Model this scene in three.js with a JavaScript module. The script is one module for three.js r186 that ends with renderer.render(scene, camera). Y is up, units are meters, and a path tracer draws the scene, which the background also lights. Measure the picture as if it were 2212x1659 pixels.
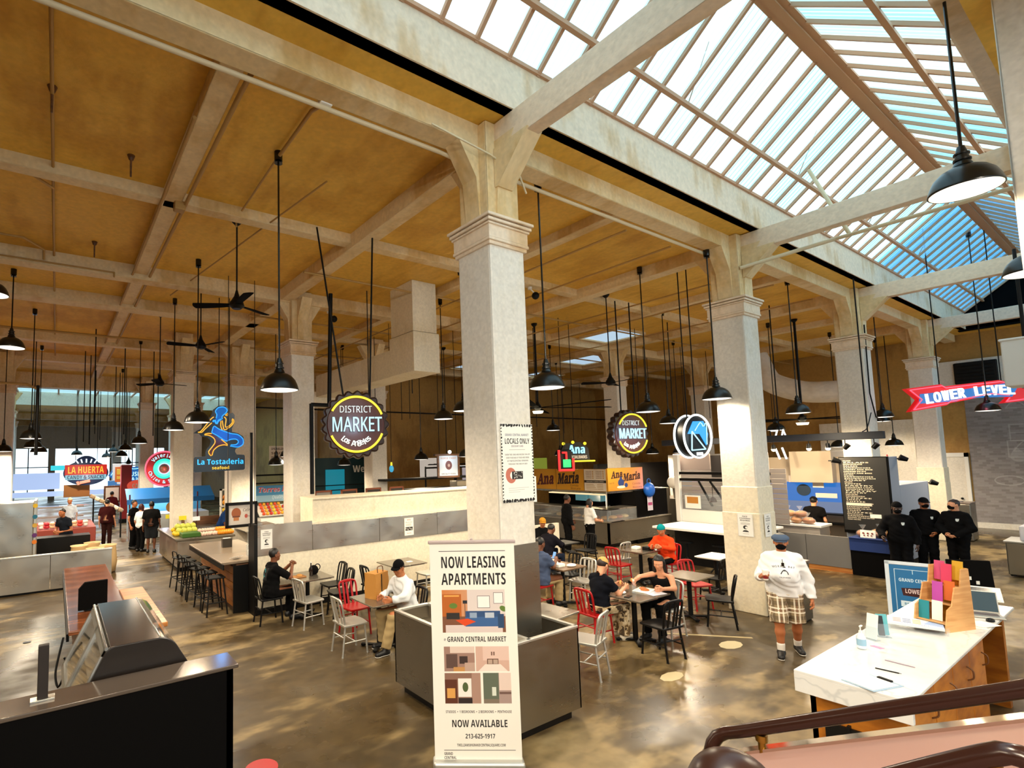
import * as THREE from 'three';
import { mergeGeometries, mergeVertices, toCreasedNormals } from 'three/addons/utils/BufferGeometryUtils.js';
import { RoundedBoxGeometry } from 'three/addons/geometries/RoundedBoxGeometry.js';
import { TextGeometry } from 'three/addons/geometries/TextGeometry.js';
import { FontLoader } from 'three/addons/loaders/FontLoader.js';

// ---------- camera, sky, exposure ----------
const scene = new THREE.Scene();
const W = 2212, H = 1659;
const camera = new THREE.PerspectiveCamera(THREE.MathUtils.radToDeg(2 * Math.atan(829.5 / 1122.56)), W / H, 0.05, 200);
camera.position.set(0, 3, 0);
camera.rotation.set(THREE.MathUtils.degToRad(4.52567), THREE.MathUtils.degToRad(-33.14857), THREE.MathUtils.degToRad(-1.2894), 'YXZ');
camera.setViewOffset(W, H, 250.8, -72.7, W, H);
scene.background = new THREE.Color(0.7, 0.89, 1.0).multiplyScalar(1.8);   // bright hazy daylight above the glazed roof
const renderer = new THREE.WebGLRenderer({ antialias: true });
renderer.shadowMap.enabled = true;
renderer.toneMapping = THREE.LinearToneMapping;
renderer.toneMappingExposure = 1.36;
const LAMP_COLOR = new THREE.Color(1.0, 0.83, 0.6), LAMP_I = 34;   // warm pendant lamps
const SIGN_I = 1.0;

// ---------- helpers ----------
const font = await new FontLoader().loadAsync('fonts/droid/droid_sans_bold.typeface.json');
const fontR = await new FontLoader().loadAsync('fonts/droid/droid_sans_regular.typeface.json');
let seed = 12345;
const rnd = () => { seed = (seed + 0x6d2b79f5) | 0; let t = Math.imul(seed ^ (seed >>> 15), 1 | seed); t = (t + Math.imul(t ^ (t >>> 7), 61 | t)) ^ t; return ((t ^ (t >>> 14)) >>> 0) / 4294967296; };
const rr = (a, b) => a + (b - a) * rnd();
const V = (x, y, z) => new THREE.Vector3(x, y, z);
const PI = Math.PI, RAD = PI / 180;
const taken = new Map();
const numbered = (n) => { const k = taken.get(n) ?? 0; taken.set(n, k + 1); return k ? n + '_' + String(k).padStart(3, '0') : n; };
function tag(o, label, category, group) { o.userData = { label, category }; if (group) o.userData.group = group; return o; }
function thing(name, label, category, [x, y, z] = [0, 0, 0], turn = 0, group) {
  const o = new THREE.Group(); o.name = numbered(name); scene.add(o); o.position.set(x, y, z); o.rotation.y = turn; return tag(o, label, category, group);
}
function part(parent, name, geo, m, label) {
  if (Array.isArray(geo)) return geo.map((g) => part(parent, name, g, m, label))[0];
  const o = new THREE.Mesh(geo, m); o.name = parent === scene ? numbered(name) : name; parent.add(o); if (label) o.userData.label = label; return o;
}
const solo = (name, label, category, geo, m, group) => tag(part(scene, name, geo, m), label, category, group);
function struct(name, geo, m) { const o = geo ? part(scene, name, geo, m) : Object.assign(new THREE.Group(), { name: numbered(name) }); if (!geo) scene.add(o); o.userData.kind = 'structure'; return o; }
function copyOf(root, pos, turn, label, group) {
  const c = root.clone(); c.name = numbered(root.name.replace(/_\d{3}$/, '')); scene.add(c); c.userData = { ...root.userData };
  if (pos) c.position.set(...pos); if (turn !== undefined) c.rotation.y = turn; if (label) c.userData.label = label; if (group) c.userData.group = group; return c;
}
// geometry
const uvm = (g) => { // uv in metres, by the facing of each vertex
  const p = g.attributes.position, n = g.attributes.normal, uv = new Float32Array(p.count * 2);
  for (let i = 0; i < p.count; i++) {
    const ax = Math.abs(n.getX(i)), ay = Math.abs(n.getY(i)), az = Math.abs(n.getZ(i));
    if (ay >= ax && ay >= az) { uv[2 * i] = p.getX(i); uv[2 * i + 1] = p.getZ(i); } else if (ax > az) { uv[2 * i] = p.getZ(i); uv[2 * i + 1] = p.getY(i); } else { uv[2 * i] = p.getX(i); uv[2 * i + 1] = p.getY(i); }
  }
  g.setAttribute('uv', new THREE.BufferAttribute(uv, 2)); return g;
};
const plain = (g) => { const q = g.index ? g.toNonIndexed() : g; for (const k of Object.keys(q.attributes)) if (!['position', 'normal', 'uv'].includes(k)) q.deleteAttribute(k); if (!q.attributes.uv) q.setAttribute('uv', new THREE.BufferAttribute(new Float32Array(q.attributes.position.count * 2), 2)); if (!q.attributes.normal) q.computeVertexNormals(); q.morphAttributes = {}; return q; };
const mg = (list, keep) => { const m = list.length > 1 ? mergeGeometries(list.map(plain)) : plain(list[0]); return keep ? m : uvm(m); };
const B = (w, h, d, x = 0, y = 0, z = 0) => new THREE.BoxGeometry(w, h, d).translate(x, y, z);
const RB = (w, h, d, x = 0, y = 0, z = 0, r = 0.01) => new RoundedBoxGeometry(w, h, d, 2, Math.min(r, w / 2.01, h / 2.01, d / 2.01)).translate(x, y, z);
const BB = (x0, x1, y0, y1, z0, z1, r = 0) => (r ? RB : B)(x1 - x0, y1 - y0, z1 - z0, (x0 + x1) / 2, (y0 + y1) / 2, (z0 + z1) / 2, r);
const CY = (r1, r2, h, x = 0, y = 0, z = 0, s = 20) => new THREE.CylinderGeometry(r1, r2, h, s).translate(x, y, z);
const SP = (r, x = 0, y = 0, z = 0, s = 14) => new THREE.SphereGeometry(r, s, Math.ceil(s * 0.7)).translate(x, y, z);
const rod = (a, b, r, s = 8) => { const p = V(...a), q = V(...b), d = q.clone().sub(p), g = new THREE.CylinderGeometry(r, r, d.length(), s); g.applyQuaternion(new THREE.Quaternion().setFromUnitVectors(V(0, 1, 0), d.clone().normalize())); return g.translate((p.x + q.x) / 2, (p.y + q.y) / 2, (p.z + q.z) / 2); };
const pipe = (pts, r, s = 8) => mg(pts.slice(1).flatMap((q, i) => [rod(pts[i], q, r, s), ...(i ? [SP(r * 1.02, ...pts[i], 8)] : [])]));
const TB = (pts, r, n = 24, s = 8, closed = false) => new THREE.TubeGeometry(new THREE.CatmullRomCurve3(pts.map((p) => V(...p)), closed, 'catmullrom', 0.4), n, r, s, closed);
const LA = (pts, s = 32) => new THREE.LatheGeometry(pts.map((p) => new THREE.Vector2(...p)), s);
const shape = (pts) => new THREE.Shape(pts.map((p) => new THREE.Vector2(...p)));
const EX = (sh, d, bevel = 0) => new THREE.ExtrudeGeometry(sh, { depth: d, bevelEnabled: bevel > 0, bevelSize: bevel, bevelThickness: bevel, bevelSegments: 2, curveSegments: 16 });
const TXT = (t, size, d = 0.02, f = font) => { const g = new TextGeometry(t, { font: f, size, depth: d, curveSegments: 4 }); g.computeBoundingBox(); const b = g.boundingBox; return g.translate(-(b.min.x + b.max.x) / 2, -(b.min.y + b.max.y) / 2, 0); };
const at = (g, x, y, z, ry = 0, rx = 0, rz = 0) => g.rotateZ(rz).rotateX(rx).rotateY(ry).translate(x, y, z);
// tileable noise
const hash = (x, y, s) => { let h = Math.imul(x, 374761393) ^ Math.imul(y, 668265263) ^ Math.imul(s, 1274126177); h = Math.imul(h ^ (h >>> 13), 1274126177); return ((h ^ (h >>> 16)) >>> 0) / 4294967296; };
const vn = (u, v, px, py, s) => { const x = u * px, y = v * py, i = Math.floor(x), j = Math.floor(y), a = x - i, b = y - j, f = a * a * (3 - 2 * a), g = b * b * (3 - 2 * b), m = (k, p) => ((k % p) + p) % p; const A = hash(m(i, px), m(j, py), s), Bq = hash(m(i + 1, px), m(j, py), s), Cq = hash(m(i, px), m(j + 1, py), s), D = hash(m(i + 1, px), m(j + 1, py), s); return (A + (Bq - A) * f) * (1 - g) + (Cq + (D - Cq) * f) * g; };
const fbm = (u, v, px, py, o, s) => { let t = 0, a = 0.5, n = 0; for (let k = 0; k < o; k++) { t += a * vn(u, v, px << k, py << k, s + k); n += a; a *= 0.55; } return t / n; };
function noiseTex(n, m, size, fn, srgb = true) {
  const d = new Uint8Array(n * m * 4);
  for (let j = 0; j < m; j++) for (let i = 0; i < n; i++) { const c = fn(i / n, j / m), o = (j * n + i) * 4; d[o] = Math.max(0, Math.min(255, c[0])); d[o + 1] = Math.max(0, Math.min(255, c[1])); d[o + 2] = Math.max(0, Math.min(255, c[2])); d[o + 3] = 255; }
  const t = new THREE.DataTexture(d, n, m); t.wrapS = t.wrapT = THREE.RepeatWrapping; t.magFilter = THREE.LinearFilter; t.minFilter = THREE.LinearMipmapLinearFilter; t.repeat.set(1 / size[0], 1 / size[1]); if (srgb) t.colorSpace = THREE.SRGBColorSpace; t.needsUpdate = true; return t;
}
const ORD = ['first', 'second', 'third', 'fourth', 'fifth', 'sixth', 'seventh', 'eighth', 'ninth', 'tenth', 'eleventh', 'twelfth', 'thirteenth', 'fourteenth', 'fifteenth', 'sixteenth', 'seventeenth', 'eighteenth', 'nineteenth', 'twentieth'];
const mixc = (a, b, t) => a.map((x, i) => x + (b[i] - x) * t);
const st = (a, b, x) => { const t = Math.max(0, Math.min(1, (x - a) / (b - a))); return t * t * (3 - 2 * t); };
function canvasTex(w, h, draw) { const c = document.createElement('canvas'); c.width = w; c.height = h; const g = c.getContext('2d'); draw(g, w, h); const t = new THREE.CanvasTexture(c); t.colorSpace = THREE.SRGBColorSpace; return t; }
// text squeezed into a given width
function fitText(g, t, x, y, w, h, col, f = 'bold', align = 'center', fam = 'sans-serif') { g.save(); g.fillStyle = col; g.font = `${f} ${h}px ${fam}`; const m = g.measureText(t).width || 1; g.translate(x, y); g.scale(w ? w / m : 1, 1); g.textAlign = align; g.textBaseline = 'middle'; g.fillText(t, 0, 0); g.restore(); }
const mat = (color, roughness = 0.6, metalness = 0, extra = {}) => new THREE.MeshStandardMaterial({ color, roughness, metalness, ...extra });
const glow = (color, k = 1, base = 0x111111) => new THREE.MeshStandardMaterial({ color: base, emissive: color, emissiveIntensity: k, roughness: 0.5 });
const print = (tex, rough = 0.55) => new THREE.MeshStandardMaterial({ map: tex, roughness: rough });
const face = (w, h) => new THREE.PlaneGeometry(w, h);
const M = {};
{
  const floorC = noiseTex(1024, 1024, [9, 9], (u, v) => { const a = fbm(u, v, 5, 5, 5, 3), b = fbm(u, v, 14, 34, 4, 40), c = fbm(u, v, 60, 60, 3, 80), w = st(0.44, 0.62, 0.55 * a + 0.45 * b); let k = mixc([70, 57, 36], [130, 111, 76], w); k = mixc(k, [156, 138, 102], st(0.6, 0.74, 0.5 * b + 0.5 * fbm(u, v, 9, 21, 4, 60)) * 0.55); return k.map((x) => x * (0.84 + 0.32 * c)); });
  const floorR = noiseTex(512, 512, [7, 7], (u, v) => { const a = fbm(u, v, 6, 9, 5, 7); const r = 80 + 110 * st(0.3, 0.7, a); return [r, r, r]; }, false);
  M.floor = new THREE.MeshPhysicalMaterial({ map: floorC, roughnessMap: floorR, roughness: 0.8, metalness: 0, specularIntensity: 0.7 });
  const dirt = (base, stain, s, amt, sz) => noiseTex(512, 512, [sz, sz], (u, v) => { const a = fbm(u, v, 4, 4, 5, s), b = fbm(u, v, 30, 8, 3, s + 20), c = fbm(u, v, 90, 90, 2, s + 9); return mixc(base, stain, st(0.45, 0.75, a * 0.7 + b * 0.3) * amt).map((x) => x * (0.95 + 0.1 * c)); });
  const bump = noiseTex(512, 512, [1.2, 1.2], (u, v) => { const x = 255 * fbm(u, v, 20, 20, 4, 5); return [x, x, x]; }, false);
  M.ceil = mat(0xffffff, 0.62, 0, { map: dirt([228, 182, 74], [198, 146, 44], 11, 0.8, 5), bumpMap: bump, bumpScale: 0.003 });
  M.beam = mat(0xffffff, 0.6, 0, { map: dirt([226, 202, 156], [196, 156, 92], 15, 0.8, 4), bumpMap: bump, bumpScale: 0.004 });
  M.curb = mat(0xffffff, 0.6, 0, { map: dirt([232, 212, 186], [200, 162, 112], 19, 0.8, 4), bumpMap: bump, bumpScale: 0.004 });
  M.column = mat(0xffffff, 0.5, 0, { map: dirt([224, 217, 204], [208, 196, 172], 23, 0.7, 3), bumpMap: bump, bumpScale: 0.003 });
  M.wallWhite = mat(0xffffff, 0.5, 0, { map: dirt([226, 216, 192], [208, 192, 156], 27, 0.6, 3), bumpMap: bump, bumpScale: 0.002 });
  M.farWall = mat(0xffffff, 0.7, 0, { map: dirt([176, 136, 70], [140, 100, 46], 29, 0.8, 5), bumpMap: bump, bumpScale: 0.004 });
  const brushed = noiseTex(512, 512, [1.5, 1.5], (u, v) => { const x = 45 + 70 * fbm(u, v, 4, 5, 4, 33) + 20 * fbm(u, v, 3, 200, 2, 34); return [x, x, x]; }, false);
  const wavy = noiseTex(256, 256, [2.4, 2.4], (u, v) => { const x = 255 * fbm(u, v, 5, 4, 2, 91); return [x, x, x]; }, false);
  M.steel = mat(0xc4beb2, 1, 1, { roughnessMap: brushed, bumpMap: wavy, bumpScale: 0.02 });
  M.steelDark = mat(0x8a8478, 1, 0.9, { roughnessMap: brushed, bumpMap: wavy, bumpScale: 0.012 });
  M.alu = mat(0xc9c8c2, 0.42, 0.85);
  M.chrome = mat(0xe0e0dc, 0.12, 1);
  const dark = (c, r, k) => new THREE.MeshPhysicalMaterial({ color: c, roughness: r, specularIntensity: k });
  M.black = dark(0x070707, 0.45, 0.4);
  M.blackGloss = mat(0x080808, 0.2);
  M.blackMatte = dark(0x070606, 0.85, 0.15);
  M.iron = dark(0x0e0d0c, 0.5, 0.5);
  M.enamel = mat(0x0d100f, 0.28);
  M.white = mat(0xe9e6de, 0.45);
  M.paper = mat(0xf2efe6, 0.8);
  M.red = mat(0xa80d10, 0.35);
  M.conduit = mat(0xb08a4e, 0.55, 0.2);
  M.pipeCream = mat(0xdccdaa, 0.5);
  M.lampGlow = glow(new THREE.Color(1, 0.9, 0.76), 1.3);
  M.reflector = mat(0xf4efe4, 0.4);
  const wood = (a, b, s, sz, px = 3, py = 40) => noiseTex(512, 512, [sz, sz], (u, v) => { const t = fbm(u, v, px, py, 4, s), q = fbm(u, v, 2, 9, 3, s + 7); return mixc(a, b, st(0.3, 0.7, t * 0.6 + q * 0.4)); });
  M.butcher = mat(0xffffff, 0.35, 0, { map: wood([206, 140, 72], [168, 100, 44], 51, 1.2) });
  M.orangeWood = mat(0xffffff, 0.4, 0, { map: wood([190, 118, 34], [150, 84, 18], 53, 1.4, 6, 18) });
  M.glossWood = mat(0xffffff, 0.14, 0, { map: wood([150, 92, 60], [104, 58, 34], 55, 1.4) });
  M.ply = mat(0xffffff, 0.5, 0, { map: wood([222, 172, 112], [204, 148, 88], 57, 0.8) });
  M.plyYellow = mat(0xffffff, 0.5, 0, { map: wood([224, 164, 40], [206, 138, 26], 58, 0.8) });
  M.brownWood = mat(0xffffff, 0.5, 0, { map: wood([112, 72, 38], [74, 44, 22], 59, 1) });
  M.marble = mat(0xffffff, 0.18, 0, { map: noiseTex(512, 512, [2.4, 2.4], (u, v) => { const a = fbm(u, v, 5, 5, 5, 61), b = Math.abs(fbm(u, v, 6, 6, 5, 67) - 0.5); return mixc(mixc([232, 232, 230], [214, 215, 214], st(0.35, 0.7, a)), [204, 206, 206], 0.8 * (1 - st(0, 0.03, b))); }) });
  M.rafter = mat(0xc79a78, 0.6);
  M.panel = new THREE.MeshPhysicalMaterial({ color: 0xe6fbff, roughness: 0.42, transmission: 0.93, thickness: 0, ior: 1.45, side: THREE.DoubleSide });
  M.panelFarShade = new THREE.MeshPhysicalMaterial({ color: 0x9fd6f0, roughness: 0.45, transmission: 0.85, thickness: 0, ior: 1.45, side: THREE.DoubleSide });
  M.glass = new THREE.MeshPhysicalMaterial({ color: 0xffffff, roughness: 0.03, transmission: 1, thickness: 0, ior: 1.45, side: THREE.DoubleSide });
  M.acrylic = new THREE.MeshPhysicalMaterial({ color: 0xf6fbff, roughness: 0.05, transmission: 0.92, thickness: 0, ior: 1.45, side: THREE.DoubleSide });
}
// ---------- the setting ----------
{
  // floor
  struct('floor', mg([BB(-12, 30, -0.3, 0, -60, 8)]), M.floor);
  // concrete slab round the two roof openings
  const SK = { x0: -8, x1: 27.4, z0: -4.19, z1: -1.05 };
  const slabs = [BB(-12, 29, 7.2, 7.5, -29, SK.z0 - 0.02), BB(-12, 29, 7.2, 7.5, SK.z1 + 0.02, 8), BB(-12, SK.x0, 7.2, 7.5, SK.z0 - 0.02, SK.z1 + 0.02), BB(SK.x1, 29, 7.2, 7.5, SK.z0 - 0.02, SK.z1 + 0.02),
    BB(-12, -8, 7.2, 7.5, -37.8, -29), BB(10, 29, 7.2, 7.5, -37.8, -29), BB(-12, 29, 6.7, 7.5, -60, -37.8)];
  struct('ceiling', mg(slabs), M.ceil);
  // beams along x over the column rows and between them
  for (const [z, w, y0, x0, x1] of [[-4.8, 0.3, 6.93, -12, 28.4], [-8.4, 0.24, 7.02, -12, 4.5], [-12.06, 0.34, 6.9, -12, 28.4], [-14.6, 0.5, 6.93, -12, 4.8], [-19.3, 0.34, 6.9, -12, 28.4], [-28.2, 0.6, 6.55, -12, 28.4], [-8.4, 0.24, 7.04, 4.9, 28.4], [-15.7, 0.24, 7.04, 5, 28.4], [-23, 0.3, 6.9, -12, 28.4], [-44, 0.4, 6.3, -12, 28.4], [-51, 0.4, 6.3, -12, 28.4], [0.6, 0.3, 6.93, -12, 28.4]])
    struct('beam', mg([RB(x1 - x0, 7.25 - y0, w, (x0 + x1) / 2, (7.25 + y0) / 2, z, 0.02)]), M.beam);
  // beams along z
  for (const [x, w, y0, z0, z1] of [[4.64, 0.3, 6.93, -28, -4.9], [1.4, 0.26, 7.02, -28, -4.9], [-1.9, 0.3, 6.93, -28, -4.9], [-5.2, 0.26, 7.02, -28, -4.9], [7.9, 0.24, 7.02, -28, -4.9], [11.15, 0.3, 6.93, -28, -4.9], [14.4, 0.24, 7.02, -28, -4.9], [17.66, 0.3, 6.93, -28, -4.9], [20.9, 0.24, 7.02, -28, -4.9], [24.17, 0.3, 6.93, -28, -4.9]])
    struct('beam', mg([RB(w, 7.22 - y0, z1 - z0, x, (7.22 + y0) / 2, (z0 + z1) / 2, 0.02)]), M.beam);
  // beams across the skylight well, with haunches at the columns
  for (const x of [4.62, 11.13, 17.64, 24.15]) {
    const g = struct('cross_beam');
    part(g, 'beam', mg([RB(0.2, 0.37, 4.1, x, 7.0, -2.75, 0.015)]), M.curb);
    const h = EX(shape([[0, 0], [0.55, 0], [0.05, -0.5], [0, -0.5]]), 0.26).rotateY(-PI / 2).translate(x + 0.13, 6.84, -4.5);
    part(g, 'haunch', mg([h]), M.beam);
  }
  // columns
  const column = (x, z, o = {}) => {
    const g = struct('column'), w = o.w ?? 0.6, k = w / 2;
    part(g, 'shaft', mg([RB(w, 5.64, w, x, 2.82, z, 0.035)]), M.column);
    part(g, 'neck', mg([RB(w - 0.06, 1.3, w - 0.06, x, 6.55, z, 0.03)]), M.beam);  // neck and capital warmer than the shaft: ochre light put into the colour
    part(g, 'capital', mg([RB(w + 0.05, 0.05, w + 0.05, x, 5.6, z), RB(w + 0.09, 0.04, w + 0.09, x, 5.64, z), RB(w + 0.07, 0.16, w + 0.07, x, 5.74, z, 0.008), RB(w + 0.11, 0.03, w + 0.11, x, 5.83, z), RB(w + 0.15, 0.04, w + 0.15, x, 5.87, z), RB(w + 0.19, 0.04, w + 0.19, x, 5.92, z)]), o.capital ?? M.curb);
    // brackets flaring to the beams
    const br = (a) => EX(shape([[k - 0.04, 5.98], [k - 0.02, 5.98], [k + 0.02, 6.5], [k + 0.3, 6.95], [k - 0.04, 6.95]]), 0.26).translate(0, 0, -0.13).rotateY(a).translate(x, 0, z);
    part(g, 'bracket', mg([br(0), br(PI / 2), br(PI), br(-PI / 2)]), M.beam);
    if (o.plinth) part(g, 'plinth', mg([RB(w + 0.05, 1.85, w + 0.05, x, 0.925, z, 0.02), RB(w + 0.035, 0.5, w + 0.035, x, 2.08, z, 0.015)]), M.wallWhite);
    return g;
  };
  for (const x of [4.64, 11.15, 17.66, 24.17]) column(x, -4.78, { plinth: x > 5 });
  struct('pier', mg([RB(0.6, 7.25, 0.6, 7.5, 3.62, -0.42, 0.03)]), M.column);
  for (const [x, z] of [[5.0, -12.06], [11.5, -12.06], [18, -12.06], [24.4, -12.06], [-1.9, -15.9], [3.35, -17.7], [9.3, -15.6], [11.6, -19.3], [16.3, -16.6], [18.1, -19.3], [-1.6, -22.6], [3.6, -27.5], [5.6, -26.6], [-2.2, -33.9], [6, -33.9], [12, -26.6], [5, -41], [-2.5, -41], [3.9, -46]]) column(x, z);
  column(5.26, -17.85, { w: 0.84 });
  // walls
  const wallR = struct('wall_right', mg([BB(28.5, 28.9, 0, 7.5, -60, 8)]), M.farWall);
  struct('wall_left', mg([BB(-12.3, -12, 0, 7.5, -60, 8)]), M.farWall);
  struct('wall_front', mg([BB(-12, 29, 6.2, 7.5, 7.7, 8), BB(-12, 29, 0, 0.9, 7.7, 8), ...[-12, -5.2, 1.6, 8.4, 15.2, 22, 28.4].map((x) => BB(x, x + 0.6, 0.9, 6.2, 7.7, 8))]), M.column);
  [-4.6, 2.2, 9, 15.8, 22.6].forEach((x, i) => { const w = struct('window_' + (i + 3)); part(w, 'pane', mg([BB(x, x + 6.2, 0.9, 6.2, 7.84, 7.85)]), M.glass); part(w, 'frame', mg([...[0.02, 1.55, 3.1, 4.65, 6.18].map((t) => BB(x + t - 0.03, x + t + 0.03, 0.9, 6.2, 7.8, 7.9)), BB(x, x + 6.2, 3.5, 3.58, 7.8, 7.9)]), M.iron); });  // unseen windows behind the viewer, placed to light the columns from the front
  struct('wall_shopfront', mg([BB(-11.4, -5.2, 0.9, 6.2, 7.75, 7.95)]), M.column);
  // far street front: wall with a tall open doorway and glazed bays
  struct('wall_back', mg([BB(-12, -5, 0, 7.5, -56.3, -56), BB(9, 29, 0, 7.5, -56.3, -56), BB(-5, 9, 4.6, 7.5, -56.3, -56), BB(-0.6, -0.1, 0, 4.6, -56.3, -56), BB(4.2, 4.7, 0, 4.6, -56.3, -56)]), M.column);
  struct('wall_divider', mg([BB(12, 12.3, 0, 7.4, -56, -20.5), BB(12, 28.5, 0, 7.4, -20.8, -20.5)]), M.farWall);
  for (const [x0, x1] of [[-5, -0.6], [4.7, 9]]) { const w = struct('window_' + (x0 < 0 ? 1 : 2)); part(w, 'pane', mg([BB(x0, x1, 0.5, 4.6, -56.17, -56.15)]), M.glass); part(w, 'frame', mg([BB(x0, x1, 0.4, 0.5, -56.2, -56.1), BB(x0, x1, 2.9, 2.98, -56.2, -56.1), ...[0, 0.33, 0.66, 1].map((t) => B(0.08, 4.2, 0.1, x0 + (x1 - x0) * t, 2.5, -56.15))]), M.iron); }
  // street outside
  struct('pavement', mg([BB(-20, 20, -0.3, -0.02, -72, -60)]), mat(0xb8b4ac, 0.9));

  // ---------- skylight ----------
  const ridge = { z: -2.62, y: 9.05 }, yb = 7.8;
  const curb = struct('skylight_curb');
  part(curb, 'curb_face', mg([BB(SK.x0, SK.x1, 7.2, yb, SK.z0 - 0.16, SK.z0)]), M.curb);
  part(curb, 'curb_face', mg([BB(SK.x0, SK.x1, 7.2, yb, SK.z1, SK.z1 + 0.16)]), M.curb);
  part(curb, 'sill', mg([BB(SK.x0, SK.x1, yb, yb + 0.05, SK.z0 - 0.18, SK.z0 + 0.035), BB(SK.x0, SK.x1, yb, yb + 0.05, SK.z1 - 0.035, SK.z1 + 0.18)]), M.rafter);
  part(curb, 'gable', mg([new THREE.ExtrudeGeometry(shape([[SK.z0 - 0.2, 7.15], [SK.z1 + 0.2, 7.15], [SK.z1 + 0.2, yb], [ridge.z, ridge.y + 0.1], [SK.z0 - 0.2, yb]]), { depth: 0.2, bevelEnabled: false }).rotateY(-PI / 2).scale(1, 1, 1).translate(SK.x1 + 0.2, 0, 0)]), M.blackMatte);
  part(curb, 'gable', mg([new THREE.ExtrudeGeometry(shape([[SK.z0 - 0.2, 7.15], [SK.z1 + 0.2, 7.15], [SK.z1 + 0.2, yb], [ridge.z, ridge.y + 0.1], [SK.z0 - 0.2, yb]]), { depth: 0.2, bevelEnabled: false }).rotateY(-PI / 2).translate(SK.x0, 0, 0)]), M.blackMatte);
  const roof = struct('skylight'), pitch = 0.52, n = Math.floor((SK.x1 - SK.x0) / pitch);
  const wave = (len, ph) => { // one corrugated sheet, x across, y up the slope
    const w = pitch + 0.03, nx = 50, pos = [], idx = [];
    for (let j = 0; j < 2; j++) for (let i = 0; i <= nx; i++) pos.push(-w / 2 + (w * i) / nx, 0.024 * Math.sin((i / nx) * 2 * PI * 5 + ph), j * len);
    for (let i = 0; i < nx; i++) idx.push(i, i + nx + 1, i + 1, i + 1, i + nx + 1, i + nx + 2);
    const g = new THREE.BufferGeometry(); g.setAttribute('position', new THREE.Float32BufferAttribute(pos, 3)); g.setIndex(idx); g.computeVertexNormals(); return uvm(g.toNonIndexed());
  };
  const runL = Math.hypot(ridge.z - SK.z0, ridge.y - yb), aL = Math.atan2(ridge.y - yb, ridge.z - SK.z0), runR = Math.hypot(SK.z1 - ridge.z, ridge.y - yb), aR = Math.atan2(ridge.y - yb, SK.z1 - ridge.z);
  const sheets = [0, 1, 2].map((k) => wave(1, k)), barL = mg([B(0.05, 0.05, runL, 0, 0.01, runL / 2)]), barR = mg([B(0.05, 0.05, runR, 0, 0.01, runR / 2)]);
  const tint = [M.panel, M.panel.clone(), M.panel.clone()]; tint[1].color.set(0xd4f2fb); tint[2].color.set(0xf4fcfb);
  for (let i = 0; i < n; i++) {
    const x = SK.x0 + (i + 0.5) * pitch;
    const far = x > 17.8 ? M.panelFarShade : null;  // far sheets: bluer look at that angle put into the sheet colour
    for (const s of [0, 1]) {
      const sh = part(roof, 'panel', sheets[Math.floor(rnd() * 3)], far ?? tint[Math.floor(rnd() * 3)]); sh.scale.z = s ? runR : runL;
      sh.position.set(x, yb + 0.07, s ? SK.z1 : SK.z0); sh.rotation.order = 'YXZ'; sh.rotation.set(-(s ? aR : aL), s ? PI : 0, 0);
      const r = part(roof, 'rafter', s ? barR : barL, M.rafter); r.position.set(x + pitch / 2, yb + 0.0, s ? SK.z1 : SK.z0); r.rotation.order = 'YXZ'; r.rotation.set(-(s ? aR : aL), s ? PI : 0, 0);
    }
  }
  part(roof, 'ridge_beam', mg([BB(SK.x0, SK.x1, ridge.y - 0.13, ridge.y + 0.03, ridge.z - 0.05, ridge.z + 0.05), BB(SK.x0, SK.x1, ridge.y - 0.1, ridge.y - 0.06, ridge.z - 0.13, ridge.z + 0.13)]), M.rafter);
  const lerpS = (t, s) => s ? [yb + (ridge.y - yb) * t - 0.07, SK.z1 + (ridge.z - SK.z1) * t] : [yb + (ridge.y - yb) * t - 0.07, SK.z0 + (ridge.z - SK.z0) * t];
  for (const s of [0, 1]) { const [y, z] = lerpS(s ? 0.4 : 0.31, s); part(roof, 'purlin', mg([BB(SK.x0, SK.x1, y - 0.03, y + 0.03, z - 0.03, z + 0.03)]), M.rafter); for (let k = 0; k < 8; k++) part(roof, 'hanger_rod', mg([rod([-4 + 3.9 * k, y, z], [-4 + 3.9 * k, y + 0.75, z + (s ? -0.35 : 0.35)], 0.008, 6)]), M.rafter); }
  // second, simpler skylight over the far aisle
  const sk2 = struct('skylight'); for (let k = 0; k < 18; k++) { const p = part(sk2, 'panel', mg([BB(-8 + k, -7.04 + k, 7.5, 7.53, -37.8, -29)]), M.panel); const r = part(sk2, 'rafter', mg([B(0.08, 0.1, 8.8, -7 + k, 7.44, -33.4)]), M.rafter); }
  struct('skylight_curb', mg([BB(-8, 10, 6.7, 7.5, -37.84, -37.7)]), M.wallWhite);
  // small blue patches of the ceiling on the right, made as glowing flat panels
  for (const [x0, x1, z0, z1] of [[15.6, 17.1, -11.7, -10.2], [18.6, 20.4, -15.2, -13.4], [15.2, 17, -18.6, -16.9], [20, 22, -18.8, -17.6]]) {
    const f = struct('glowing_ceiling_panel'); part(f, 'panel', mg([BB(x0, x1, 7.17, 7.185, z0, z1)]), glow(new THREE.Color(0.55, 0.75, 0.95), 0.55, 0x8fb4d0)); part(f, 'frame', mg([BB(x0 - 0.06, x0, 7.12, 7.2, z0, z1), BB(x1, x1 + 0.06, 7.12, 7.2, z0, z1), BB(x0, x1, 7.12, 7.2, z0 - 0.06, z0), BB(x0, x1, 7.12, 7.2, z1, z1 + 0.06)]), M.beam);
  }
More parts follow.
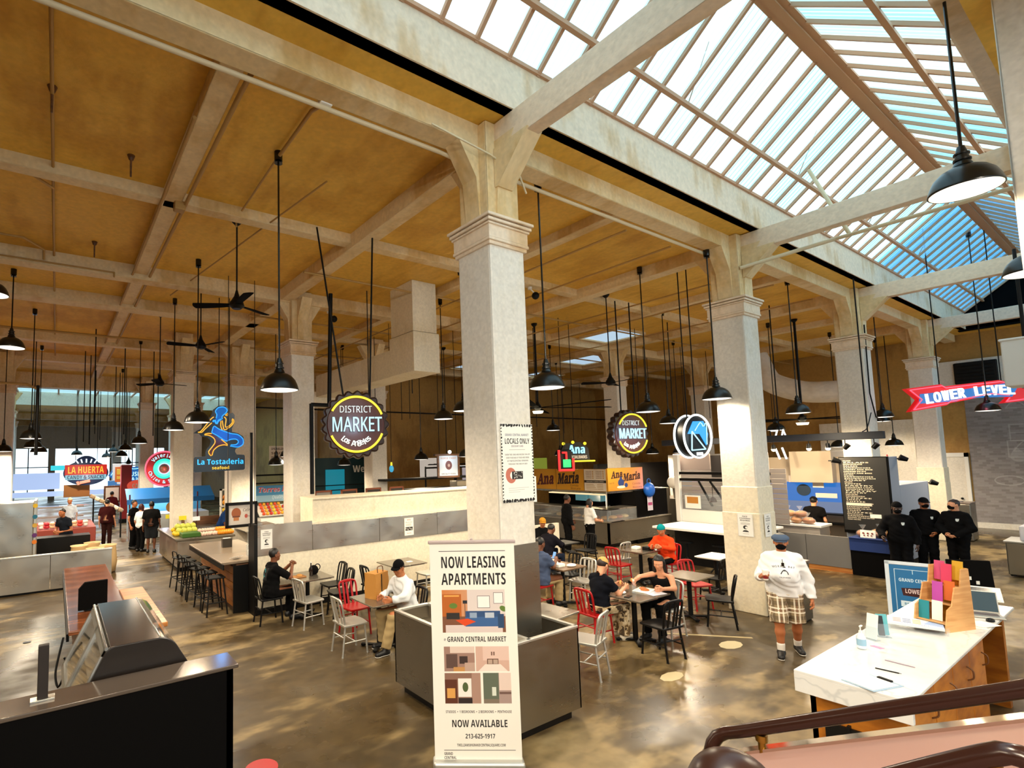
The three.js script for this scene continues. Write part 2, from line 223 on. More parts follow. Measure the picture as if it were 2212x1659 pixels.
  // painted grey brick mural wall at the right end (bricks by relief only, far away)
  const mural = canvasTex(1024, 512, (g, w, h) => {
    g.fillStyle = '#8d8684'; g.fillRect(0, 0, w, h); for (let y = 0; y < h; y += 8) for (let x = (y / 8 % 2) * 9; x < w; x += 18) { g.fillStyle = `rgba(${rnd() < 0.5 ? '60,55,55' : '200,196,194'},${0.05 + rnd() * 0.1})`; g.fillRect(x, y, 17, 7); }
    g.strokeStyle = 'rgba(215,212,210,0.35)'; g.fillStyle = 'rgba(215,212,210,0.28)'; g.lineWidth = 3;
    for (let k = 0; k < 46; k++) { const x = 40 + rnd() * 940, y = 40 + rnd() * 420, s = 16 + rnd() * 30, q = Math.floor(rnd() * 4); g.beginPath(); if (q === 0) g.ellipse(x, y, s, s * 0.5, 0, 0, 7); else if (q === 1) { g.rect(x - s / 2, y - s * 0.7, s, s * 1.4); g.moveTo(x - s / 2, y); g.lineTo(x + s / 2, y); } else if (q === 2) { g.moveTo(x - s, y + s); g.quadraticCurveTo(x, y - s, x + s, y + s); g.closePath(); } else { g.arc(x, y, s * 0.6, 0, PI); g.lineTo(x - s * 0.2, y - s); } rnd() < 0.4 ? g.fill() : g.stroke(); }
    fitText(g, 'TACOS', 800, 330, 130, 50, 'rgba(215,212,210,.35)'); 
  });
  const mw = part(wallR, 'painted_mural', mg([face(11, 5.2).rotateY(-PI / 2).translate(28.485, 2.8, 0.9)], true), print(mural, 0.8)); mw.userData.label = 'grey brick with faint white painted drawings';
  struct('baseboard_right', mg([BB(28.42, 28.5, 0, 0.2, -4.6, 7)]), M.column);
  struct('trim_1', mg([BB(28.3, 28.5, 5.15, 6.2, -5.6, 7)]), M.column);
}
// door in a white panel at the right end
{
  const d = struct('door_1'); part(d, 'door_panel', mg([BB(28.42, 28.48, 0, 2.6, -5.7, -4.75, 0.01)]), M.column); part(d, 'frame', mg([BB(28.4, 28.5, 0, 2.75, -5.8, -5.7), BB(28.4, 28.5, 0, 2.75, -4.75, -4.65), BB(28.4, 28.5, 2.6, 2.75, -5.8, -4.65)]), M.white); part(d, 'handle', mg([SP(0.04, 28.37, 1.05, -4.9)]), M.iron);
  struct('wall_panel', mg([BB(28.2, 28.5, 0, 4.1, -9, -5.9)]), M.column);
}
// ---------- pendant lamps ----------
const LR = 0.245;
const lampParts = () => {
  const sh = LA([[LR, 0], [LR + 0.006, 0.004], [LR + 0.004, 0.02], [0.232, 0.075], [0.205, 0.135], [0.16, 0.185], [0.11, 0.215], [0.07, 0.228], [0.07, 0.24], [0.0, 0.24]], 36);
  const inn = LA([[LR - 0.004, 0.002], [0.225, 0.07], [0.198, 0.13], [0.155, 0.178], [0.0, 0.215]], 30);
  const soc = mg([CY(0.05, 0.072, 0.05, 0, 0.262, 0), CY(0.062, 0.062, 0.016, 0, 0.295, 0), CY(0.045, 0.05, 0.05, 0, 0.325, 0), CY(0.056, 0.056, 0.014, 0, 0.352, 0), CY(0.026, 0.044, 0.07, 0, 0.39, 0)], true);
  const disc = LA([[0, -0.014], [0.12, -0.011], [0.2, -0.004], [0.236, 0.004], [0.22, 0.02], [0, 0.04]], 30);
  return { sh: plain(sh), inn: plain(inn), soc, disc: plain(disc) };
};
const LP = lampParts(), canopyG = mg([CY(0.055, 0.055, 0.13, 0, -0.065, 0), CY(0.035, 0.055, 0.03, 0, -0.145, 0)], true);
const shadeIn = mat(0xf2ead8, 0.5);
function pendant(label, [x, y, z], top, o = {}) {
  const t = thing('pendant_lamp', label, 'lamp', [x, y, z], 0, o.group);
  part(t, 'shade', LP.sh, M.enamel); part(t, 'reflector', LP.inn, shadeIn); part(t, 'socket', LP.soc, M.enamel);
  part(t, 'diffuser', LP.disc, M.lampGlow);
  part(t, 'stem', mg([rod([0, 0.4, 0], [0, top - y - 0.1, 0], 0.013)], true), M.blackGloss);
  const c = part(t, 'canopy', canopyG, M.blackGloss); c.position.y = top - y;
  if (!o.dark) { const s = new THREE.SpotLight(LAMP_COLOR, (o.k ?? 1) * LAMP_I, 0, 1.47, 0.35, 2); s.position.set(x, y - 0.035, z); s.target.position.set(x, y - 2, z); s.shadow.radius = 8; s.castShadow = true; s.name = 'lamp_light'; scene.add(s, s.target); }
  return t;
}
{
  const near = [
    ['black dome pendant lamp on a long stem left of the white framed wall opening', 2.43, 3.93, -6.5, 7.2],
    ['black dome pendant lamp hanging just left of the mermaid neon sign, nearest one there', 2.36, 3.82, -10.95, 7.2],
    ['black dome pendant lamp hanging second from the mermaid neon sign, behind a bigger lamp', 2.43, 3.84, -13.9, 7.2],
    ['brightly lit black pendant lamp high at the left edge below the dark bare ceiling', -0.86, 5.5, -13.4, 7.2],
    ['pendant lamp cut by the left edge of the photo, topmost of the left lamps', -1.03, 6.05, -11.4, 7.2],
    ['black dome pendant lamp hanging just right of the nearest white column', 5.92, 3.97, -5.05, 7.1],
    ['black dome pendant lamp hanging at the left face of the second column', 10.55, 4.0, -4.92, 6.94],
    ['black dome pendant lamp above the smaller round neon market sign', 10.95, 3.91, -6.55, 7.2],
    ['smaller black pendant lamp just right of the lamp over the round market sign', 14.9, 3.85, -8.3, 7.2],
    ['black dome pendant lamp between the second and third columns', 14.95, 3.88, -5.16, 7.2],
    ['very large near black pendant lamp with glowing white mouth under the skylight', 6.95, 5.34, -0.97, 9.2],
    ['large near black pendant lamp cut by the right edge of the photo', 9.6, 5.02, -0.88, 9.0],
    ['black dome pendant lamp seen inside the white framed opening, topmost there', 8.4, 4.0, -10.6, 7.2],
    ['black dome pendant lamp between the third and fourth columns', 21, 3.93, -5.1, 7.2],
    ['black dome pendant lamp with bluish mouth below the red ribbon neon sign', 20.9, 3.93, -2.96, 8.9],
    ['black dome pendant lamp over the dining tables, behind the nearest column', 7.4, 4.0, -8.6, 7.2]];
  near.forEach(([l, x, y, z, top], i) => pendant(l, [x, y, z], top, { k: [10, 11].includes(i) ? 0.5 : i === 6 ? 0.55 : 1 }));
  const ord = ['first', 'second', 'third', 'fourth', 'fifth', 'sixth', 'seventh', 'eighth', 'ninth', 'tenth', 'eleventh', 'twelfth'];
  const rowOf = (list, where, k) => list.forEach(([x, y, z], i) => pendant(`small black dome pendant lamp ${where}, ${ord[i]} from the left`, [x, y, z], z < -37.7 ? 6.7 : z < -29 ? 7.42 : 7.2, { k }));
  rowOf([[-1.5, 3.54, -21.8], [-0.58, 3.74, -16.6], [-0.62, 3.6, -19.6], [-0.52, 3.5, -21.6], [0.85, 3.56, -31], [2.36, 3.45, -33.6], [2.62, 3.74, -32.8], [2.34, 3.38, -25.4], [2.3, 3.6, -23.5], [2.28, 3.7, -19.1]], 'over the far left market aisle', 0.9);
  rowOf([[5.75, 2.9, -15.7], [6.1, 3.15, -15.6], [8.7, 2.82, -16.8], [10.9, 2.96, -15.1], [10.2, 3.02, -11.8]], 'low behind the framed opening', 0.7);
  rowOf([[15.6, 3.93, -13.1], [18.6, 3, -15.3], [20.2, 2.98, -12.0]], 'above the yellow taqueria signboard', 0.8);
  rowOf([[19.4, 2.98, -10.45], [19.6, 3.65, -7.4], [23.3, 3.07, -6.9], [26.2, 4.0, -6.4], [24.8, 3.08, -5.8]], 'over the bakery kiosk at the right', 0.8);
  // unseen pendant lamps over stair and aisle, placed to light the near columns
  for (const [x, y, z, k] of [[0.7, 5.6, -0.75, 1], [-1.6, 4.6, 0.9, 1.2], [2.6, 4.8, 1.6, 1], [-3.6, 4.6, -1.9, 1.2], [0.6, 4.6, 3.4, 1], [8.6, 4.8, 3.6, 1], [13, 4.6, 2.2, 1], [-4.6, 4.4, -6.5, 1.2]]) pendant('unseen black dome pendant lamp over the stair hall, lighting the near columns', [x, y, z], 7.2, { group: 'lamps out of view', k });
}
// ---------- ceiling fans ----------
const bladeG = (len, w, th = 0.012) => { const s = new THREE.Shape(); s.moveTo(0, -w * 0.28); s.quadraticCurveTo(len * 0.5, -w * 0.62, len * 0.95, -w * 0.5); s.quadraticCurveTo(len * 1.03, 0, len * 0.95, w * 0.5); s.quadraticCurveTo(len * 0.5, w * 0.45, 0, w * 0.28); return new THREE.ExtrudeGeometry(s, { depth: th, bevelEnabled: false, curveSegments: 10 }).rotateX(-PI / 2); };
function fan(label, [x, y, z], top, turn, o = {}) {
  const t = thing('ceiling_fan', label, 'ceiling fan', [x, y, z], turn), R0 = o.r ?? 0.75, n = o.n ?? 3, w = o.w ?? 0.17;
  part(t, 'motor', mg([CY(0.05, 0.11, 0.1, 0, 0.1, 0), CY(0.11, 0.13, 0.07, 0, 0.02, 0), CY(0.13, 0.07, 0.05, 0, -0.04, 0), CY(0.018, 0.05, 0.12, 0, 0.2, 0)], true), M.black);
  part(t, 'rod', mg([rod([0, 0.2, 0], [0, top - y - 0.05, 0], o.big ? 0.035 : 0.014)], true), M.black);
  part(t, 'canopy', mg([LA([[0, -0.1], [0.04, -0.1], [0.085, -0.05], [0.095, 0], [0, 0]], 20).translate(0, top - y, 0)], true), M.black);
  const bg = mg([bladeG(R0 - 0.1, w).rotateX(0.2).translate(0.1, 0, 0)]);
  for (let i = 0; i < n; i++) { const b = part(t, 'blade', bg, M.blackMatte); b.rotation.y = (i / n) * 2 * PI; }
  if (o.big) part(t, 'lamp', mg([CY(0.17, 0.14, 0.07, 0, -0.14, 0, 24)], true), glow(new THREE.Color(1, 0.85, 0.55), 3));
  return t;
}
fan('black three blade ceiling fan on a long rod left of the framed opening', [2.52, 5.68, -8.76], 7.2, 0.5);
fan('black ceiling fan half hidden behind a lamp stem above the mermaid sign', [2.78, 5.75, -12.6], 7.2, 1.0);
fan('black ceiling fan with flat spread blades at the far left ceiling', [2.34, 5.22, -15.5], 7.2, 0.2);
fan('black ceiling fan hanging between the first and second columns', [12.0, 4.84, -8.15], 7.2, 0.4);
fan('small far ceiling fan hanging above the green and blue signs of the left aisle', [2.9, 3.1, -28], 7.2, 0.3);
fan('black four blade fan low in the framed opening beside the nearest column', [12.3, 2.75, -15.4], 7.2, 0.3, { n: 5 });
fan('huge black fan with glowing lamp centre just right of the nearest column', [12.66, 4.5, -11.2], 7.2, -0.45, { r: 2.5, w: 0.2, n: 6, big: true });
fan('huge black fan with glowing lamp centre behind the second and third columns', [19.83, 3.96, -6.75], 7.2, 0.35, { r: 1.9, w: 0.16, n: 6, big: true });
// ---------- conduits, pipes, ducts ----------
{
  const con = (label, pts, r, m = M.conduit) => solo('conduit', label, 'conduit', pipe(pts, r, 8), m);
  con('pale conduit running under the near beam from upper left to the nearest column', [[-3, 6.9, -4.98], [4.0, 6.9, -4.98], [4.33, 6.82, -4.9]], 0.028, M.pipeCream);
  con('pale conduit along the beam edge between the first and second columns', [[4.95, 6.82, -4.9], [5.4, 6.9, -4.99], [10.8, 6.9, -4.99]], 0.028, M.pipeCream);
  con('thin cable sagging round the top of the nearest column', [[3.6, 6.92, -4.6], [4.4, 6.72, -4.47], [4.9, 6.6, -4.47], [5.1, 6.45, -4.55], [5.5, 6.88, -4.97]], 0.012, M.pipeCream);
  con('thin cable climbing from the nearest column to the cross beam', [[4.5, 6.65, -4.46], [4.7, 6.95, -4.36], [4.72, 7.22, -4.2], [4.72, 7.22, -1.1]], 0.012, M.brownWood);
  con('dark conduit dropping from the white junction box to the long stem lamp', [[2.4, 6.96, -5.0], [2.43, 7.13, -5.4], [2.43, 7.13, -6.5]], 0.024);
  con('dark conduit feeding the fan left of the framed opening', [[2.43, 7.14, -6.5], [2.47, 7.14, -8.62], [2.47, 7.0, -8.62]], 0.016);
  con('paired conduit bent along the left ceiling rib', [[1.58, 6.98, -5.0], [1.58, 7.0, -5.3], [1.56, 6.99, -27]], 0.03);
  con('second conduit fixed beside the left ceiling rib', [[1.24, 6.98, -6], [1.24, 6.98, -27]], 0.022);
  con('straight sprinkler pipe crossing the far left ceiling panel lengthwise', [[-0.14, 7.12, -5.2], [-0.14, 7.12, -24]], 0.02);
  con('straight pipe running across the left ceiling in front of the dark bay', [[-12, 6.75, -17.1], [3.0, 6.75, -17.1], [3.0, 5.7, -17.1]], 0.035);
  con('bent conduit with a hook end at the left edge of the ceiling', [[-3, 7.12, -11.2], [-0.6, 7.12, -11.2], [-0.3, 7.1, -11.6], [-0.3, 6.98, -11.8]], 0.022);
  con('thin conduit with small drop at the left ceiling beam', [[-3, 6.95, -11.85], [0.9, 6.95, -11.85], [0.9, 6.85, -11.85]], 0.016);
  con('curved conduit ending near the left edge of the ceiling', [[-3, 7.1, -8.6], [-0.4, 7.1, -8.6], [-0.14, 7.1, -8.9]], 0.02);
  con('sprinkler line crossing the ceiling above the hanging rods', [[3.2, 7.05, -6.6], [2.2, 7.05, -13.2]], 0.014);
  for (const [x, i] of [[8.2, 0], [9.6, 1], [12.6, 2], [14, 3], [16.3, 4]]) con(['first', 'second', 'third', 'fourth', 'fifth'][i] + ' straight ceiling pipe right of the nearest column, counted outwards', [[x, 6.87, -5.1], [x, 6.87, -20]], 0.02);
  for (const [z, i] of [[-9.8, 0], [-13.5, 1], [-17.4, 2], [-20.4, 3]]) con(['nearest', 'second', 'third', 'furthest'][i] + ' horizontal pipe under the ceiling across the middle bays', [[4.2, 6.905, z], [28, 6.905, z]], 0.025);
  con('white sprinkler pipe hanging below the second cross beam', [[10.9, 6.5, -4.5], [11.5, 6.72, -3.2], [11.6, 6.74, -1.0]], 0.035, M.pipeCream);
  con('white pipe drop from the skylight to the hanging sprinkler pipe', [[11.52, 6.72, -3.0], [11.52, 8.15, -3.5]], 0.03, M.pipeCream);
  con('short white pipe elbow at the right side of the second column capital', [[11.75, 6.95, -5.3], [11.75, 5.95, -5.3], [11.5, 5.75, -5.2]], 0.05, M.pipeCream);
  con('black pipe standing against the white wall at the framed opening', [[4.85, 4.3, -10.95], [4.85, 2.25, -10.95]], 0.05, M.black);
  con('black pipe arm reaching right from the standing pipe', [[4.85, 4.28, -10.95], [6.1, 4.28, -10.95]], 0.045, M.black);
  con('black vertical drop pipe beside the round neon market sign', [[5.3, 6.9, -10.8], [5.3, 4.28, -10.95]], 0.05, M.black);
  con('black cable running down the third column', [[17.5, 6.2, -4.45], [17.4, 4.4, -4.44], [17.7, 3.8, -4.44], [18.2, 3.7, -4.44]], 0.015, M.black);
  con('vertical steel conduit down the far left lamp rail', [[-0.45, 5.1, -16.2], [-0.45, 3.3, -16.2]], 0.04, M.iron);
  con('dark rail bend over the far left pendant lamps', [[-6, 5.12, -16.2], [-0.7, 5.12, -16.2], [-0.45, 5.0, -16.2]], 0.03, M.conduit);
  con('long dark conduit rail hung across the far middle hall', [[5.7, 4.9, -17.8], [27, 4.9, -17.8], [27, 7.15, -17.8]], 0.03, M.iron);
  // thin hanger rods of the far ceiling
  for (let i = 0; i < 20; i++) { const x = 6 + i + rr(0, 0.8), z = -9.5 - rr(0, 10), y = rr(3.3, 4.8); solo('hanger_rod', 'thin dark rod hanging over the middle stalls, ' + ORD[i] + ' counting along the hall', 'hanger rod', pipe([[x, 7.19, z], [x, y, z]], 0.012, 6), M.iron); }
  for (let i = 0; i < 12; i++) { const x = -1 + rr(0, 5), z = -18 - i * 1.1 - rr(0, 0.8); solo('hanger_rod', 'thin dark rod hanging over the far left aisle, ' + ORD[i] + ' counting away from the viewer', 'hanger rod', pipe([[x, z < -29 ? 7.42 : 7.19, z], [x, rr(3.6, 4.4), z]], 0.018, 6), M.iron); }
  // junction boxes, sprinkler heads
  solo('junction_box', 'white junction box on the near beam at upper left', 'junction box', mg([RB(0.14, 0.11, 0.1, 2.4, 6.97, -4.97, 0.01)]), M.white);
  solo('junction_box', 'small box on the left rib where conduits meet', 'junction box', mg([RB(0.16, 0.14, 0.16, 1.5, 6.97, -8.3, 0.02)]), M.conduit);
  for (const [x, z, l] of [[-0.14, -6.6, 'on the pipe of the far left ceiling panel'], [0.75, -7.6, 'alone on the left ceiling panel'], [0.5, -11, 'in the second left ceiling panel']]) solo('ceiling_hook', 'dark hook with hanging tip ' + l, 'hook', mg([LA([[0, 0], [0.05, 0], [0.03, -0.06], [0.014, -0.07], [0.012, -0.3], [0, -0.3]], 12).translate(x, 7.2, z)], true), M.brownWood);
  for (const [x, y, z, l] of [[5.9, 6.88, -12.15, 'above the framed opening'], [9.4, 7.0, -8.4, 'between the first two columns']]) { const t = thing('security_camera', 'small dark security camera on the ceiling ' + l, 'camera', [x, y, z]); part(t, 'mount', mg([CY(0.05, 0.05, 0.06, 0, 0, 0), rod([0, 0, 0], [0.1, -0.12, 0.05], 0.015)], true), M.white); part(t, 'body', mg([SP(0.09, 0.12, -0.18, 0.06)], true), M.black); }
  // air duct
  const d = thing('air_duct', 'square beige air duct dropping from the ceiling and bending to the left', 'duct', [0, 0, 0]);
  part(d, 'riser', mg([BB(6.9, 7.6, 5.98, 7.2, -10.7, -9.75, 0.01)]), M.wallWhite);
  part(d, 'riser', mg([BB(6.87, 7.63, 5.02, 5.96, -10.74, -9.7, 0.01)]), M.wallWhite);
  part(d, 'run', mg([BB(6.9, 7.6, 5.02, 5.7, -15.2, -10.75, 0.01)]), M.wallWhite);
  part(d, 'outlet', mg([BB(6.8, 7.7, 4.75, 5.2, -15.9, -15.2, 0.02)]), M.wallWhite);
  const d2 = thing('air_duct', 'round pale duct elbow high beside the fourth column', 'duct', [0, 0, 0]); part(d2, 'elbow', mg([TB([[22.6, 6.6, -9], [22.6, 5.6, -8.6], [22.8, 5.1, -7.6], [23, 5.0, -6.4]], 0.38, 24, 16)], true), M.column);
  const d3 = thing('equipment_box', 'pale square box hung near the right edge above the red ribbon sign', 'box', [16.85, 0, -2.0]); part(d3, 'housing', mg([RB(0.75, 0.98, 0.6, 0.3, 4.72, 0.2, 0.03)]), M.white); part(d3, 'lid', mg([RB(0.8, 0.05, 0.65, 0.3, 5.22, 0.2, 0.02)]), M.white); part(d3, 'bracket', mg([rod([0.3, 5.2, 0.2], [0.3, 7.2, 0.2], 0.03)], true), M.iron);
  const vt = thing('wall_vent', 'dark louvred vent box on the white band of the right end wall', 'vent', [28.25, 5.7, -4.2], -PI / 2); part(vt, 'frame', mg([RB(1.1, 0.8, 0.08, 0, 0, 0, 0.12)]), M.iron); for (let i = 0; i < 5; i++) part(vt, 'louvre', mg([B(0.9, 0.03, 0.05, 0, -0.26 + i * 0.13, 0.05)]), M.black);
}

// unseen floodlights over the stair, placed to light the columns and dining floor
[[-3.4, 5.9, 0.6, 'left'], [0.2, 6.2, 1.6, 'middle'], [4.2, 5.9, 2.6, 'right']].forEach(([x, y, z, l], i) => {
  const t = thing('track_lamp', `${l} unseen floodlight over the stair hall, lighting the columns and dining floor`, 'lamp', [x, y, z]), to = V([4, 5, 9][i], 2.2, -6);
  const d = to.clone().sub(V(x, y, z)).normalize(), q = new THREE.Quaternion().setFromUnitVectors(V(0, -1, 0), d);
  part(t, 'head', mg([LA([[0.09, -0.1], [0.1, -0.1], [0.1, 0.06], [0.04, 0.12], [0, 0.12]], 20).applyQuaternion(q)], true), M.black); part(t, 'diffuser', mg([CY(0.088, 0.088, 0.01, 0, -0.09, 0).applyQuaternion(q)], true), M.lampGlow); part(t, 'stem', mg([rod([0, 0.05, 0], [0, 7.2 - y, 0], 0.015)], true), M.black);
  const s = new THREE.SpotLight(new THREE.Color(1, 0.9, 0.76), 30, 0, 0.72, 0.6, 2); s.position.copy(V(x, y, z).addScaledVector(d, 0.13)); s.target.position.copy(to); s.shadow.radius = 6; s.castShadow = true; s.name = 'unseen_flood_light'; scene.add(s, s.target);
});
// ---------- neon signs ----------
const neon = (r, g, b, k = 1) => glow(new THREE.Color(r, g, b), k * 0.5, 0x101010);
const NE = { yellow: neon(1, 0.78, 0.03, 2.2), cyan: neon(0.25, 0.75, 1, 3), white: neon(0.95, 1, 1, 3), blue: neon(0.03, 0.35, 1, 2), red: neon(1, 0.03, 0.03, 2), orange: neon(1, 0.42, 0.03, 2), pink: neon(1, 0.12, 0.2, 2), green: neon(0.02, 0.9, 0.25, 1.6), teal: neon(0.03, 0.85, 0.62, 1.8), pale: neon(0.5, 0.85, 1, 2) };
const arc = (r, a0, a1, z, n = 24) => Array.from({ length: n + 1 }, (_, i) => { const a = a0 + ((a1 - a0) * i) / n; return [r * Math.cos(a), r * Math.sin(a), z]; });
const stroke = (pts, r, n) => TB(pts, r, n ?? pts.length * 3, 7);
const letters = (t, size, w, x, y, z, d = 0.02, f = font) => { const g = TXT(t, size, d, f); g.computeBoundingBox(); const b = g.boundingBox; if (w) g.scale(w / (b.max.x - b.min.x), 1, 1); return g.translate(x, y, z); };
const arcLetters = (t, size, R0, aMid, spread, z, flip = false) => mg([...t].flatMap((c, i) => { if (c === ' ') return []; const a = aMid + (flip ? 1 : -1) * (i / (t.length - 1) - 0.5) * spread, g = TXT(c, size, 0.012); g.rotateZ(flip ? a + PI / 2 : a - PI / 2); return [g.translate(R0 * Math.cos(a), R0 * Math.sin(a), z)]; }), true);
const signLight = (x, y, z, color, i) => { const l = new THREE.PointLight(color, i * SIGN_I * 0.5, 0, 2); l.position.set(x, y, z); l.shadow.radius = 6; l.castShadow = true; l.name = 'sign_light'; scene.add(l); };
// bottle cap market signs
function capSign(label, [x, y, z], turn, R0, rods) {
  const t = thing('neon_sign', label, 'neon sign', [x, y, z], turn);
  const s = new THREE.Shape(), n = 21; for (let i = 0; i <= n * 8; i++) { const a = (i / (n * 8)) * 2 * PI, r = R0 * (0.955 + 0.045 * Math.cos(a * n)); i ? s.lineTo(r * Math.cos(a), r * Math.sin(a)) : s.moveTo(r, 0); }
  part(t, 'cap_body', mg([new THREE.ExtrudeGeometry(s, { depth: 0.1, bevelEnabled: true, bevelSize: 0.03, bevelThickness: 0.05, bevelSegments: 2 }).translate(0, 0, -0.2)]), mat(0x2a130c, 0.4));
  part(t, 'cap_face', mg([CY(R0 * 0.86, R0 * 0.9, 0.03, 0, 0, 0, 48).rotateX(PI / 2).translate(0, 0, -0.045)]), mat(0x4a1c16, 0.35));
  part(t, 'neon_tube', mg([stroke(arc(R0 * 0.83, 0.36, PI - 0.5, 0.03), R0 * 0.035), stroke(arc(R0 * 0.83, PI + 0.42, 2 * PI - 0.36, 0.03), R0 * 0.035)], true), NE.yellow, 'yellow neon arcs');
  part(t, 'neon_letters', mg([letters('MARKET', R0 * 0.44, R0 * 1.5, R0 * 0.03, 0, 0.0, 0.03, fontR)], true), NE.pale, 'glowing blue white letters');
  part(t, 'letters', mg([letters('DISTRICT', R0 * 0.2, R0 * 0.98, 0.0, R0 * 0.46, -0.028, 0.012, fontR)], true), M.paper);
  part(t, 'letters', mg([arcLetters('Los Angeles', R0 * 0.17, R0 * 0.58, -PI / 2, 1.45, -0.028, true)], true), M.paper);
  rods.forEach(([rx, dx, h]) => part(t, 'hanging_rod', [rod([rx, Math.sqrt(Math.max(0, R0 * R0 - rx * rx)) - 0.04, -0.12], [rx + dx, h - y, -0.12], 0.016)].map((q) => mg([q])), M.black));
  const n2 = V(Math.sin(turn), 0, Math.cos(turn)); signLight(x + n2.x * 0.35, y, z + n2.z * 0.35, new THREE.Color(0.5, 0.75, 1), 1.2);
  return t;
}
capSign('larger brown bottle-cap neon sign reading DISTRICT MARKET Los Angeles in the framed opening', [4.24, 3.6, -7.72], -0.35, 0.56, [[-0.2, -0.42, 7.05], [0.26, 0.1, 6.95]]);
capSign('smaller turned bottle-cap neon sign reading DISTRICT MARKET above the yellow signboard', [12.05, 3.5, -7.66], -0.2, 0.58, [[-0.2, 0, 6.9], [0.26, 0, 6.9]]);
{ // round white neon with N
  const t = thing('neon_sign', 'oval looking round neon sign with white double ring and blue letter N', 'neon sign', [11.55, 3.34, -5.84], -0.12);
  part(t, 'ring', mg([TB(arc(0.46, 0, 2 * PI, 0.02, 40).slice(0, -1), 0.022, 80, 8, true), TB(arc(0.46, 0, 2 * PI, -0.2, 40).slice(0, -1), 0.022, 80, 8, true)], true), NE.white, 'white neon rings');
  part(t, 'sign_drum', mg([new THREE.CylinderGeometry(0.44, 0.44, 0.18, 40).rotateX(PI / 2).translate(0, 0, -0.1)], true), M.black);
  part(t, 'blue_panel', mg([EX(shape([[-0.3, 0.05], [-0.1, 0.32], [0.25, 0.33], [0.38, 0.05], [0.3, -0.2], [0.1, 0.05]]), 0.012).translate(0, 0, -0.01)], true), NE.blue);
  part(t, 'neon_letter', mg([stroke([[-0.24, -0.3, 0.03], [-0.2, 0.1, 0.03]], 0.014, 4), stroke([[-0.2, 0.1, 0.03], [0.22, -0.28, 0.03]], 0.014, 4), stroke([[0.22, -0.28, 0.03], [-0.24, -0.3, 0.03]], 0.014, 4), stroke([[-0.1, 0.12, 0.03], [0.1, 0.3, 0.03], [0.2, 0.2, 0.03], [0.3, 0.3, 0.03], [0.28, -0.18, 0.03]], 0.01, 16)], true), NE.pale);
  part(t, 'letters', mg([letters('PIZZA', 0.07, 0.2, 0.05, -0.38, 0.0)], true), NE.white);
  part(t, 'hanging_rod', [rod([-0.15, 0.4, -0.1], [-0.15, 3.86, -0.1], 0.012), rod([0.15, 0.4, -0.1], [0.15, 3.86, -0.1], 0.012)].map((q) => mg([q])), M.black);
  signLight(11.5, 3.34, -5.4, new THREE.Color(0.9, 0.95, 1), 1.2);
}
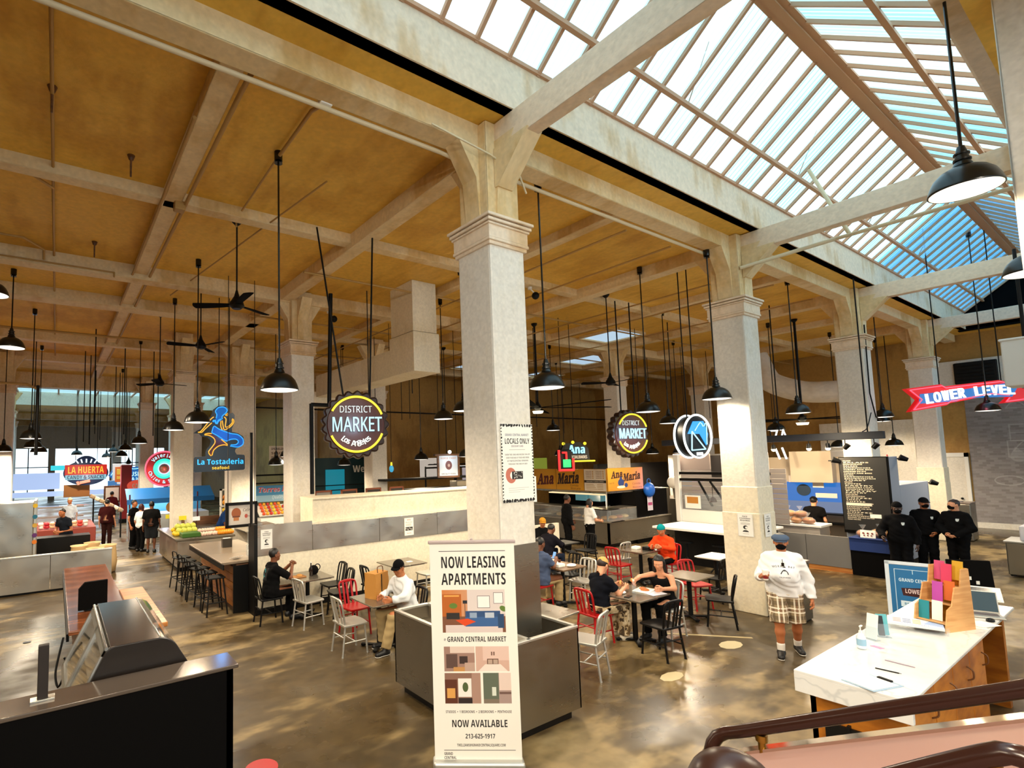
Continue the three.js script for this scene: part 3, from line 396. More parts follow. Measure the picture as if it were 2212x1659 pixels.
{ // mermaid
  const t = thing('neon_sign', 'black neon sign of a blue mermaid over the words La Tostaderia seafood', 'neon sign', [3.42, 3.58, -13.25], -0.24), k = 1.66 / 1480, p = (x, y) => [(x - 690) * k, -(y - 850) * k];
  const P2 = (l, z = 0.03) => l.map(([x, y]) => [...p(x, y), z]);
  part(t, 'board', mg([new THREE.ExtrudeGeometry(new THREE.Shape([[480, 330], [520, 190], [640, 95], [780, 95], [860, 160], [880, 270], [940, 250], [985, 310], [980, 480], [930, 600], [930, 680], [1060, 715], [1170, 790], [1195, 890], [1130, 1010], [1010, 1060], [990, 1120], [1030, 1190], [1190, 1200], [1205, 1230], [1205, 1510], [1180, 1535], [160, 1565], [130, 1540], [130, 1260], [160, 1235], [380, 1215], [370, 1130], [400, 1050], [460, 980], [480, 880], [420, 800], [280, 775], [230, 715], [120, 710], [180, 660], [260, 620]].map(([x, y]) => new THREE.Vector2(...p(x, y)))), { depth: 0.08, bevelEnabled: false }).translate(0, 0, -0.08)]), M.blackGloss);
  part(t, 'tail_panel', mg([new THREE.ExtrudeGeometry(new THREE.Shape([[500, 700], [545, 560], [720, 650], [1050, 745], [1165, 850], [1170, 950], [1080, 1020], [900, 990], [1040, 950], [1060, 880], [1000, 850], [800, 890]].map(([x, y]) => new THREE.Vector2(...p(x, y)))), { depth: 0.006, bevelEnabled: false })], true), glow(new THREE.Color(0.0, 0.12, 0.45), 0.4, 0x063a80));
  part(t, 'fin_panel', mg([new THREE.ExtrudeGeometry(new THREE.Shape([[340, 740], [440, 715], [540, 730], [860, 980], [640, 1010], [540, 1100], [500, 1210], [445, 1150], [560, 980], [570, 860], [480, 770]].map(([x, y]) => new THREE.Vector2(...p(x, y)))), { depth: 0.006, bevelEnabled: false })], true), mat(0x5a1408, 0.4));
  part(t, 'hair_panel', mg([new THREE.ExtrudeGeometry(new THREE.Shape([[590, 180], [640, 140], [770, 130], [825, 190], [800, 260], [700, 350], [690, 430], [600, 500], [530, 460], [600, 370]].map(([x, y]) => new THREE.Vector2(...p(x, y)))), { depth: 0.006, bevelEnabled: false })], true), glow(new THREE.Color(0.0, 0.16, 0.5), 0.4, 0x0a4a90));
  const R1 = 0.0125;
  part(t, 'neon_tube', mg([stroke(P2([[590, 380], [605, 300], [575, 220], [640, 140], [760, 130], [825, 195], [790, 265], [715, 335], [720, 400]]), R1), stroke(P2([[520, 460], [560, 420], [600, 510], [640, 430], [700, 400]]), R1 * 1.6), stroke(P2([[500, 695], [545, 555], [640, 615], [740, 660]]), R1), stroke(P2([[740, 660], [900, 720], [1050, 745], [1160, 840], [1165, 960], [1060, 1025], [890, 1000]]), R1), stroke(P2([[500, 700], [640, 780], [800, 888], [900, 850], [1020, 850], [1070, 910], [1010, 970], [900, 975]]), R1)], true), NE.blue, 'blue neon outline');
  part(t, 'neon_tube', mg([stroke(P2([[540, 350], [480, 400], [330, 600], [260, 680], [200, 690], [300, 690], [340, 640], [500, 480]]), R1), stroke(P2([[690, 440], [690, 560], [720, 640]]), R1), stroke(P2([[760, 350], [800, 400], [785, 570], [850, 560], [930, 480], [930, 400], [950, 390], [965, 470], [900, 560], [770, 640], [740, 560], [720, 430]]), R1), stroke(P2([[780, 310], [840, 270], [840, 310], [790, 320]]), R1 * 0.8), stroke(P2([[500, 720], [420, 715], [335, 745], [450, 760], [550, 830], [570, 920], [500, 1030], [435, 1130], [500, 1215], [540, 1090], [640, 1000], [760, 970], [850, 985], [700, 850]]), R1)], true), NE.orange, 'amber neon outline');
  part(t, 'neon_letters', mg([letters('La Tostaderia', 0.13, 1.08, 0.0, -0.55, 0.0, 0.025)], true), neon(0.02, 0.45, 1, 2.4));
  part(t, 'neon_letters', mg([letters('seafood', 0.075, 0.4, 0.0, -0.7, 0.0, 0.02)], true), neon(1, 0.55, 0.02, 2));
  part(t, 'hanging_rod', [rod([-0.05, 0.75, -0.04], [-0.05, 3.62, -0.04], 0.01), rod([0.2, 0.7, -0.04], [0.2, 3.62, -0.04], 0.01)].map((q) => mg([q])), M.black);
  signLight(3.35, 3.7, -12.8, new THREE.Color(0.1, 0.4, 1), 1.0);
}
{ // lower level ribbon
  const t = thing('neon_sign', 'red ribbon arrow neon sign reading LOWER LEVEL at the right edge', 'neon sign', [20.2, 4.42, -3.45], -0.57);
  const s = shape([[-1.05, 0.1], [-0.1, 0.2], [0, 0.14], [1.5, 0.28], [2.0, 0.16], [2.1, 0.26], [2.1, 0.02], [2.6, 0.1], [2.6, -0.24], [1.55, -0.34], [1.75, -0.18], [1.2, -0.12], [0.1, -0.3], [0, -0.36], [-1.0, -0.52], [-0.72, -0.2]]);
  part(t, 'ribbon', mg([EX(s, 0.1, 0.01).translate(-0.2, 0.05, -0.12)]), glow(new THREE.Color(1, 0.01, 0.02), 0.3, 0xc00810));
  const o = (l) => l.map(([x, y]) => [x - 0.2, y + 0.05, 0.02]);
  part(t, 'neon_tube', mg([pipe(o([[-0.98, 0.06], [-0.1, 0.16], [0, 0.1], [1.5, 0.24], [1.95, 0.14]]), 0.014), pipe(o([[-0.98, 0.06], [-0.68, -0.2], [-0.93, -0.47], [0, -0.32], [0.1, -0.26], [1.2, -0.08], [1.7, -0.13]]), 0.014), pipe(o([[1.7, -0.2], [1.6, -0.3], [2.5, -0.2]]), 0.014)], true), NE.pink);
  const wd = 'LOWER LEVEL', xs = [...wd].map((c, i) => -0.68 + i * 0.225);
  part(t, 'neon_letters', mg([...wd].flatMap((c, i) => (c === ' ' ? [] : [at(letters(c, 0.27, 0.18, 0, 0, 0, 0.03), xs[i], -0.13 + 0.05 * Math.sin(i * 0.35) + i * 0.022, 0.0, 0, 0, 0.1 - 0.03 * Math.max(0, i - 6))])), true), NE.white, 'white neon letters with blue glow');
  part(t, 'letter_backing', mg([EX(shape([[-0.95, -0.26], [-0.9, 0.0], [0.1, 0.08], [1.55, 0.26], [1.75, 0.1], [1.6, -0.12], [0.3, -0.14], [0.05, -0.22]]), 0.012).translate(0, 0, -0.012)], true), neon(0.02, 0.3, 0.9, 0.9));
  part(t, 'hanging_rod', [rod([-0.3, 0.2, -0.05], [-0.3, 4.6, -0.05], 0.012), rod([1.4, 0.3, -0.05], [1.4, 4.6, -0.05], 0.012)].map((q) => mg([q])), M.black);
  signLight(20.1, 4.3, -3.0, new THREE.Color(1, 0.15, 0.25), 1.5);
}
{ // far left aisle signs
  const t = thing('neon_sign', 'oval red and blue neon sign reading LA HUERTA CANDY & SNACKS', 'neon sign', [1.35, 2.62, -32.7], -0.05);
  part(t, 'board', mg([at(CY(1, 1, 0.14, 0, 0, 0, 40), 0, 0, 0, 0, PI / 2).scale(1.05, 0.66, 1), at(CY(0.6, 0.6, 0.12, 0, 0, 0, 30), 0, 0.32, 0, 0, PI / 2)], true), mat(0x0a2a52, 0.4));
  part(t, 'red_band', mg([RB(1.95, 0.56, 0.05, 0, 0.16, 0.08, 0.2)], true), neon(1, 0.02, 0.01, 0.9)); part(t, 'white_band', mg([RB(1.9, 0.28, 0.05, 0, -0.22, 0.08, 0.08)], true), neon(0.4, 0.8, 0.95, 1.0));
  part(t, 'neon_letters', mg([letters('LA HUERTA', 0.36, 1.65, 0, 0.16, 0.11)], true), NE.orange); part(t, 'neon_letters', mg([letters('CANDY & SNACKS', 0.19, 1.7, 0, -0.22, 0.11)], true), mat(0x0a3050));
  part(t, 'ray', mg([-0.6, -0.3, 0, 0.3, 0.6].map((a) => at(B(0.06, 0.2, 0.02), Math.sin(a) * 0.75, 0.35 + Math.cos(a) * 0.3, 0.1, 0, 0, -a))), NE.white);
  part(t, 'candy', mg([at(RB(0.5, 0.16, 0.05, 0, 0, 0, 0.05), -0.05, -0.48, 0.1, 0, 0, 0.2), at(B(0.12, 0.2, 0.03), -0.36, -0.54, 0.1, 0, 0, 0.4)]), mat(0xe09a88)); part(t, 'hanging_rod', [rod([-0.5, 0.5, 0], [-0.5, 4.85, 0], 0.015), rod([0.5, 0.5, 0], [0.5, 4.85, 0], 0.015)].map((q) => mg([q])), M.black); signLight(1.35, 2.5, -32, new THREE.Color(1, 0.3, 0.25), 3);
  const u = thing('neon_sign', 'blue map shaped neon sign reading PUPUSERIA behind the red round sign', 'neon sign', [3.7, 2.52, -33.5], -0.1);
  part(u, 'board', mg([EX(shape([[-1.25, -0.1], [-1.0, 0.3], [-0.6, 0.55], [0, 0.35], [0.6, 0.4], [1.3, 0.2], [1.3, -0.4], [0.6, -0.6], [-0.8, -0.5]]), 0.12)], true), neon(0.0, 0.22, 0.75, 0.8)); part(u, 'neon_tube', mg([stroke([[-1.1, -0.1, 0.15], [-0.9, 0.25, 0.15], [-0.55, 0.42, 0.15], [0, 0.24, 0.15], [0.6, 0.3, 0.15], [1.1, 0.2, 0.15]], 0.02)], true), NE.cyan); part(u, 'neon_letters', mg([letters('PUPUSERIA', 0.24, 1.5, 0.1, -0.05, 0.13), letters('& Juanita', 0.15, 0.9, 0.4, -0.33, 0.13)], true), NE.pale); part(u, 'hanging_rod', [rod([-0.4, 0.4, 0], [-0.4, 4.85, 0], 0.015), rod([0.5, 0.3, 0], [0.5, 4.85, 0], 0.015)].map((q) => mg([q])), M.black);
  const v = thing('neon_sign', "round red and teal neon sign reading Valeria's Chiles & Spices", 'neon sign', [4.15, 2.79, -25.9], -0.16);
  part(v, 'board', mg([at(CY(0.8, 0.8, 0.12, 0, 0, 0, 48), 0, 0, 0, 0, PI / 2)], true), mat(0xa8101c, 0.4)); part(v, 'ring', mg([new THREE.TorusGeometry(0.78, 0.035, 8, 48).translate(0, 0, 0.07)], true), NE.pink); part(v, 'ring', mg([new THREE.TorusGeometry(0.36, 0.1, 8, 48).translate(0, 0, 0.06)], true), NE.teal); part(v, 'ring', mg([new THREE.TorusGeometry(0.25, 0.03, 8, 36).translate(0, 0, 0.1)], true), NE.cyan); part(v, 'centre', mg([SP(0.2, 0, 0, 0.02)], true), M.brownWood);
  part(v, 'neon_letters', mg([arcLetters("Valeria's", 0.16, 0.6, PI / 2, 1.7, 0.07), arcLetters('Chiles & Spices', 0.14, 0.6, -PI / 2, 2.6, 0.07, true)], true), NE.pale); part(v, 'hanging_rod', [rod([-0.3, 0.7, 0], [-0.3, 4.4, 0], 0.02), rod([0.3, 0.7, 0], [0.3, 4.4, 0], 0.02)].map((q) => mg([q])), M.black); signLight(4.1, 2.7, -25.4, new THREE.Color(1, 0.3, 0.35), 2);
  const q = thing('neon_sign', 'small red sign with round top above the blue awning stall', 'neon sign', [3.6, 1.9, -30.5], -0.1); part(q, 'board', mg([at(CY(0.5, 0.5, 0.1, 0, 0, 0, 24), 0, 0, 0, 0, PI / 2).scale(1, 0.6, 1)], true), neon(1, 0.1, 0.05, 0.9)); part(q, 'letters', mg([letters('CAFE', 0.22, 0.5, 0, 0, 0.05)], true), M.paper); part(q, 'post', [B(0.3, 0.7, 0.1, 0, -0.5, -0.02)].map((q) => mg([q])), M.steel);
  const r = thing('menu_sign', 'square backlit food sign in orange and white beside the aisle', 'sign', [3.05, 2.5, -33], -0.1); part(r, 'frame', mg([RB(0.85, 1.15, 0.1, 0, 0, 0, 0.03)]), neon(1, 0.97, 0.95, 1.0)); part(r, 'picture', mg([RB(0.6, 0.85, 0.03, 0, -0.02, 0.06, 0.05)]), neon(1, 0.2, 0.02, 0.9)); part(r, 'picture', mg([RB(0.42, 0.3, 0.02, 0, 0.12, 0.08, 0.1), RB(0.42, 0.16, 0.02, 0, -0.2, 0.08, 0.06)]), neon(1, 0.6, 0.05, 1.0)); part(r, 'hanging_rod', [rod([0, 0.5, 0], [0, 4.85, 0], 0.015)].map((q) => mg([q])), M.black);
}
{ // small neon signs behind the yellow signboard and opening
  const t = thing('neon_sign', 'blue script neon sign reading Ana Especialidades with yellow bulbs', 'neon sign', [13.6, 3.05, -10.6], -0.25);
  part(t, 'board', mg([EX(shape([[-0.5, -0.28], [0.55, -0.28], [0.5, 0.15], [0.2, 0.35], [-0.4, 0.3], [-0.55, 0]]), 0.08).translate(0, 0, -0.08)], true), M.black); part(t, 'neon_letters', mg([letters('Ana', 0.26, 0.6, 0.05, 0.12, 0.0)], true), NE.cyan); part(t, 'letters', mg([letters('ESPECIALIDADES', 0.1, 0.75, 0.05, -0.12, 0.0)], true), M.paper); part(t, 'neon_tube', mg([pipe([[-0.45, -0.25, 0.03], [0.7, -0.25, 0.03]], 0.025)], true), NE.yellow); part(t, 'bulb', mg([[-0.45, 0.3], [-0.1, 0.34], [0.35, 0.3]].map(([x, y]) => SP(0.05, x, y, 0.03, 8)), true), NE.yellow); part(t, 'hanging_rod', [rod([0, 0.3, -0.04], [0, 4.14, -0.04], 0.01)].map((q) => mg([q])), M.black);
  const u = thing('neon_sign', 'red and green neon cup sign standing over the yellow signboard', 'neon sign', [12.75, 2.85, -10.3], -0.25);
  part(u, 'board', mg([RB(0.5, 0.62, 0.08, 0, 0, -0.05, 0.03)]), M.black); part(u, 'neon_tube', mg([pipe([[-0.24, 0.3, 0.02], [-0.24, -0.3, 0.02], [0.26, -0.3, 0.02], [0.26, 0.05, 0.02]], 0.035), pipe([[-0.12, 0.22, 0.02], [0.02, 0.22, 0.02], [0.02, 0.02, 0.02]], 0.03)], true), NE.red); part(u, 'neon_panel', mg([RB(0.28, 0.24, 0.03, 0.04, -0.1, 0.01, 0.03)]), NE.green); part(u, 'hanging_rod', [rod([0, 0.3, -0.04], [0, 4.34, -0.04], 0.01)].map((q) => mg([q])), M.black); signLight(12.7, 2.8, -9.8, new THREE.Color(1, 0.25, 0.1), 0.7);
  const w = thing('neon_sign', 'zigzag white tube neon sign behind the black beam at the bakery', 'neon sign', [17.2, 3.15, -6.4], -0.4); part(w, 'neon_tube', mg([pipe([[-0.3, 0.4, 0], [-0.1, 0.4, 0], [-0.22, 0.1, 0]], 0.02), pipe([[0.0, 0.1, 0], [0.1, 0.42, 0], [0.24, 0.1, 0]], 0.02), pipe([[-0.2, -0.1, 0], [-0.08, -0.4, 0]], 0.025), pipe([[0.02, -0.08, 0], [0.14, -0.4, 0]], 0.025)], true), NE.white); part(w, 'frame', mg([rod([-0.3, 0.4, -0.03], [-0.3, 0.05, -0.03], 0.015), rod([0, 0.4, -0.03], [0, 4.04, -0.03], 0.015)], true), M.black);
  const h = thing('framed_sign', 'square hanging shop sign with round emblem and small top lamp in the opening', 'sign', [10.6, 2.72, -13.2], -0.3);
  part(h, 'frame', mg([BB(-0.38, -0.32, -0.36, 0.36, -0.04, 0.04), BB(0.32, 0.38, -0.36, 0.36, -0.04, 0.04), BB(-0.38, 0.38, -0.36, -0.3, -0.04, 0.04), BB(-0.48, 0.48, 0.34, 0.4, -0.08, 0.1)]), M.brownWood);
  part(h, 'panel', mg([face(0.66, 0.66).translate(0, 0.01, 0.01)], true), print(canvasTex(256, 256, (g) => { g.fillStyle = '#c9d2da'; g.fillRect(0, 0, 256, 256); fitText(g, 'HORSE THIEF', 128, 30, 210, 34, '#b98a72'); g.fillStyle = '#6a3f3c'; g.beginPath(); g.ellipse(132, 118, 44, 56, 0, 0, 7); g.fill(); g.fillStyle = '#b79a8c'; g.beginPath(); g.ellipse(134, 120, 16, 20, 0, 0, 7); g.fill(); fitText(g, 'SPECIALTY FOODS', 128, 226, 190, 24, '#47484e'); })));
  part(h, 'lamp', mg([SP(0.06, 0.02, 0.46, 0.1)], true), NE.white); part(h, 'hanging_rod', [rod([-0.3, 0.4, 0], [-0.3, 4.47, 0], 0.01), rod([0.3, 0.4, 0], [0.3, 4.47, 0], 0.01)].map((q) => mg([q])), M.black); signLight(10.5, 2.95, -12.85, new THREE.Color(0.8, 0.9, 1), 0.8);
}
// ---------- people: one continuous skin surface each, clothes fitted over it ----------
const smin = (a, b, k) => { const h = Math.max(k - Math.abs(a - b), 0) / k; return Math.min(a, b) - h * h * k * 0.25; };
function capD(px, py, pz, c) { // tapered capsule, optionally cut flat at its end
  const ax = c.a[0], ay = c.a[1], az = c.a[2], bx = c.b[0] - ax, by = c.b[1] - ay, bz = c.b[2] - az, l2 = bx * bx + by * by + bz * bz || 1e-9;
  const t0 = ((px - ax) * bx + (py - ay) * by + (pz - az) * bz) / l2, t = t0 < 0 ? 0 : t0 > 1 ? 1 : t0;
  const dx = px - ax - bx * t, dy = py - ay - by * t, dz = pz - az - bz * t;
  let d = Math.sqrt(dx * dx + dy * dy + dz * dz) - (c.ra + (c.rb - c.ra) * t);
  if (c.cut) d = Math.max(d, (t0 - 1) * Math.sqrt(l2));
  return d;
}
const field = (caps, k, grow = 0, clip) => (x, y, z) => { let d = 9; for (const c of caps) d = smin(d, capD(x, y, z, c), k); d -= grow; return clip ? Math.max(d, clip(x, y, z)) : d; };
function boundsOf(caps, pad) { const lo = [9, 9, 9], hi = [-9, -9, -9]; for (const c of caps) for (const [p, r] of [[c.a, c.ra], [c.b, c.rb]]) for (let i = 0; i < 3; i++) { lo[i] = Math.min(lo[i], p[i] - r - pad); hi[i] = Math.max(hi[i], p[i] + r + pad); } return [lo, hi]; }
function nets(f, [lo, hi], h) { // surface nets
  const n = [0, 1, 2].map((i) => Math.ceil((hi[i] - lo[i]) / h) + 1), [nx, ny, nz] = n, F = new Float32Array(nx * ny * nz), id = (i, j, k) => (k * ny + j) * nx + i;
  for (let k = 0; k < nz; k++) for (let j = 0; j < ny; j++) for (let i = 0; i < nx; i++) F[id(i, j, k)] = f(lo[0] + i * h, lo[1] + j * h, lo[2] + k * h);
  const vid = new Int32Array(nx * ny * nz).fill(-1), pos = [], idx = [];
  for (let k = 0; k < nz - 1; k++) for (let j = 0; j < ny - 1; j++) for (let i = 0; i < nx - 1; i++) {
    let s = 0, cx = 0, cy = 0, cz = 0, c = 0;
    const v = [F[id(i, j, k)], F[id(i + 1, j, k)], F[id(i, j + 1, k)], F[id(i + 1, j + 1, k)], F[id(i, j, k + 1)], F[id(i + 1, j, k + 1)], F[id(i, j + 1, k + 1)], F[id(i + 1, j + 1, k + 1)]];
    for (let q = 0; q < 8; q++) if (v[q] < 0) s |= 1 << q;
    if (s === 0 || s === 255) continue;
    for (let q = 0; q < 8; q++) for (const b of [1, 2, 4]) { if (q & b) continue; const w = q | b; if ((v[q] < 0) === (v[w] < 0)) continue; const t = v[q] / (v[q] - v[w]); cx += (q & 1) + (b === 1 ? t : 0); cy += ((q >> 1) & 1) + (b === 2 ? t : 0); cz += ((q >> 2) & 1) + (b === 4 ? t : 0); c++; }
    vid[id(i, j, k)] = pos.length / 3; pos.push(lo[0] + (i + cx / c) * h, lo[1] + (j + cy / c) * h, lo[2] + (k + cz / c) * h);
  }
  const quad = (a, b, c, d, flip) => { if (a < 0 || b < 0 || c < 0 || d < 0) return; flip ? idx.push(a, c, b, a, d, c) : idx.push(a, b, c, a, c, d); };
  for (let k = 1; k < nz - 1; k++) for (let j = 1; j < ny - 1; j++) for (let i = 1; i < nx - 1; i++) {
    const s = F[id(i, j, k)] < 0;
    if (s !== F[id(i + 1, j, k)] < 0) quad(vid[id(i, j - 1, k - 1)], vid[id(i, j, k - 1)], vid[id(i, j, k)], vid[id(i, j - 1, k)], !s);
    if (s !== F[id(i, j + 1, k)] < 0) quad(vid[id(i - 1, j, k - 1)], vid[id(i - 1, j, k)], vid[id(i, j, k)], vid[id(i, j, k - 1)], !s);
    if (s !== F[id(i, j, k + 1)] < 0) quad(vid[id(i - 1, j - 1, k)], vid[id(i, j - 1, k)], vid[id(i, j, k)], vid[id(i - 1, j, k)], !s);
  }
  const g = new THREE.BufferGeometry(); g.setAttribute('position', new THREE.Float32BufferAttribute(pos, 3)); g.setIndex(idx); g.computeVertexNormals(); return uvm(g);
}
const A3 = (v) => [v.x, v.y, v.z], mixv = (a, b, t) => [a[0] + (b[0] - a[0]) * t, a[1] + (b[1] - a[1]) * t, a[2] + (b[2] - a[2]) * t];
const SKIN = { light: mat(0xc98d6a, 0.55), tan: mat(0xa9673f, 0.55), brown: mat(0x6e4026, 0.55), dark: mat(0x3b2216, 0.55) };
const HAIR = { black: mat(0x0b0807, 0.5), brown: mat(0x24130b, 0.5), grey: mat(0x77726a, 0.6) };
const EYE = mat(0xf0eee8, 0.2), IRIS = mat(0x1a0f0a, 0.2);
// o: label, at, turn, pose 'stand'|'sit', s (scale), skin, wide, lean, head [yaw, pitch], L / R { el, wr, kn, an }, top { m, sleeve 0-2, loose, hem }, legs { m, len 0-2, loose }, shoe, hair, hat, mask, fine
function person(o) {
  const t = thing('person', o.label, 'person', o.at, o.turn), s = o.s ?? 1, sit = o.pose === 'sit', w = o.wide ?? 1, fine = o.fine ?? 1, cell = fine ? 0.015 : 0.026;
  const hipY = sit ? 0.555 : 0.93 * s, lean = o.lean ?? 0.03, up = (d, x = 0, f = 0) => [x, hipY + d * s * Math.cos(lean) - f * Math.sin(lean), d * s * Math.sin(lean) + f * Math.cos(lean)];
  const sh = { L: up(0.435, 0.168 * s * (0.7 + 0.3 * w)), R: up(0.435, -0.168 * s * (0.7 + 0.3 * w)) }, hd = up(0.675, 0, 0.02), nk = up(0.535);
  const J = {};
  for (const [k, sx] of [['L', 1], ['R', -1]]) {
    const q = o[k] ?? {}, hip = [sx * 0.09 * s, hipY - 0.02, 0];
    J[k] = { sh: sh[k], hip, el: q.el ?? [sx * 0.25 * s, sh[k][1] - 0.28 * s, sh[k][2] - 0.03], kn: q.kn ?? (sit ? [sx * 0.12, hipY - 0.01, 0.43 * s] : [sx * 0.095 * s, 0.5 * s, 0.03]), };
    J[k].wr = q.wr ?? [sx * 0.27 * s, sh[k][1] - 0.53 * s, sh[k][2] + 0.05]; J[k].an = q.an ?? (sit ? [sx * 0.12, 0.085, 0.4 * s] : [sx * 0.1 * s, 0.085, -0.02]); J[k].toe = q.toe ?? [J[k].an[0] + sx * 0.015, 0.035, J[k].an[2] + 0.15 * s];
  }
  const belly = (o.belly ?? 0) * s;
  const torso = [
    { a: up(0.02, -0.075 * s), b: up(0.02, 0.075 * s), ra: 0.115 * s * w, rb: 0.115 * s * w }, { a: up(0.02), b: up(0.22, 0, belly * 0.8), ra: 0.12 * s * w, rb: 0.115 * s * w + belly * 0.35 }, { a: up(0.16, -0.05 * s, belly * 0.5), b: up(0.16, 0.05 * s, belly * 0.5), ra: 0.105 * s * w, rb: 0.105 * s * w },
    { a: up(0.33, -0.075 * s), b: up(0.33, 0.075 * s), ra: 0.105 * s * w, rb: 0.105 * s * w }, { a: up(0.22), b: up(0.38), ra: 0.115 * s * w, rb: 0.105 * s * w }, { a: up(0.5), b: up(0.44, -0.15 * s), ra: 0.056 * s, rb: 0.05 * s }, { a: up(0.5), b: up(0.44, 0.15 * s), ra: 0.056 * s, rb: 0.05 * s }];
  const neck = [{ a: up(0.47), b: up(0.62, 0, 0.02), ra: 0.062 * s, rb: 0.056 * s }];
  const arm = (k, g = 0) => [{ a: J[k].sh, b: J[k].el, ra: 0.053 * s + g, rb: 0.041 * s + g }, { a: J[k].el, b: J[k].wr, ra: 0.041 * s + g, rb: 0.029 * s + g }];
  const leg = (k, g = 0) => [{ a: J[k].hip, b: J[k].kn, ra: 0.088 * s * Math.min(w, 1.15) + g, rb: 0.06 * s + g }, { a: J[k].kn, b: mixv(J[k].kn, J[k].an, 0.35), ra: 0.058 * s + g, rb: 0.057 * s + g }, { a: mixv(J[k].kn, J[k].an, 0.35), b: J[k].an, ra: 0.057 * s + g, rb: 0.038 * s + g }];
  const foot = (k, g = 0) => [{ a: [J[k].an[0], J[k].an[1] - 0.035, J[k].an[2] - 0.03], b: J[k].toe, ra: 0.042 * s + g, rb: 0.034 * s + g }];
  // hands: palm, four unequal fingers, thumb from the side of the palm
  const hand = (k) => {
    const sx = k === 'L' ? 1 : -1, W3 = V(...J[k].wr), d = W3.clone().sub(V(...J[k].el)).normalize(), q = o[k] ?? {};
    if (q.dir) d.set(...q.dir).normalize();
    const n0 = q.palm ? V(...q.palm) : V(-sx, 0, 0.2), n = n0.sub(d.clone().multiplyScalar(n0.dot(d))).normalize(), side = V().crossVectors(d, n).normalize(), curl = q.curl ?? 0.5, P = (a, b, c) => A3(W3.clone().addScaledVector(d, a * s).addScaledVector(side, b * s).addScaledVector(n, c * s));
    const caps = [], fw = [-0.03, -0.01, 0.011, 0.031], fl = [0.066, 0.08, 0.075, 0.058];
    fw.forEach((b, i) => { caps.push({ a: P(0.005, b * 0.55, 0), b: P(0.085, b, 0), ra: 0.0165 * s, rb: 0.0125 * s }); let a = 0.088, c = 0, an = curl * 0.5, prev = P(a, b, c); for (let m = 0; m < 3; m++) { const L = fl[i] * [0.46, 0.31, 0.23][m]; a += L * Math.cos(an); c += L * Math.sin(an); const nx = P(a, b * (1 + 0.06 * (m + 1)), c); caps.push({ a: prev, b: nx, ra: (0.0102 - m * 0.0009) * s, rb: (0.0093 - m * 0.001) * s }); prev = nx; an += curl * 0.95; } });
    const tb = sx * (k === 'L' ? 1 : 1) * (q.thumb ?? -1); caps.push({ a: P(0.02, 0.022 * tb, 0.006), b: P(0.055, 0.05 * tb, 0.018), ra: 0.017 * s, rb: 0.0125 * s }, { a: P(0.055, 0.05 * tb, 0.018), b: P(0.085, 0.055 * tb, 0.03 + 0.01 * curl), ra: 0.0122 * s, rb: 0.0098 * s }, { a: P(0.085, 0.055 * tb, 0.03 + 0.01 * curl), b: P(0.105, 0.05 * tb, 0.038 + 0.012 * curl), ra: 0.0096 * s, rb: 0.008 * s });
    caps.push({ a: A3(W3.clone().addScaledVector(d, -0.05)), b: P(0.02, 0, 0), ra: 0.03 * s, rb: 0.025 * s });
    return caps;
  };
  // head
  const [hy, hp] = o.head ?? [0, 0], HQ = new THREE.Quaternion().setFromEuler(new THREE.Euler(hp + lean * 0.3, hy, 0, 'YXZ')), HC = V(...hd), hs = s * 1.0, HP = (x, y, z) => A3(V(x * hs, y * hs, z * hs).applyQuaternion(HQ).add(HC)), inv = HQ.clone().invert();
  const ell = (x, y, z, cx, cy, cz, rx, ry, rz) => { const a = (x - cx) / rx, b = (y - cy) / ry, c = (z - cz) / rz, r = Math.sqrt(a * a + b * b + c * c); return (r - 1) * Math.min(rx, ry, rz); };
  const local = (f) => { const p = V(); return (x, y, z) => { p.set(x - HC.x, y - HC.y, z - HC.z).applyQuaternion(inv).divideScalar(hs); return f(p.x, p.y, p.z) * hs; }; };
  const headF = (x, y, z) => {
    let d = ell(x, y, z, 0, 0.028, -0.012, 0.076, 0.094, 0.094); d = smin(d, ell(x, y, z, 0, -0.045, 0.03, 0.056, 0.066, 0.062), 0.05); d = smin(d, ell(x, y, z, 0, -0.088, 0.06, 0.026, 0.02, 0.022), 0.03);
    d = smin(d, ell(x, y, z, 0, 0.022, 0.072, 0.045, 0.012, 0.014), 0.025);
    const ax = Math.abs(x); d = Math.max(d, -ell(ax, y, z, 0.032, 0.004, 0.094, 0.02, 0.012, 0.014) * 0.8); d = smin(d, capD(x, y, z, { a: [0, 0.005, 0.082], b: [0, -0.032, 0.1], ra: 0.008, rb: 0.0125 }), 0.014); d = smin(d, ell(ax, y, z, 0.013, -0.036, 0.092, 0.009, 0.007, 0.008), 0.008);
    d = smin(d, ell(ax, y, z, 0.04, -0.02, 0.062, 0.02, 0.018, 0.018), 0.025); d = smin(d, capD(x, y, z, { a: [-0.019, -0.062, 0.08], b: [0.019, -0.062, 0.08], ra: 0.0055, rb: 0.0055 }), 0.006); d = smin(d, capD(x, y, z, { a: [-0.017, -0.071, 0.08], b: [0.017, -0.071, 0.08], ra: 0.006, rb: 0.006 }), 0.006);
    d = smin(d, Math.max(ell(ax, y, z, 0.08, -0.005, -0.008, 0.012, 0.032, 0.02), -ell(ax, y, z, 0.09, -0.003, -0.002, 0.008, 0.02, 0.011)), 0.008);
    return smin(d, capD(x, y, z, { a: [0, -0.05, -0.02], b: [0, -0.15, -0.035], ra: 0.056, rb: 0.058 }), 0.03);
  };
  const hb = (r, dn = 0.15) => [[HC.x - r * hs, HC.y - dn * hs, HC.z - r * hs], [HC.x + r * hs, HC.y + r * hs, HC.z + r * hs]];
  const all = [...torso.map((c) => ({ ...c, ra: c.ra - 0.024, rb: c.rb - 0.024 })), ...neck, ...arm('L'), ...arm('R'), ...leg('L'), ...leg('R'), ...foot('L'), ...foot('R')];
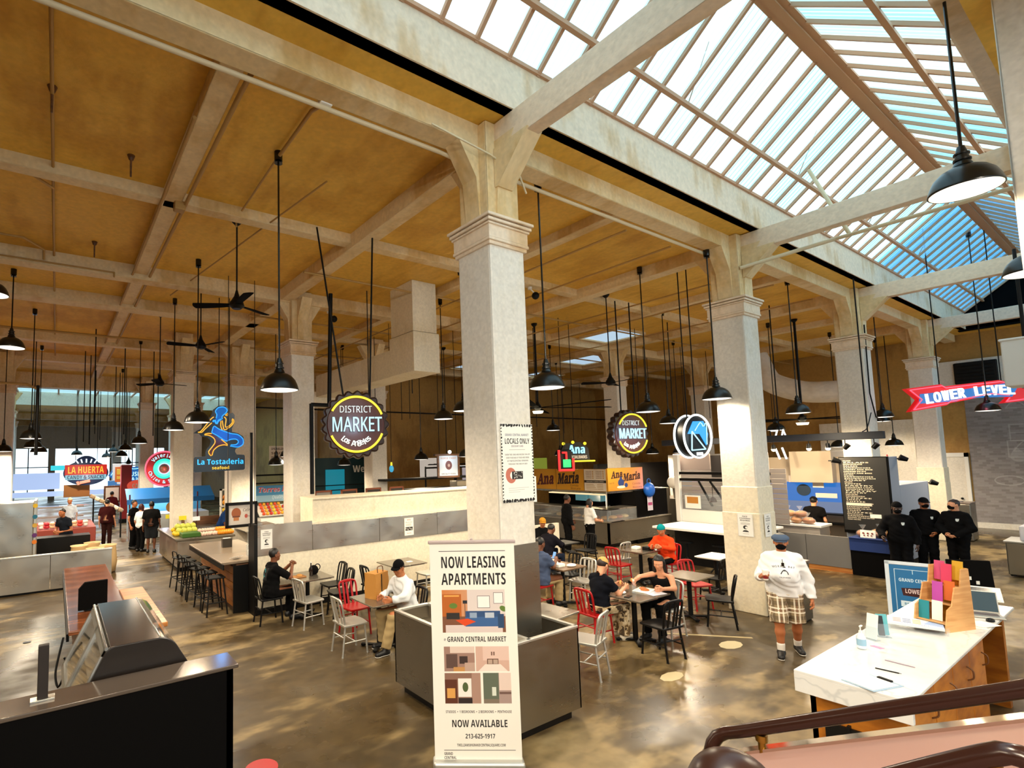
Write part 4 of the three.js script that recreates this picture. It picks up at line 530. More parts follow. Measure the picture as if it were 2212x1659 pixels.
  const fh = fine ? 0.006 : 0.011, handG = ['L', 'R'].map((k) => { const c = hand(k); return nets(field(c, 0.01), boundsOf(c, 0.02), fine > 1 ? 0.0036 : fine ? 0.0045 : 0.008); });
  part(t, 'body', mg([nets(field(all, 0.03 * s, fine ? 0 : -0.008), boundsOf(all, 0.05), cell), nets(local(headF), hb(0.135), fine > 1 ? 0.004 : fh), ...handG]), o.skin ?? SKIN.light);
  if (fine) for (const sx of [-1, 1]) part(t, 'eye', mg([SP(0.0115 * hs, ...HP(sx * 0.031, 0.004, 0.077), 10), ], true), EYE), part(t, 'iris', mg([SP(0.0058 * hs, ...HP(sx * 0.031, 0.004, 0.0845), 8)], true), IRIS);
  // clothes
  const T = o.top;
  if (T) {
    const g = T.loose ?? 0.014, caps = torso.map((c) => ({ ...c }));
    for (const k of ['L', 'R']) { const a = arm(k, 0), f = T.sleeve ?? 0.5; if (f > 0 && !(T.bare === k)) { caps.push({ ...a[0], b: mixv(a[0].a, a[0].b, Math.min(1, f)), rb: a[0].rb + 0.006, ra: a[0].ra + 0.004, cut: f < 1 }); if (f > 1) caps.push({ ...a[1], b: mixv(a[1].a, a[1].b, f - 1), rb: a[1].rb + 0.006, cut: true }); } }
    const hem = T.hem ?? -0.06, hp0 = up(hem), un = [0, Math.cos(lean), Math.sin(lean)], np = up(T.neck ?? 0.545);
    const wr = (x, y, z) => g + (T.fold ?? 0.004) * Math.sin(x * 31 + y * 47 + Math.sin(z * 29 + y * 13) * 2.2);
    const F0 = field(caps, 0.04 * s), clip = (x, y, z) => Math.max((hp0[0] - x) * 0 + (hp0[1] - 0.02 - y) * un[1] + (hp0[2] - z) * un[2], (y - np[1]) * un[1] + (z - np[2]) * un[2]);
    if (sit || (T.hem ?? 0) < -0.05) caps.push({ a: up(-0.12, -0.06 * s), b: up(-0.12, 0.06 * s), ra: 0.12 * s * w, rb: 0.12 * s * w });
    const skip = sit ? (x, y, z) => -9 : null;
    t.userData.topF = (x, y, z) => F0(x, y, z) - wr(x, y, z);
    part(t, T.name ?? 'shirt', nets((x, y, z) => Math.max(F0(x, y, z) - wr(x, y, z), clip(x, y, z)), boundsOf(caps, 0.05), cell), T.m);
    delete t.userData.topF; t.topF = (x, y, z) => F0(x, y, z) - wr(x, y, z);
  }
  const G = o.legs;
  if (G) {
    const g = G.loose ?? 0.014, caps = [torso[0], { ...torso[1], b: up(0.1, 0, belly * 0.3), ra: 0.118 * s * w, rb: 0.113 * s * w }];
    for (const k of ['L', 'R']) { const l = leg(k), f = G.len ?? 2; if (f <= 1) caps.push({ ...l[0], b: mixv(l[0].a, l[0].b, f), rb: l[0].rb + 0.022, cut: true }); else { caps.push(l[0], { a: l[1].a, b: mixv(J[k].kn, J[k].an, f - 1.08), ra: 0.06 * s, rb: 0.052 * s + 0.2 * g, cut: true }); } }
    const F0 = field(caps, 0.035 * s), tp = up(belly ? -0.03 : 0.04); part(t, G.len <= 1 ? 'shorts' : 'trousers', nets((x, y, z) => Math.max(F0(x, y, z) - g - 0.003 * Math.sin(y * 60 + x * 30 + z * 24), (y - tp[1])), boundsOf(caps, 0.05), cell), G.m);
  }
  if (o.shoe) { const sole = mat(o.sole ?? 0x111111, 0.6); for (const k of ['L', 'R']) { const c = foot(k, 0.008); c.push({ a: J[k].an, b: [J[k].an[0], J[k].an[1] - 0.03, J[k].an[2] - 0.01], ra: 0.046 * s, rb: 0.05 * s }); const by = Math.min(J[k].an[1] - 0.085, J[k].toe[1] - 0.035) + 0.002; part(t, 'shoe', nets((x, y, z) => Math.max(field(c, 0.02)(x, y, z), by + 0.012 - y), boundsOf(c, 0.02), fine ? 0.008 : 0.015), o.shoe); part(t, 'shoe_sole', nets((x, y, z) => Math.max(field(c, 0.02, 0.004)(x, y, z), y - by - 0.018, by - y), boundsOf(c, 0.03), fine ? 0.007 : 0.015), sole); } }
  if (o.sock) for (const k of ['L', 'R']) { const a = mixv(J[k].kn, J[k].an, 0.78); part(t, 'sock', mg([nets(field([{ a, b: J[k].an, ra: 0.05 * s, rb: 0.046 * s }], 0.01), boundsOf([{ a, b: J[k].an, ra: 0.05, rb: 0.046 }], 0.02), 0.01)]), o.sock); }
  // hair, hat, mask
  const hairF = (x, y, z) => Math.max(Math.min(ell(x, y, z, 0, 0.034, -0.018, 0.083, 0.099, 0.1), 9), -(y - 0.05 + (z < 0.02 ? 0.095 - z * 0.2 : 0) - Math.max(0, z - 0.02) * 0.4), z - 0.082);
  const hairM = o.hairM ?? HAIR.black;
  if (o.hair === 'short') part(t, 'hair', nets(local(hairF), hb(0.14), fh), hairM);
  if (o.hair === 'long') part(t, 'hair', nets(local((x, y, z) => { let d = hairF(x, y, z); d = smin(d, Math.max(ell(x, y, z, 0, -0.04, -0.045, 0.088, 0.15, 0.065), 0), 0.03); const ax = Math.abs(x); return smin(d, capD(ax, y, z, { a: [0.075, 0.02, 0.0], b: [0.085, -0.16, 0.0], ra: 0.024, rb: 0.03 }), 0.03); }), [[HC.x - 0.16, HC.y - 0.24, HC.z - 0.16], [HC.x + 0.16, HC.y + 0.14, HC.z + 0.16]], fh), hairM);
  if (o.hat) {
    const capF = (x, y, z) => Math.max(ell(x, y, z, 0, 0.036, -0.012, 0.09, 0.106, 0.104), 0.045 - y - z * 0.05), brim = (x, y, z) => { const r = Math.hypot(x / 1.0, (z - 0.055) / 1.15); return Math.max(r - 0.085, Math.abs(y - 0.046 + z * 0.12 + x * x * 2.2 - 0.01) - 0.005, 0.045 - z); };
    const b2 = [[HC.x - 0.2, HC.y - 0.12, HC.z - 0.2], [HC.x + 0.2, HC.y + 0.16, HC.z + 0.2]];
    part(t, 'hat', nets(local((x, y, z) => (o.hat.flat ? Math.max(ell(x, y, z, 0, 0.062, 0.008, 0.108, 0.056, 0.122), 0.045 - y) : capF(x, y, z))), b2, fh), o.hat.m);
    if (!o.hat.noBrim) part(t, 'hat_brim', nets(local((x, y, z) => brim(x, y, z)), b2, fine ? 0.005 : 0.009), o.hat.brim ?? o.hat.m);
    if (!o.hair) part(t, 'hair', nets(local((x, y, z) => Math.max(hairF(x, y, z), y - 0.05)), hb(0.14), fh), hairM);
  }
  if (o.mask) part(t, 'face_mask', nets(local((x, y, z) => Math.max(Math.min(ell(x, y, z, 0, -0.046, 0.044, 0.064, 0.062, 0.066), ell(x, y, z, 0, -0.04, 0.07, 0.04, 0.045, 0.048)), y + 0.012 - z * 0.1, 0.022 - z)), hb(0.14), fh), o.mask);
  if (o.glasses) part(t, 'glasses', mg([...[-1, 1].map((k) => new THREE.TorusGeometry(0.022 * hs, 0.0028, 6, 20).applyQuaternion(HQ).translate(...HP(k * 0.031, 0.004, 0.102))), rod(HP(0.053, 0.006, 0.1), HP(0.08, 0.006, 0), 0.0025), rod(HP(-0.053, 0.006, 0.1), HP(-0.08, 0.006, 0), 0.0025)], true), M.black);
  t.joints = J; t.headPoint = HP; t.upPoint = up; return t;
}
// a print laid onto the front of a person's top
function chestPrint(p, name, m, [cx, cy], w, h, z0 = 0.5, from = 1) {
  const nx = 16, ny = 12, pos = [], uv = [], idx = [], hip = p.upPoint(0)[1];
  for (let j = 0; j <= ny; j++) for (let i = 0; i <= nx; i++) { const x = cx + (i / nx - 0.5) * w * from, y = hip + cy + (j / ny - 0.5) * h; let z = z0 * from; for (let k = 0; k < 90; k++) { const d = p.topF(x, y, z); if (d < 0.004) break; z -= Math.max(0.0025, d * 0.7) * from; } pos.push(x, y, z); uv.push(i / nx, j / ny); }
  for (let j = 0; j < ny; j++) for (let i = 0; i < nx; i++) { const a = j * (nx + 1) + i; idx.push(a, a + 1, a + nx + 1, a + 1, a + nx + 2, a + nx + 1); }
  const g = new THREE.BufferGeometry(); g.setAttribute('position', new THREE.Float32BufferAttribute(pos, 3)); g.setAttribute('uv', new THREE.Float32BufferAttribute(uv, 2)); g.setIndex(idx); g.computeVertexNormals(); return part(p, name, g, m);
}
const cloth = (c, r = 0.95) => new THREE.MeshPhysicalMaterial({ color: c, roughness: r, specularIntensity: 0.2 });
// ---------- dining chairs ----------
const chairG = (() => {
  const leg = (sx, sz) => mg([rod([sx * 0.165, 0.44, sz > 0 ? 0.165 : -0.175], [sx * 0.185, 0.0, sz > 0 ? 0.2 : -0.235], 0.0165, 8), CY(0.018, 0.02, 0.012, sx * 0.185, 0.006, sz > 0 ? 0.2 : -0.235, 8)], true);
  const seatS = new THREE.Shape(); seatS.moveTo(-0.2, -0.2); seatS.quadraticCurveTo(-0.22, 0.05, -0.2, 0.19); seatS.quadraticCurveTo(0, 0.235, 0.2, 0.19); seatS.quadraticCurveTo(0.22, 0.05, 0.2, -0.2); seatS.closePath();
  const seat = mg([new THREE.ExtrudeGeometry(seatS, { depth: 0.018, bevelEnabled: true, bevelSize: 0.008, bevelThickness: 0.008, bevelSegments: 2, curveSegments: 8 }).rotateX(PI / 2).translate(0, 0.462, 0)]);
  const hoop = mg([TB([[-0.165, 0.44, -0.175], [-0.172, 0.6, -0.2], [-0.178, 0.76, -0.232], [-0.15, 0.842, -0.252], [0, 0.862, -0.272], [0.15, 0.842, -0.252], [0.178, 0.76, -0.232], [0.172, 0.6, -0.2], [0.165, 0.44, -0.175]], 0.0165, 48, 8), RB(0.3, 0.035, 0.02, 0, 0.845, -0.264, 0.008)], true);
  const slat = [-0.085, 0, 0.085].map((x) => mg([at(RB(0.042, 0.4, 0.012, 0, 0, 0, 0.005), x, 0.65, -0.217 - (0.02 * (0.1 - Math.abs(x))) / 0.1, 0, -0.2)]));
  const st = mg([rod([-0.176, 0.2, -0.21], [-0.178, 0.2, 0.185], 0.011), rod([0.176, 0.2, -0.21], [0.178, 0.2, 0.185], 0.011), rod([-0.177, 0.2, -0.01], [0.177, 0.2, -0.01], 0.011), rod([-0.175, 0.28, -0.2], [0.175, 0.28, -0.2], 0.011)], true);
  return { leg, seat, hoop, slat, st };
})();
const chairMat = { silver: M.alu, black: new THREE.MeshPhysicalMaterial({ color: 0x060607, roughness: 0.35, specularIntensity: 0.5 }), red: mat(0x9a070c, 0.32) };
const chairLegs = [[-1, 1], [1, 1], [-1, -1], [1, -1]].map(([a, b]) => chairG.leg(a, b)), protoChair = {};
function chair(kind, label, x, z, turn) {
  const pos = [x, 0, z];
  if (protoChair[kind]) return copyOf(protoChair[kind], pos, turn, label);
  const t = (protoChair[kind] = thing('dining_chair', label, 'chair', pos, turn)), m = chairMat[kind];
  part(t, 'seat', chairG.seat, m); part(t, 'back_frame', chairG.hoop, m); for (const g of chairG.slat) part(t, 'slat', g, m); for (const g of chairLegs) part(t, 'leg', g, m); part(t, 'stretcher', chairG.st, m); return t;
}
chair('black', 'black metal chair under the man in a black tee at the steel wall', 3.42, -9.75, PI / 2);
chair('silver', 'silver metal chair at the near side of the man in a black tee', 3.95, -9.12, PI * 0.56);
chair('black', 'black metal chair against the white wall at the first dining table, rear one', 4.85, -9.95, -PI / 2);
chair('black', 'black metal chair across from the man in a black tee, nearer one', 4.68, -9.3, -PI * 0.54);
chair('silver', 'silver metal chair facing the paper bag table, nearest on the left', 3.95, -7.5, PI * 0.5);
chair('black', 'black metal chair under the man in the white shirt', 4.9, -7.22, -PI / 2);
chair('red', 'red metal chair behind the brown paper bag', 4.42, -8.2, 0.1);
chair('black', 'black metal chair standing alone by the white wall behind the paper bag', 5.5, -9.35, PI * 0.5);
chair('silver', 'silver metal chair behind the empty table at the white wall', 7.0, -9.55, -PI * 0.5);
chair('silver', 'silver metal chair beside the stainless planter box, nearest chair on the right', 6.2, -4.8, -0.3);
chair('red', 'red metal chair under the boy in the tan cap', 7.34, -5.5, PI * 0.47);
chair('black', 'black metal chair in front of the couple eating, back to the viewer', 7.6, -4.55, PI * 0.95);
chair('silver', 'silver metal chair under the woman in black', 8.5, -4.98, -PI * 0.5);
chair('black', 'black metal chair at the empty table beside the woman in black', 9.72, -4.72, PI * 1.14);
chair('red', 'red metal chair between the empty table and the second column', 10.45, -5.5, -0.35);
chair('black', 'black metal chair hidden beside the second column behind the red chair', 11.25, -5.55, PI);
chair('red', 'red metal chair on the left of the orange shirted diner table', 10.98, -7.5, PI * 0.5);
chair('silver', 'silver metal chair facing forward at the orange shirted diner table', 11.62, -7.95, 0.1);
chair('red', 'red metal chair under the diner in the orange top', 12.0, -6.9, -PI * 0.5);
chair('red', 'red metal chair under the man in blue grey by the nearest column', 8.05, -7.3, PI * 0.5);
chair('silver', 'silver metal chair opposite the man in blue grey', 9.0, -7.0, -PI * 0.52);
chair('black', 'black metal chair behind the silver chair, far side of the man in blue grey', 9.3, -7.55, -PI * 0.5);
chair('black', 'black metal chair at the dark table under the man in dark clothes', 10.05, -8.85, PI * 0.5);
chair('black', 'black metal chair at the dark table under the man in a yellow cap', 10.9, -9.75, 0);
chair('black', 'black metal chair right of the dark table near the taqueria counter', 11.9, -9.1, -PI * 0.5);
// ---------- tables ----------
const tableTop = mg([RB(0.78, 0.025, 0.74, 0, 0.745, 0, 0.006), RB(0.7, 0.02, 0.66, 0, 0.725, 0, 0.004)]), tableCol = mg([CY(0.04, 0.04, 0.68, 0, 0.38, 0), CY(0.13, 0.13, 0.015, 0, 0.71, 0)], true), tableBase = mg([at(RB(0.6, 0.03, 0.075, 0, 0, 0, 0.01), 0, 0.035, 0, PI / 4), at(RB(0.6, 0.03, 0.075, 0, 0, 0, 0.01), 0, 0.034, 0, -PI / 4), ...[1, 3, 5, 7].map((k) => CY(0.03, 0.03, 0.02, 0.27 * Math.cos((k * PI) / 4), 0.01, 0.27 * Math.sin((k * PI) / 4), 10))], true);
const topM = mat(0x8d8578, 0.22, 0.75), topDark = mat(0x1d1b19, 0.35), topShine = M.steel; let protoTable;
function table(label, x, z, turn = 0, m = topM, sx = 1, sz = 1) {
  let t;
  if (protoTable) { t = copyOf(protoTable, [x, 0, z], turn, label); t.children[0].material = m; } else { t = protoTable = thing('dining_table', label, 'table', [x, 0, z], turn); part(t, 'tabletop', tableTop, m); part(t, 'column', tableCol, M.black); part(t, 'base', tableBase, M.black); }
  t.children[0].scale.set(sx, 1, sz); return t;
}
table('square grey topped dining table of the man in a black tee', 4.18, -9.7, 0, topM, 0.98, 1.1);
table('square dining table holding the brown paper bag', 4.42, -7.4, 0, topM, 0.85, 1.05);
table('empty square dining table against the white wall', 6.35, -9.62, 0, topM, 1.08, 1);
table('shiny steel topped table behind the stainless planter box', 6.0, -5.3, 0.1, topShine, 0.85, 0.85);
table('square dining table of the boy in a cap and woman in black', 7.86, -5.14, 0, topM, 1.08, 1.02);
table('empty shiny dining table between the woman in black and the second column', 9.75, -5.25, 0.05, topM, 0.9, 0.8);
table('square dining table of the diner in the orange top', 11.45, -7.25, 0, topM, 0.9, 0.8);
table('dining table with food boxes of the man in blue grey', 8.68, -7.22, 0, mat(0x6a5138, 0.35), 0.92, 0.85);
table('dark topped dining table near the taqueria counter', 11.0, -9.1, 0, topDark, 0.9, 0.7);
table('white topped dining table half hidden behind the second column', 12.0, -5.85, 0, M.white, 0.95, 0.7);
// ---------- people ----------
const loc = (p, v) => V(...v).applyAxisAngle(V(0, 1, 0), p.rotation.y).add(p.position).toArray();
const blackCloth = cloth(0x0a0a0b), navyCloth = cloth(0x0d0f16), denim = cloth(0x1a2233), khaki = cloth(0xa58f66), shoeB = mat(0x0c0c0d, 0.5), shoeW = mat(0xcfc7b4, 0.6);
const plaid = mat(0xffffff, 0.9, 0, { map: (() => { const t = canvasTex(128, 128, (g) => { g.fillStyle = '#8b7a5c'; g.fillRect(0, 0, 128, 128); const bar = (x, w, c) => { g.fillStyle = c; g.fillRect(x, 0, w, 128); g.fillRect(0, x, 128, w); }; bar(0, 34, 'rgba(82,70,52,.6)'); bar(56, 12, 'rgba(236,230,214,.8)'); bar(76, 6, 'rgba(110,60,48,.6)'); bar(92, 12, 'rgba(236,230,214,.8)'); }); t.wrapS = t.wrapT = THREE.RepeatWrapping; t.repeat.set(5, 5); return t; })() });
const camo = mat(0xffffff, 0.9, 0, { map: noiseTex(128, 128, [0.4, 0.4], (u, v) => { const a = fbm(u, v, 5, 5, 3, 71), b = fbm(u, v, 6, 6, 3, 75); return a > 0.56 ? [104, 82, 50] : b > 0.56 ? [66, 52, 34] : b < 0.4 ? [206, 190, 158] : [182, 160, 122]; }) });
const greyTop = cloth(0xe2e4e6);
{ // walking man
  const p = person({ label: 'man walking in a white sweatshirt, plaid shorts, flat cap and black mask, holding a cup', at: [9.08, 0, -3.49], turn: -1.12, s: 1.02, wide: 1.08, belly: 0.09, lean: 0.0, fine: 2, skin: SKIN.tan, head: [-0.1, 0.12],
    L: { el: [0.29, 1.12, -0.04], wr: [0.31, 0.86, 0.05], kn: [0.12, 0.5, 0.0], an: [0.13, 0.1, -0.2], toe: [0.16, 0.04, -0.04], curl: 0.5, palm: [-1, 0, 0.1] }, R: { el: [-0.28, 1.12, 0.03], wr: [-0.29, 1.16, 0.28], kn: [-0.1, 0.5, 0.14], an: [-0.1, 0.09, 0.12], toe: [-0.12, 0.035, 0.29], curl: 1.0, palm: [1, 0, 0.3], dir: [0.35, 0.5, 0.6] },
    top: { m: greyTop, sleeve: 1.93, loose: 0.026, hem: -0.07, name: 'sweatshirt', fold: 0.006 }, legs: { m: plaid, len: 0.97, loose: 0.03 }, shoe: shoeB, sole: 0xe8e4da, sock: M.white, hat: { m: cloth(0x4b5a70), flat: true, noBrim: false, brim: cloth(0x46556b) }, mask: cloth(0x0b0a0c), hair: 'short', hairM: HAIR.grey });
  const ink = canvasTex(512, 512, (g) => { g.fillStyle = '#e2e4e6'; g.fillRect(0, 0, 512, 512); const tx = 'MORRO BAY'; [...tx].forEach((c, i) => { const a = (i - 4) * 0.075; g.save(); g.translate(256 + Math.sin(a) * 700, 760 - Math.cos(a) * 620); g.rotate(a); fitText(g, c, 0, 0, 0, 62, '#43464c'); g.restore(); }); g.strokeStyle = '#33353a'; g.lineWidth = 20; g.beginPath(); g.moveTo(180, 330); g.quadraticCurveTo(240, 190, 280, 230); g.quadraticCurveTo(320, 260, 330, 330); g.stroke(); g.fillStyle = '#33353a'; g.beginPath(); g.moveTo(225, 250); g.quadraticCurveTo(256, 180, 300, 250); g.fill(); fitText(g, 'CALIFORNIA', 256, 410, 230, 44, '#33353a'); });
  chestPrint(p, 'sweatshirt_print', print(ink, 0.95), [0.0, 0.3], 0.3, 0.28);
  const g2 = thing('sunglasses', 'dark sunglasses hanging from the white sweatshirt collar', 'sunglasses', loc(p, [-0.01, 1.36, 0.19]), -1.12); part(g2, 'lens', mg([at(RB(0.035, 0.05, 0.012, 0, 0, 0, 0.005), 0, -0.02, 0.01)]), M.blackGloss); part(g2, 'lens', mg([at(RB(0.035, 0.05, 0.012, 0, 0, 0, 0.005), 0.012, -0.075, 0.02)]), M.blackGloss); part(g2, 'temple', mg([rod([0, 0.05, -0.02], [0, -0.02, 0.008], 0.004)], true), M.black);
  const cupAt = loc(p, [-0.235, 1.2, 0.35]); const c = thing('paper_cup', 'white paper cup held by the walking man', 'cup', cupAt, 0); part(c, 'cup', mg([LA([[0, -0.07], [0.03, -0.07], [0.042, 0.06], [0.045, 0.063], [0.041, 0.065], [0, 0.055]], 24)], true), M.paper); part(c, 'lid', mg([CY(0.043, 0.046, 0.014, 0, 0.07, 0)], true), M.white); part(c, 'sleeve_print', mg([LA([[0.0335, -0.05], [0.0385, 0.0]], 24, )], true), mat(0x7a1518, 0.6));
}
{ // man in black tee eating
  const p = person({ label: 'man in a black tee with short dark hair sitting by the steel panelled wall, eating', at: [3.45, 0, -9.75], turn: PI / 2, pose: 'sit', s: 1, wide: 1.08, lean: 0.1, fine: 1, skin: SKIN.brown, head: [0.0, -0.08], hair: 'short', L: { el: [0.24, 0.82, 0.3], wr: [0.05, 1.0, 0.42], dir: [-0.5, 0.4, 0.4], curl: 1.0 }, R: { el: [-0.24, 0.82, 0.3], wr: [-0.05, 1.0, 0.42], dir: [0.5, 0.4, 0.4], curl: 1.0 }, top: { m: blackCloth, sleeve: 0.85, loose: 0.02 }, legs: { m: blackCloth, len: 2 }, shoe: shoeB });
  const b = canvasTex(128, 128, (g) => { g.fillStyle = '#0a0a0b'; g.fillRect(0, 0, 128, 128); g.strokeStyle = '#1f8f96'; g.lineWidth = 9; g.beginPath(); g.arc(64, 40, 26, 2.6, 6.6); g.stroke(); g.beginPath(); g.moveTo(64, 60); g.lineTo(64, 120); g.moveTo(40, 90); g.lineTo(88, 90); g.stroke(); }); chestPrint(p, 'back_print', print(b, 0.9), [0.02, 0.34], 0.22, 0.22, 0.5, -1);
  const s = loc(p, [0, 1.03, 0.46]); const f = thing('sandwich', 'sandwich held up by the man in a black tee', 'food', s, 0.4); part(f, 'bun', mg([SP(0.05, 0, 0, 0, 14).scale(1, 0.6, 1.2)], true), mat(0xa8652c, 0.7)); part(f, 'filling', mg([CY(0.05, 0.05, 0.012, 0, -0.008, 0).scale(1, 1, 1.2)], true), mat(0x4e2a14, 0.7));
}
person({ label: 'man in a white shirt, tan trousers and black cap sitting at the paper bag', at: [4.86, 0, -7.22], turn: -PI / 2, pose: 'sit', s: 1.02, wide: 1.1, lean: 0.2, fine: 2, skin: SKIN.tan, head: [0.35, 0.25], hairM: HAIR.brown, hat: { m: cloth(0x08080a) }, L: { el: [0.28, 0.83, 0.22], wr: [0.17, 0.79, 0.4], kn: [0.2, 0.56, 0.42], an: [0.2, 0.085, 0.56], dir: [-0.3, 0, 1] }, R: { el: [-0.28, 0.83, 0.22], wr: [-0.1, 0.79, 0.42], dir: [0.3, 0, 1] }, top: { m: cloth(0xd3d8dc), sleeve: 1.9, loose: 0.026, hem: -0.08, fold: 0.007 }, legs: { m: khaki, len: 2, loose: 0.02 }, shoe: shoeB, sole: 0xe6e2d8 });
person({ label: 'boy in a tan baseball cap, black tee and camouflage trousers eating at the table', at: [7.4, 0, -5.46], turn: PI * 0.44, pose: 'sit', s: 0.96, lean: 0.16, fine: 2, skin: SKIN.light, head: [0.25, 0.38], hair: 'short', hairM: HAIR.brown, hat: { m: cloth(0xc89b5c), brim: cloth(0xcfa468) }, L: { el: [0.24, 0.8, 0.2], wr: [0.06, 0.84, 0.42], dir: [-0.4, 0.05, 1], curl: 0.8 }, R: { el: [-0.24, 0.78, 0.2], wr: [-0.12, 0.82, 0.45], dir: [0.2, 0.05, 1], curl: 0.7 }, top: { m: navyCloth, sleeve: 0.6, loose: 0.02 }, legs: { m: camo, len: 2, loose: 0.034 }, shoe: shoeW, sole: 0xd8d0bc });
person({ label: 'woman with long dark hair in an off the shoulder black top eating at the table', at: [8.52, 0, -5.0], turn: -PI * 0.48, pose: 'sit', s: 0.96, wide: 0.9, lean: 0.18, fine: 2, skin: SKIN.light, head: [0.25, 0.28], hair: 'long', hairM: HAIR.black, L: { el: [0.24, 0.82, 0.16], wr: [0.16, 0.83, 0.36], dir: [-0.3, 0, 1], curl: 0.6 }, R: { el: [-0.3, 0.92, 0.22], wr: [-0.24, 0.92, 0.46], dir: [0.1, -0.35, 0.9], curl: 0.8 }, top: { m: blackCloth, sleeve: 1.75, loose: 0.02, neck: 0.41, bare: 'L' }, legs: { m: blackCloth, len: 2 }, shoe: shoeB });
person({ label: 'diner in an orange long sleeved top and teal cap sitting on a red chair', at: [11.97, 0, -6.92], turn: -PI / 2, pose: 'sit', s: 1, lean: 0.22, fine: 1, skin: SKIN.tan, head: [0.3, 0.3], hairM: HAIR.black, hat: { m: cloth(0x0a7a80), noBrim: true }, L: { el: [0.25, 0.82, 0.18], wr: [0.12, 0.86, 0.42], dir: [-0.3, 0.2, 1] }, R: { el: [-0.25, 0.82, 0.18], wr: [-0.1, 0.84, 0.42], dir: [0.3, 0.2, 1] }, top: { m: cloth(0xe0401a), sleeve: 1.9, loose: 0.02 }, legs: { m: blackCloth, len: 2 }, shoe: shoeB });
person({ label: 'man in a blue grey tee and khaki trousers looking at a phone', at: [8.08, 0, -7.3], turn: PI / 2, pose: 'sit', s: 1.02, wide: 1.15, belly: 0.06, lean: 0.06, fine: 1, skin: SKIN.brown, head: [0, 0.35], hair: 'short', L: { el: [0.25, 0.82, 0.14], wr: [0.12, 0.88, 0.38], dir: [-0.3, 0.3, 1] }, R: { el: [-0.25, 0.82, 0.14], wr: [-0.1, 0.88, 0.38], dir: [0.3, 0.3, 1] }, top: { m: cloth(0x44506a), sleeve: 0.7, loose: 0.022 }, legs: { m: khaki, len: 2, loose: 0.02 }, shoe: shoeB });
person({ label: 'man in dark clothes bent over the dark table by the nearest column', at: [10.05, 0, -8.85], turn: PI / 2, pose: 'sit', s: 1, lean: 0.35, fine: 0, skin: SKIN.brown, head: [0, 0.3], hair: 'short', L: { el: [0.25, 0.82, 0.3], wr: [0.1, 0.8, 0.5] }, R: { el: [-0.25, 0.82, 0.3], wr: [-0.1, 0.8, 0.5] }, top: { m: cloth(0x14131a), sleeve: 1.9, loose: 0.025 }, legs: { m: denim, len: 2 }, shoe: shoeB });
person({ label: 'man in a yellow cap and black jacket sitting behind the dark table', at: [10.9, 0, -9.75], turn: -0.2, pose: 'sit', s: 1, lean: 0.15, fine: 0, skin: SKIN.tan, head: [-0.5, 0.15], hat: { m: cloth(0xb8822a) }, L: { el: [0.25, 0.82, 0.2], wr: [0.12, 0.8, 0.42] }, R: { el: [-0.25, 0.82, 0.2], wr: [-0.12, 0.8, 0.42] }, top: { m: blackCloth, sleeve: 1.9, loose: 0.025 }, legs: { m: denim, len: 2 }, shoe: shoeB });
person({ label: 'man in a black hooded top standing in line at the taqueria counter', at: [13.3, 0, -10.8], turn: 1.0, s: 1.02, wide: 1.05, fine: 1, skin: SKIN.brown, hair: 'short', head: [0.2, 0.1], L: { el: [0.27, 1.12, 0.02], wr: [0.2, 0.95, 0.2] }, top: { m: blackCloth, sleeve: 1.9, loose: 0.03 }, legs: { m: blackCloth, len: 2 }, shoe: shoeB });
person({ label: 'woman with long black hair, white short sleeves and a black apron at the taqueria counter', at: [13.65, 0, -10.25], turn: 1.15, s: 0.95, fine: 1, skin: SKIN.light, hair: 'long', head: [0.1, 0.25], L: { el: [0.26, 1.03, 0.08], wr: [0.12, 0.98, 0.32] }, R: { el: [-0.26, 1.03, 0.08], wr: [-0.12, 0.98, 0.32] }, top: { m: cloth(0xe2e2de), sleeve: 0.75, loose: 0.018 }, legs: { m: blackCloth, len: 2, loose: 0.02 }, shoe: shoeB });
// guards at the bakery kiosk
const shield = canvasTex(64, 80, (g) => { g.fillStyle = '#0b0b0d'; g.fillRect(0, 0, 64, 80); g.fillStyle = '#cfd6d8'; g.beginPath(); g.moveTo(4, 8); g.lineTo(60, 8); g.lineTo(58, 46); g.quadraticCurveTo(50, 68, 32, 76); g.quadraticCurveTo(14, 68, 6, 46); g.fill(); g.strokeStyle = '#5f6f74'; g.lineWidth = 4; g.stroke(); g.fillStyle = '#7d8a8e'; g.fillRect(16, 24, 32, 7); g.fillRect(20, 40, 24, 7); });
const uniform = cloth(0x09090b), shieldM = print(shield, 0.5);
const guard = (o) => { const p = person({ s: 1.03, wide: 1.05, belly: 0.02, fine: 1, top: { m: uniform, sleeve: 1.92, loose: 0.026, hem: -0.05 }, legs: { m: uniform, len: 2, loose: 0.022 }, shoe: shoeB, ...o }); if (o.badge) chestPrint(p, 'badge', shieldM, o.badge, 0.06, 0.075); return p; };
guard({ label: 'security guard in black at the bakery counter, dark cap, standing alone on the left', at: [15.8, 0, -3.75], turn: -1.5, skin: SKIN.dark, hat: { m: uniform, noBrim: true }, mask: cloth(0x0a0a0b), head: [0.35, 0.25], L: { el: [0.27, 1.14, 0.0], wr: [0.28, 0.88, 0.06] }, R: { el: [-0.3, 1.14, 0.08], wr: [-0.24, 1.02, 0.3] }, badge: [0.09, 0.36] });
guard({ label: 'security guard in black wearing cap and black mask, facing his balding colleague', at: [17.5, 0, -3.68], turn: -1.15, skin: SKIN.tan, hat: { m: uniform }, mask: cloth(0x0a0a0b), head: [0.2, 0.05], badge: [0.09, 0.36], L: { el: [0.3, 1.14, 0.05], wr: [0.12, 0.98, 0.22] } });
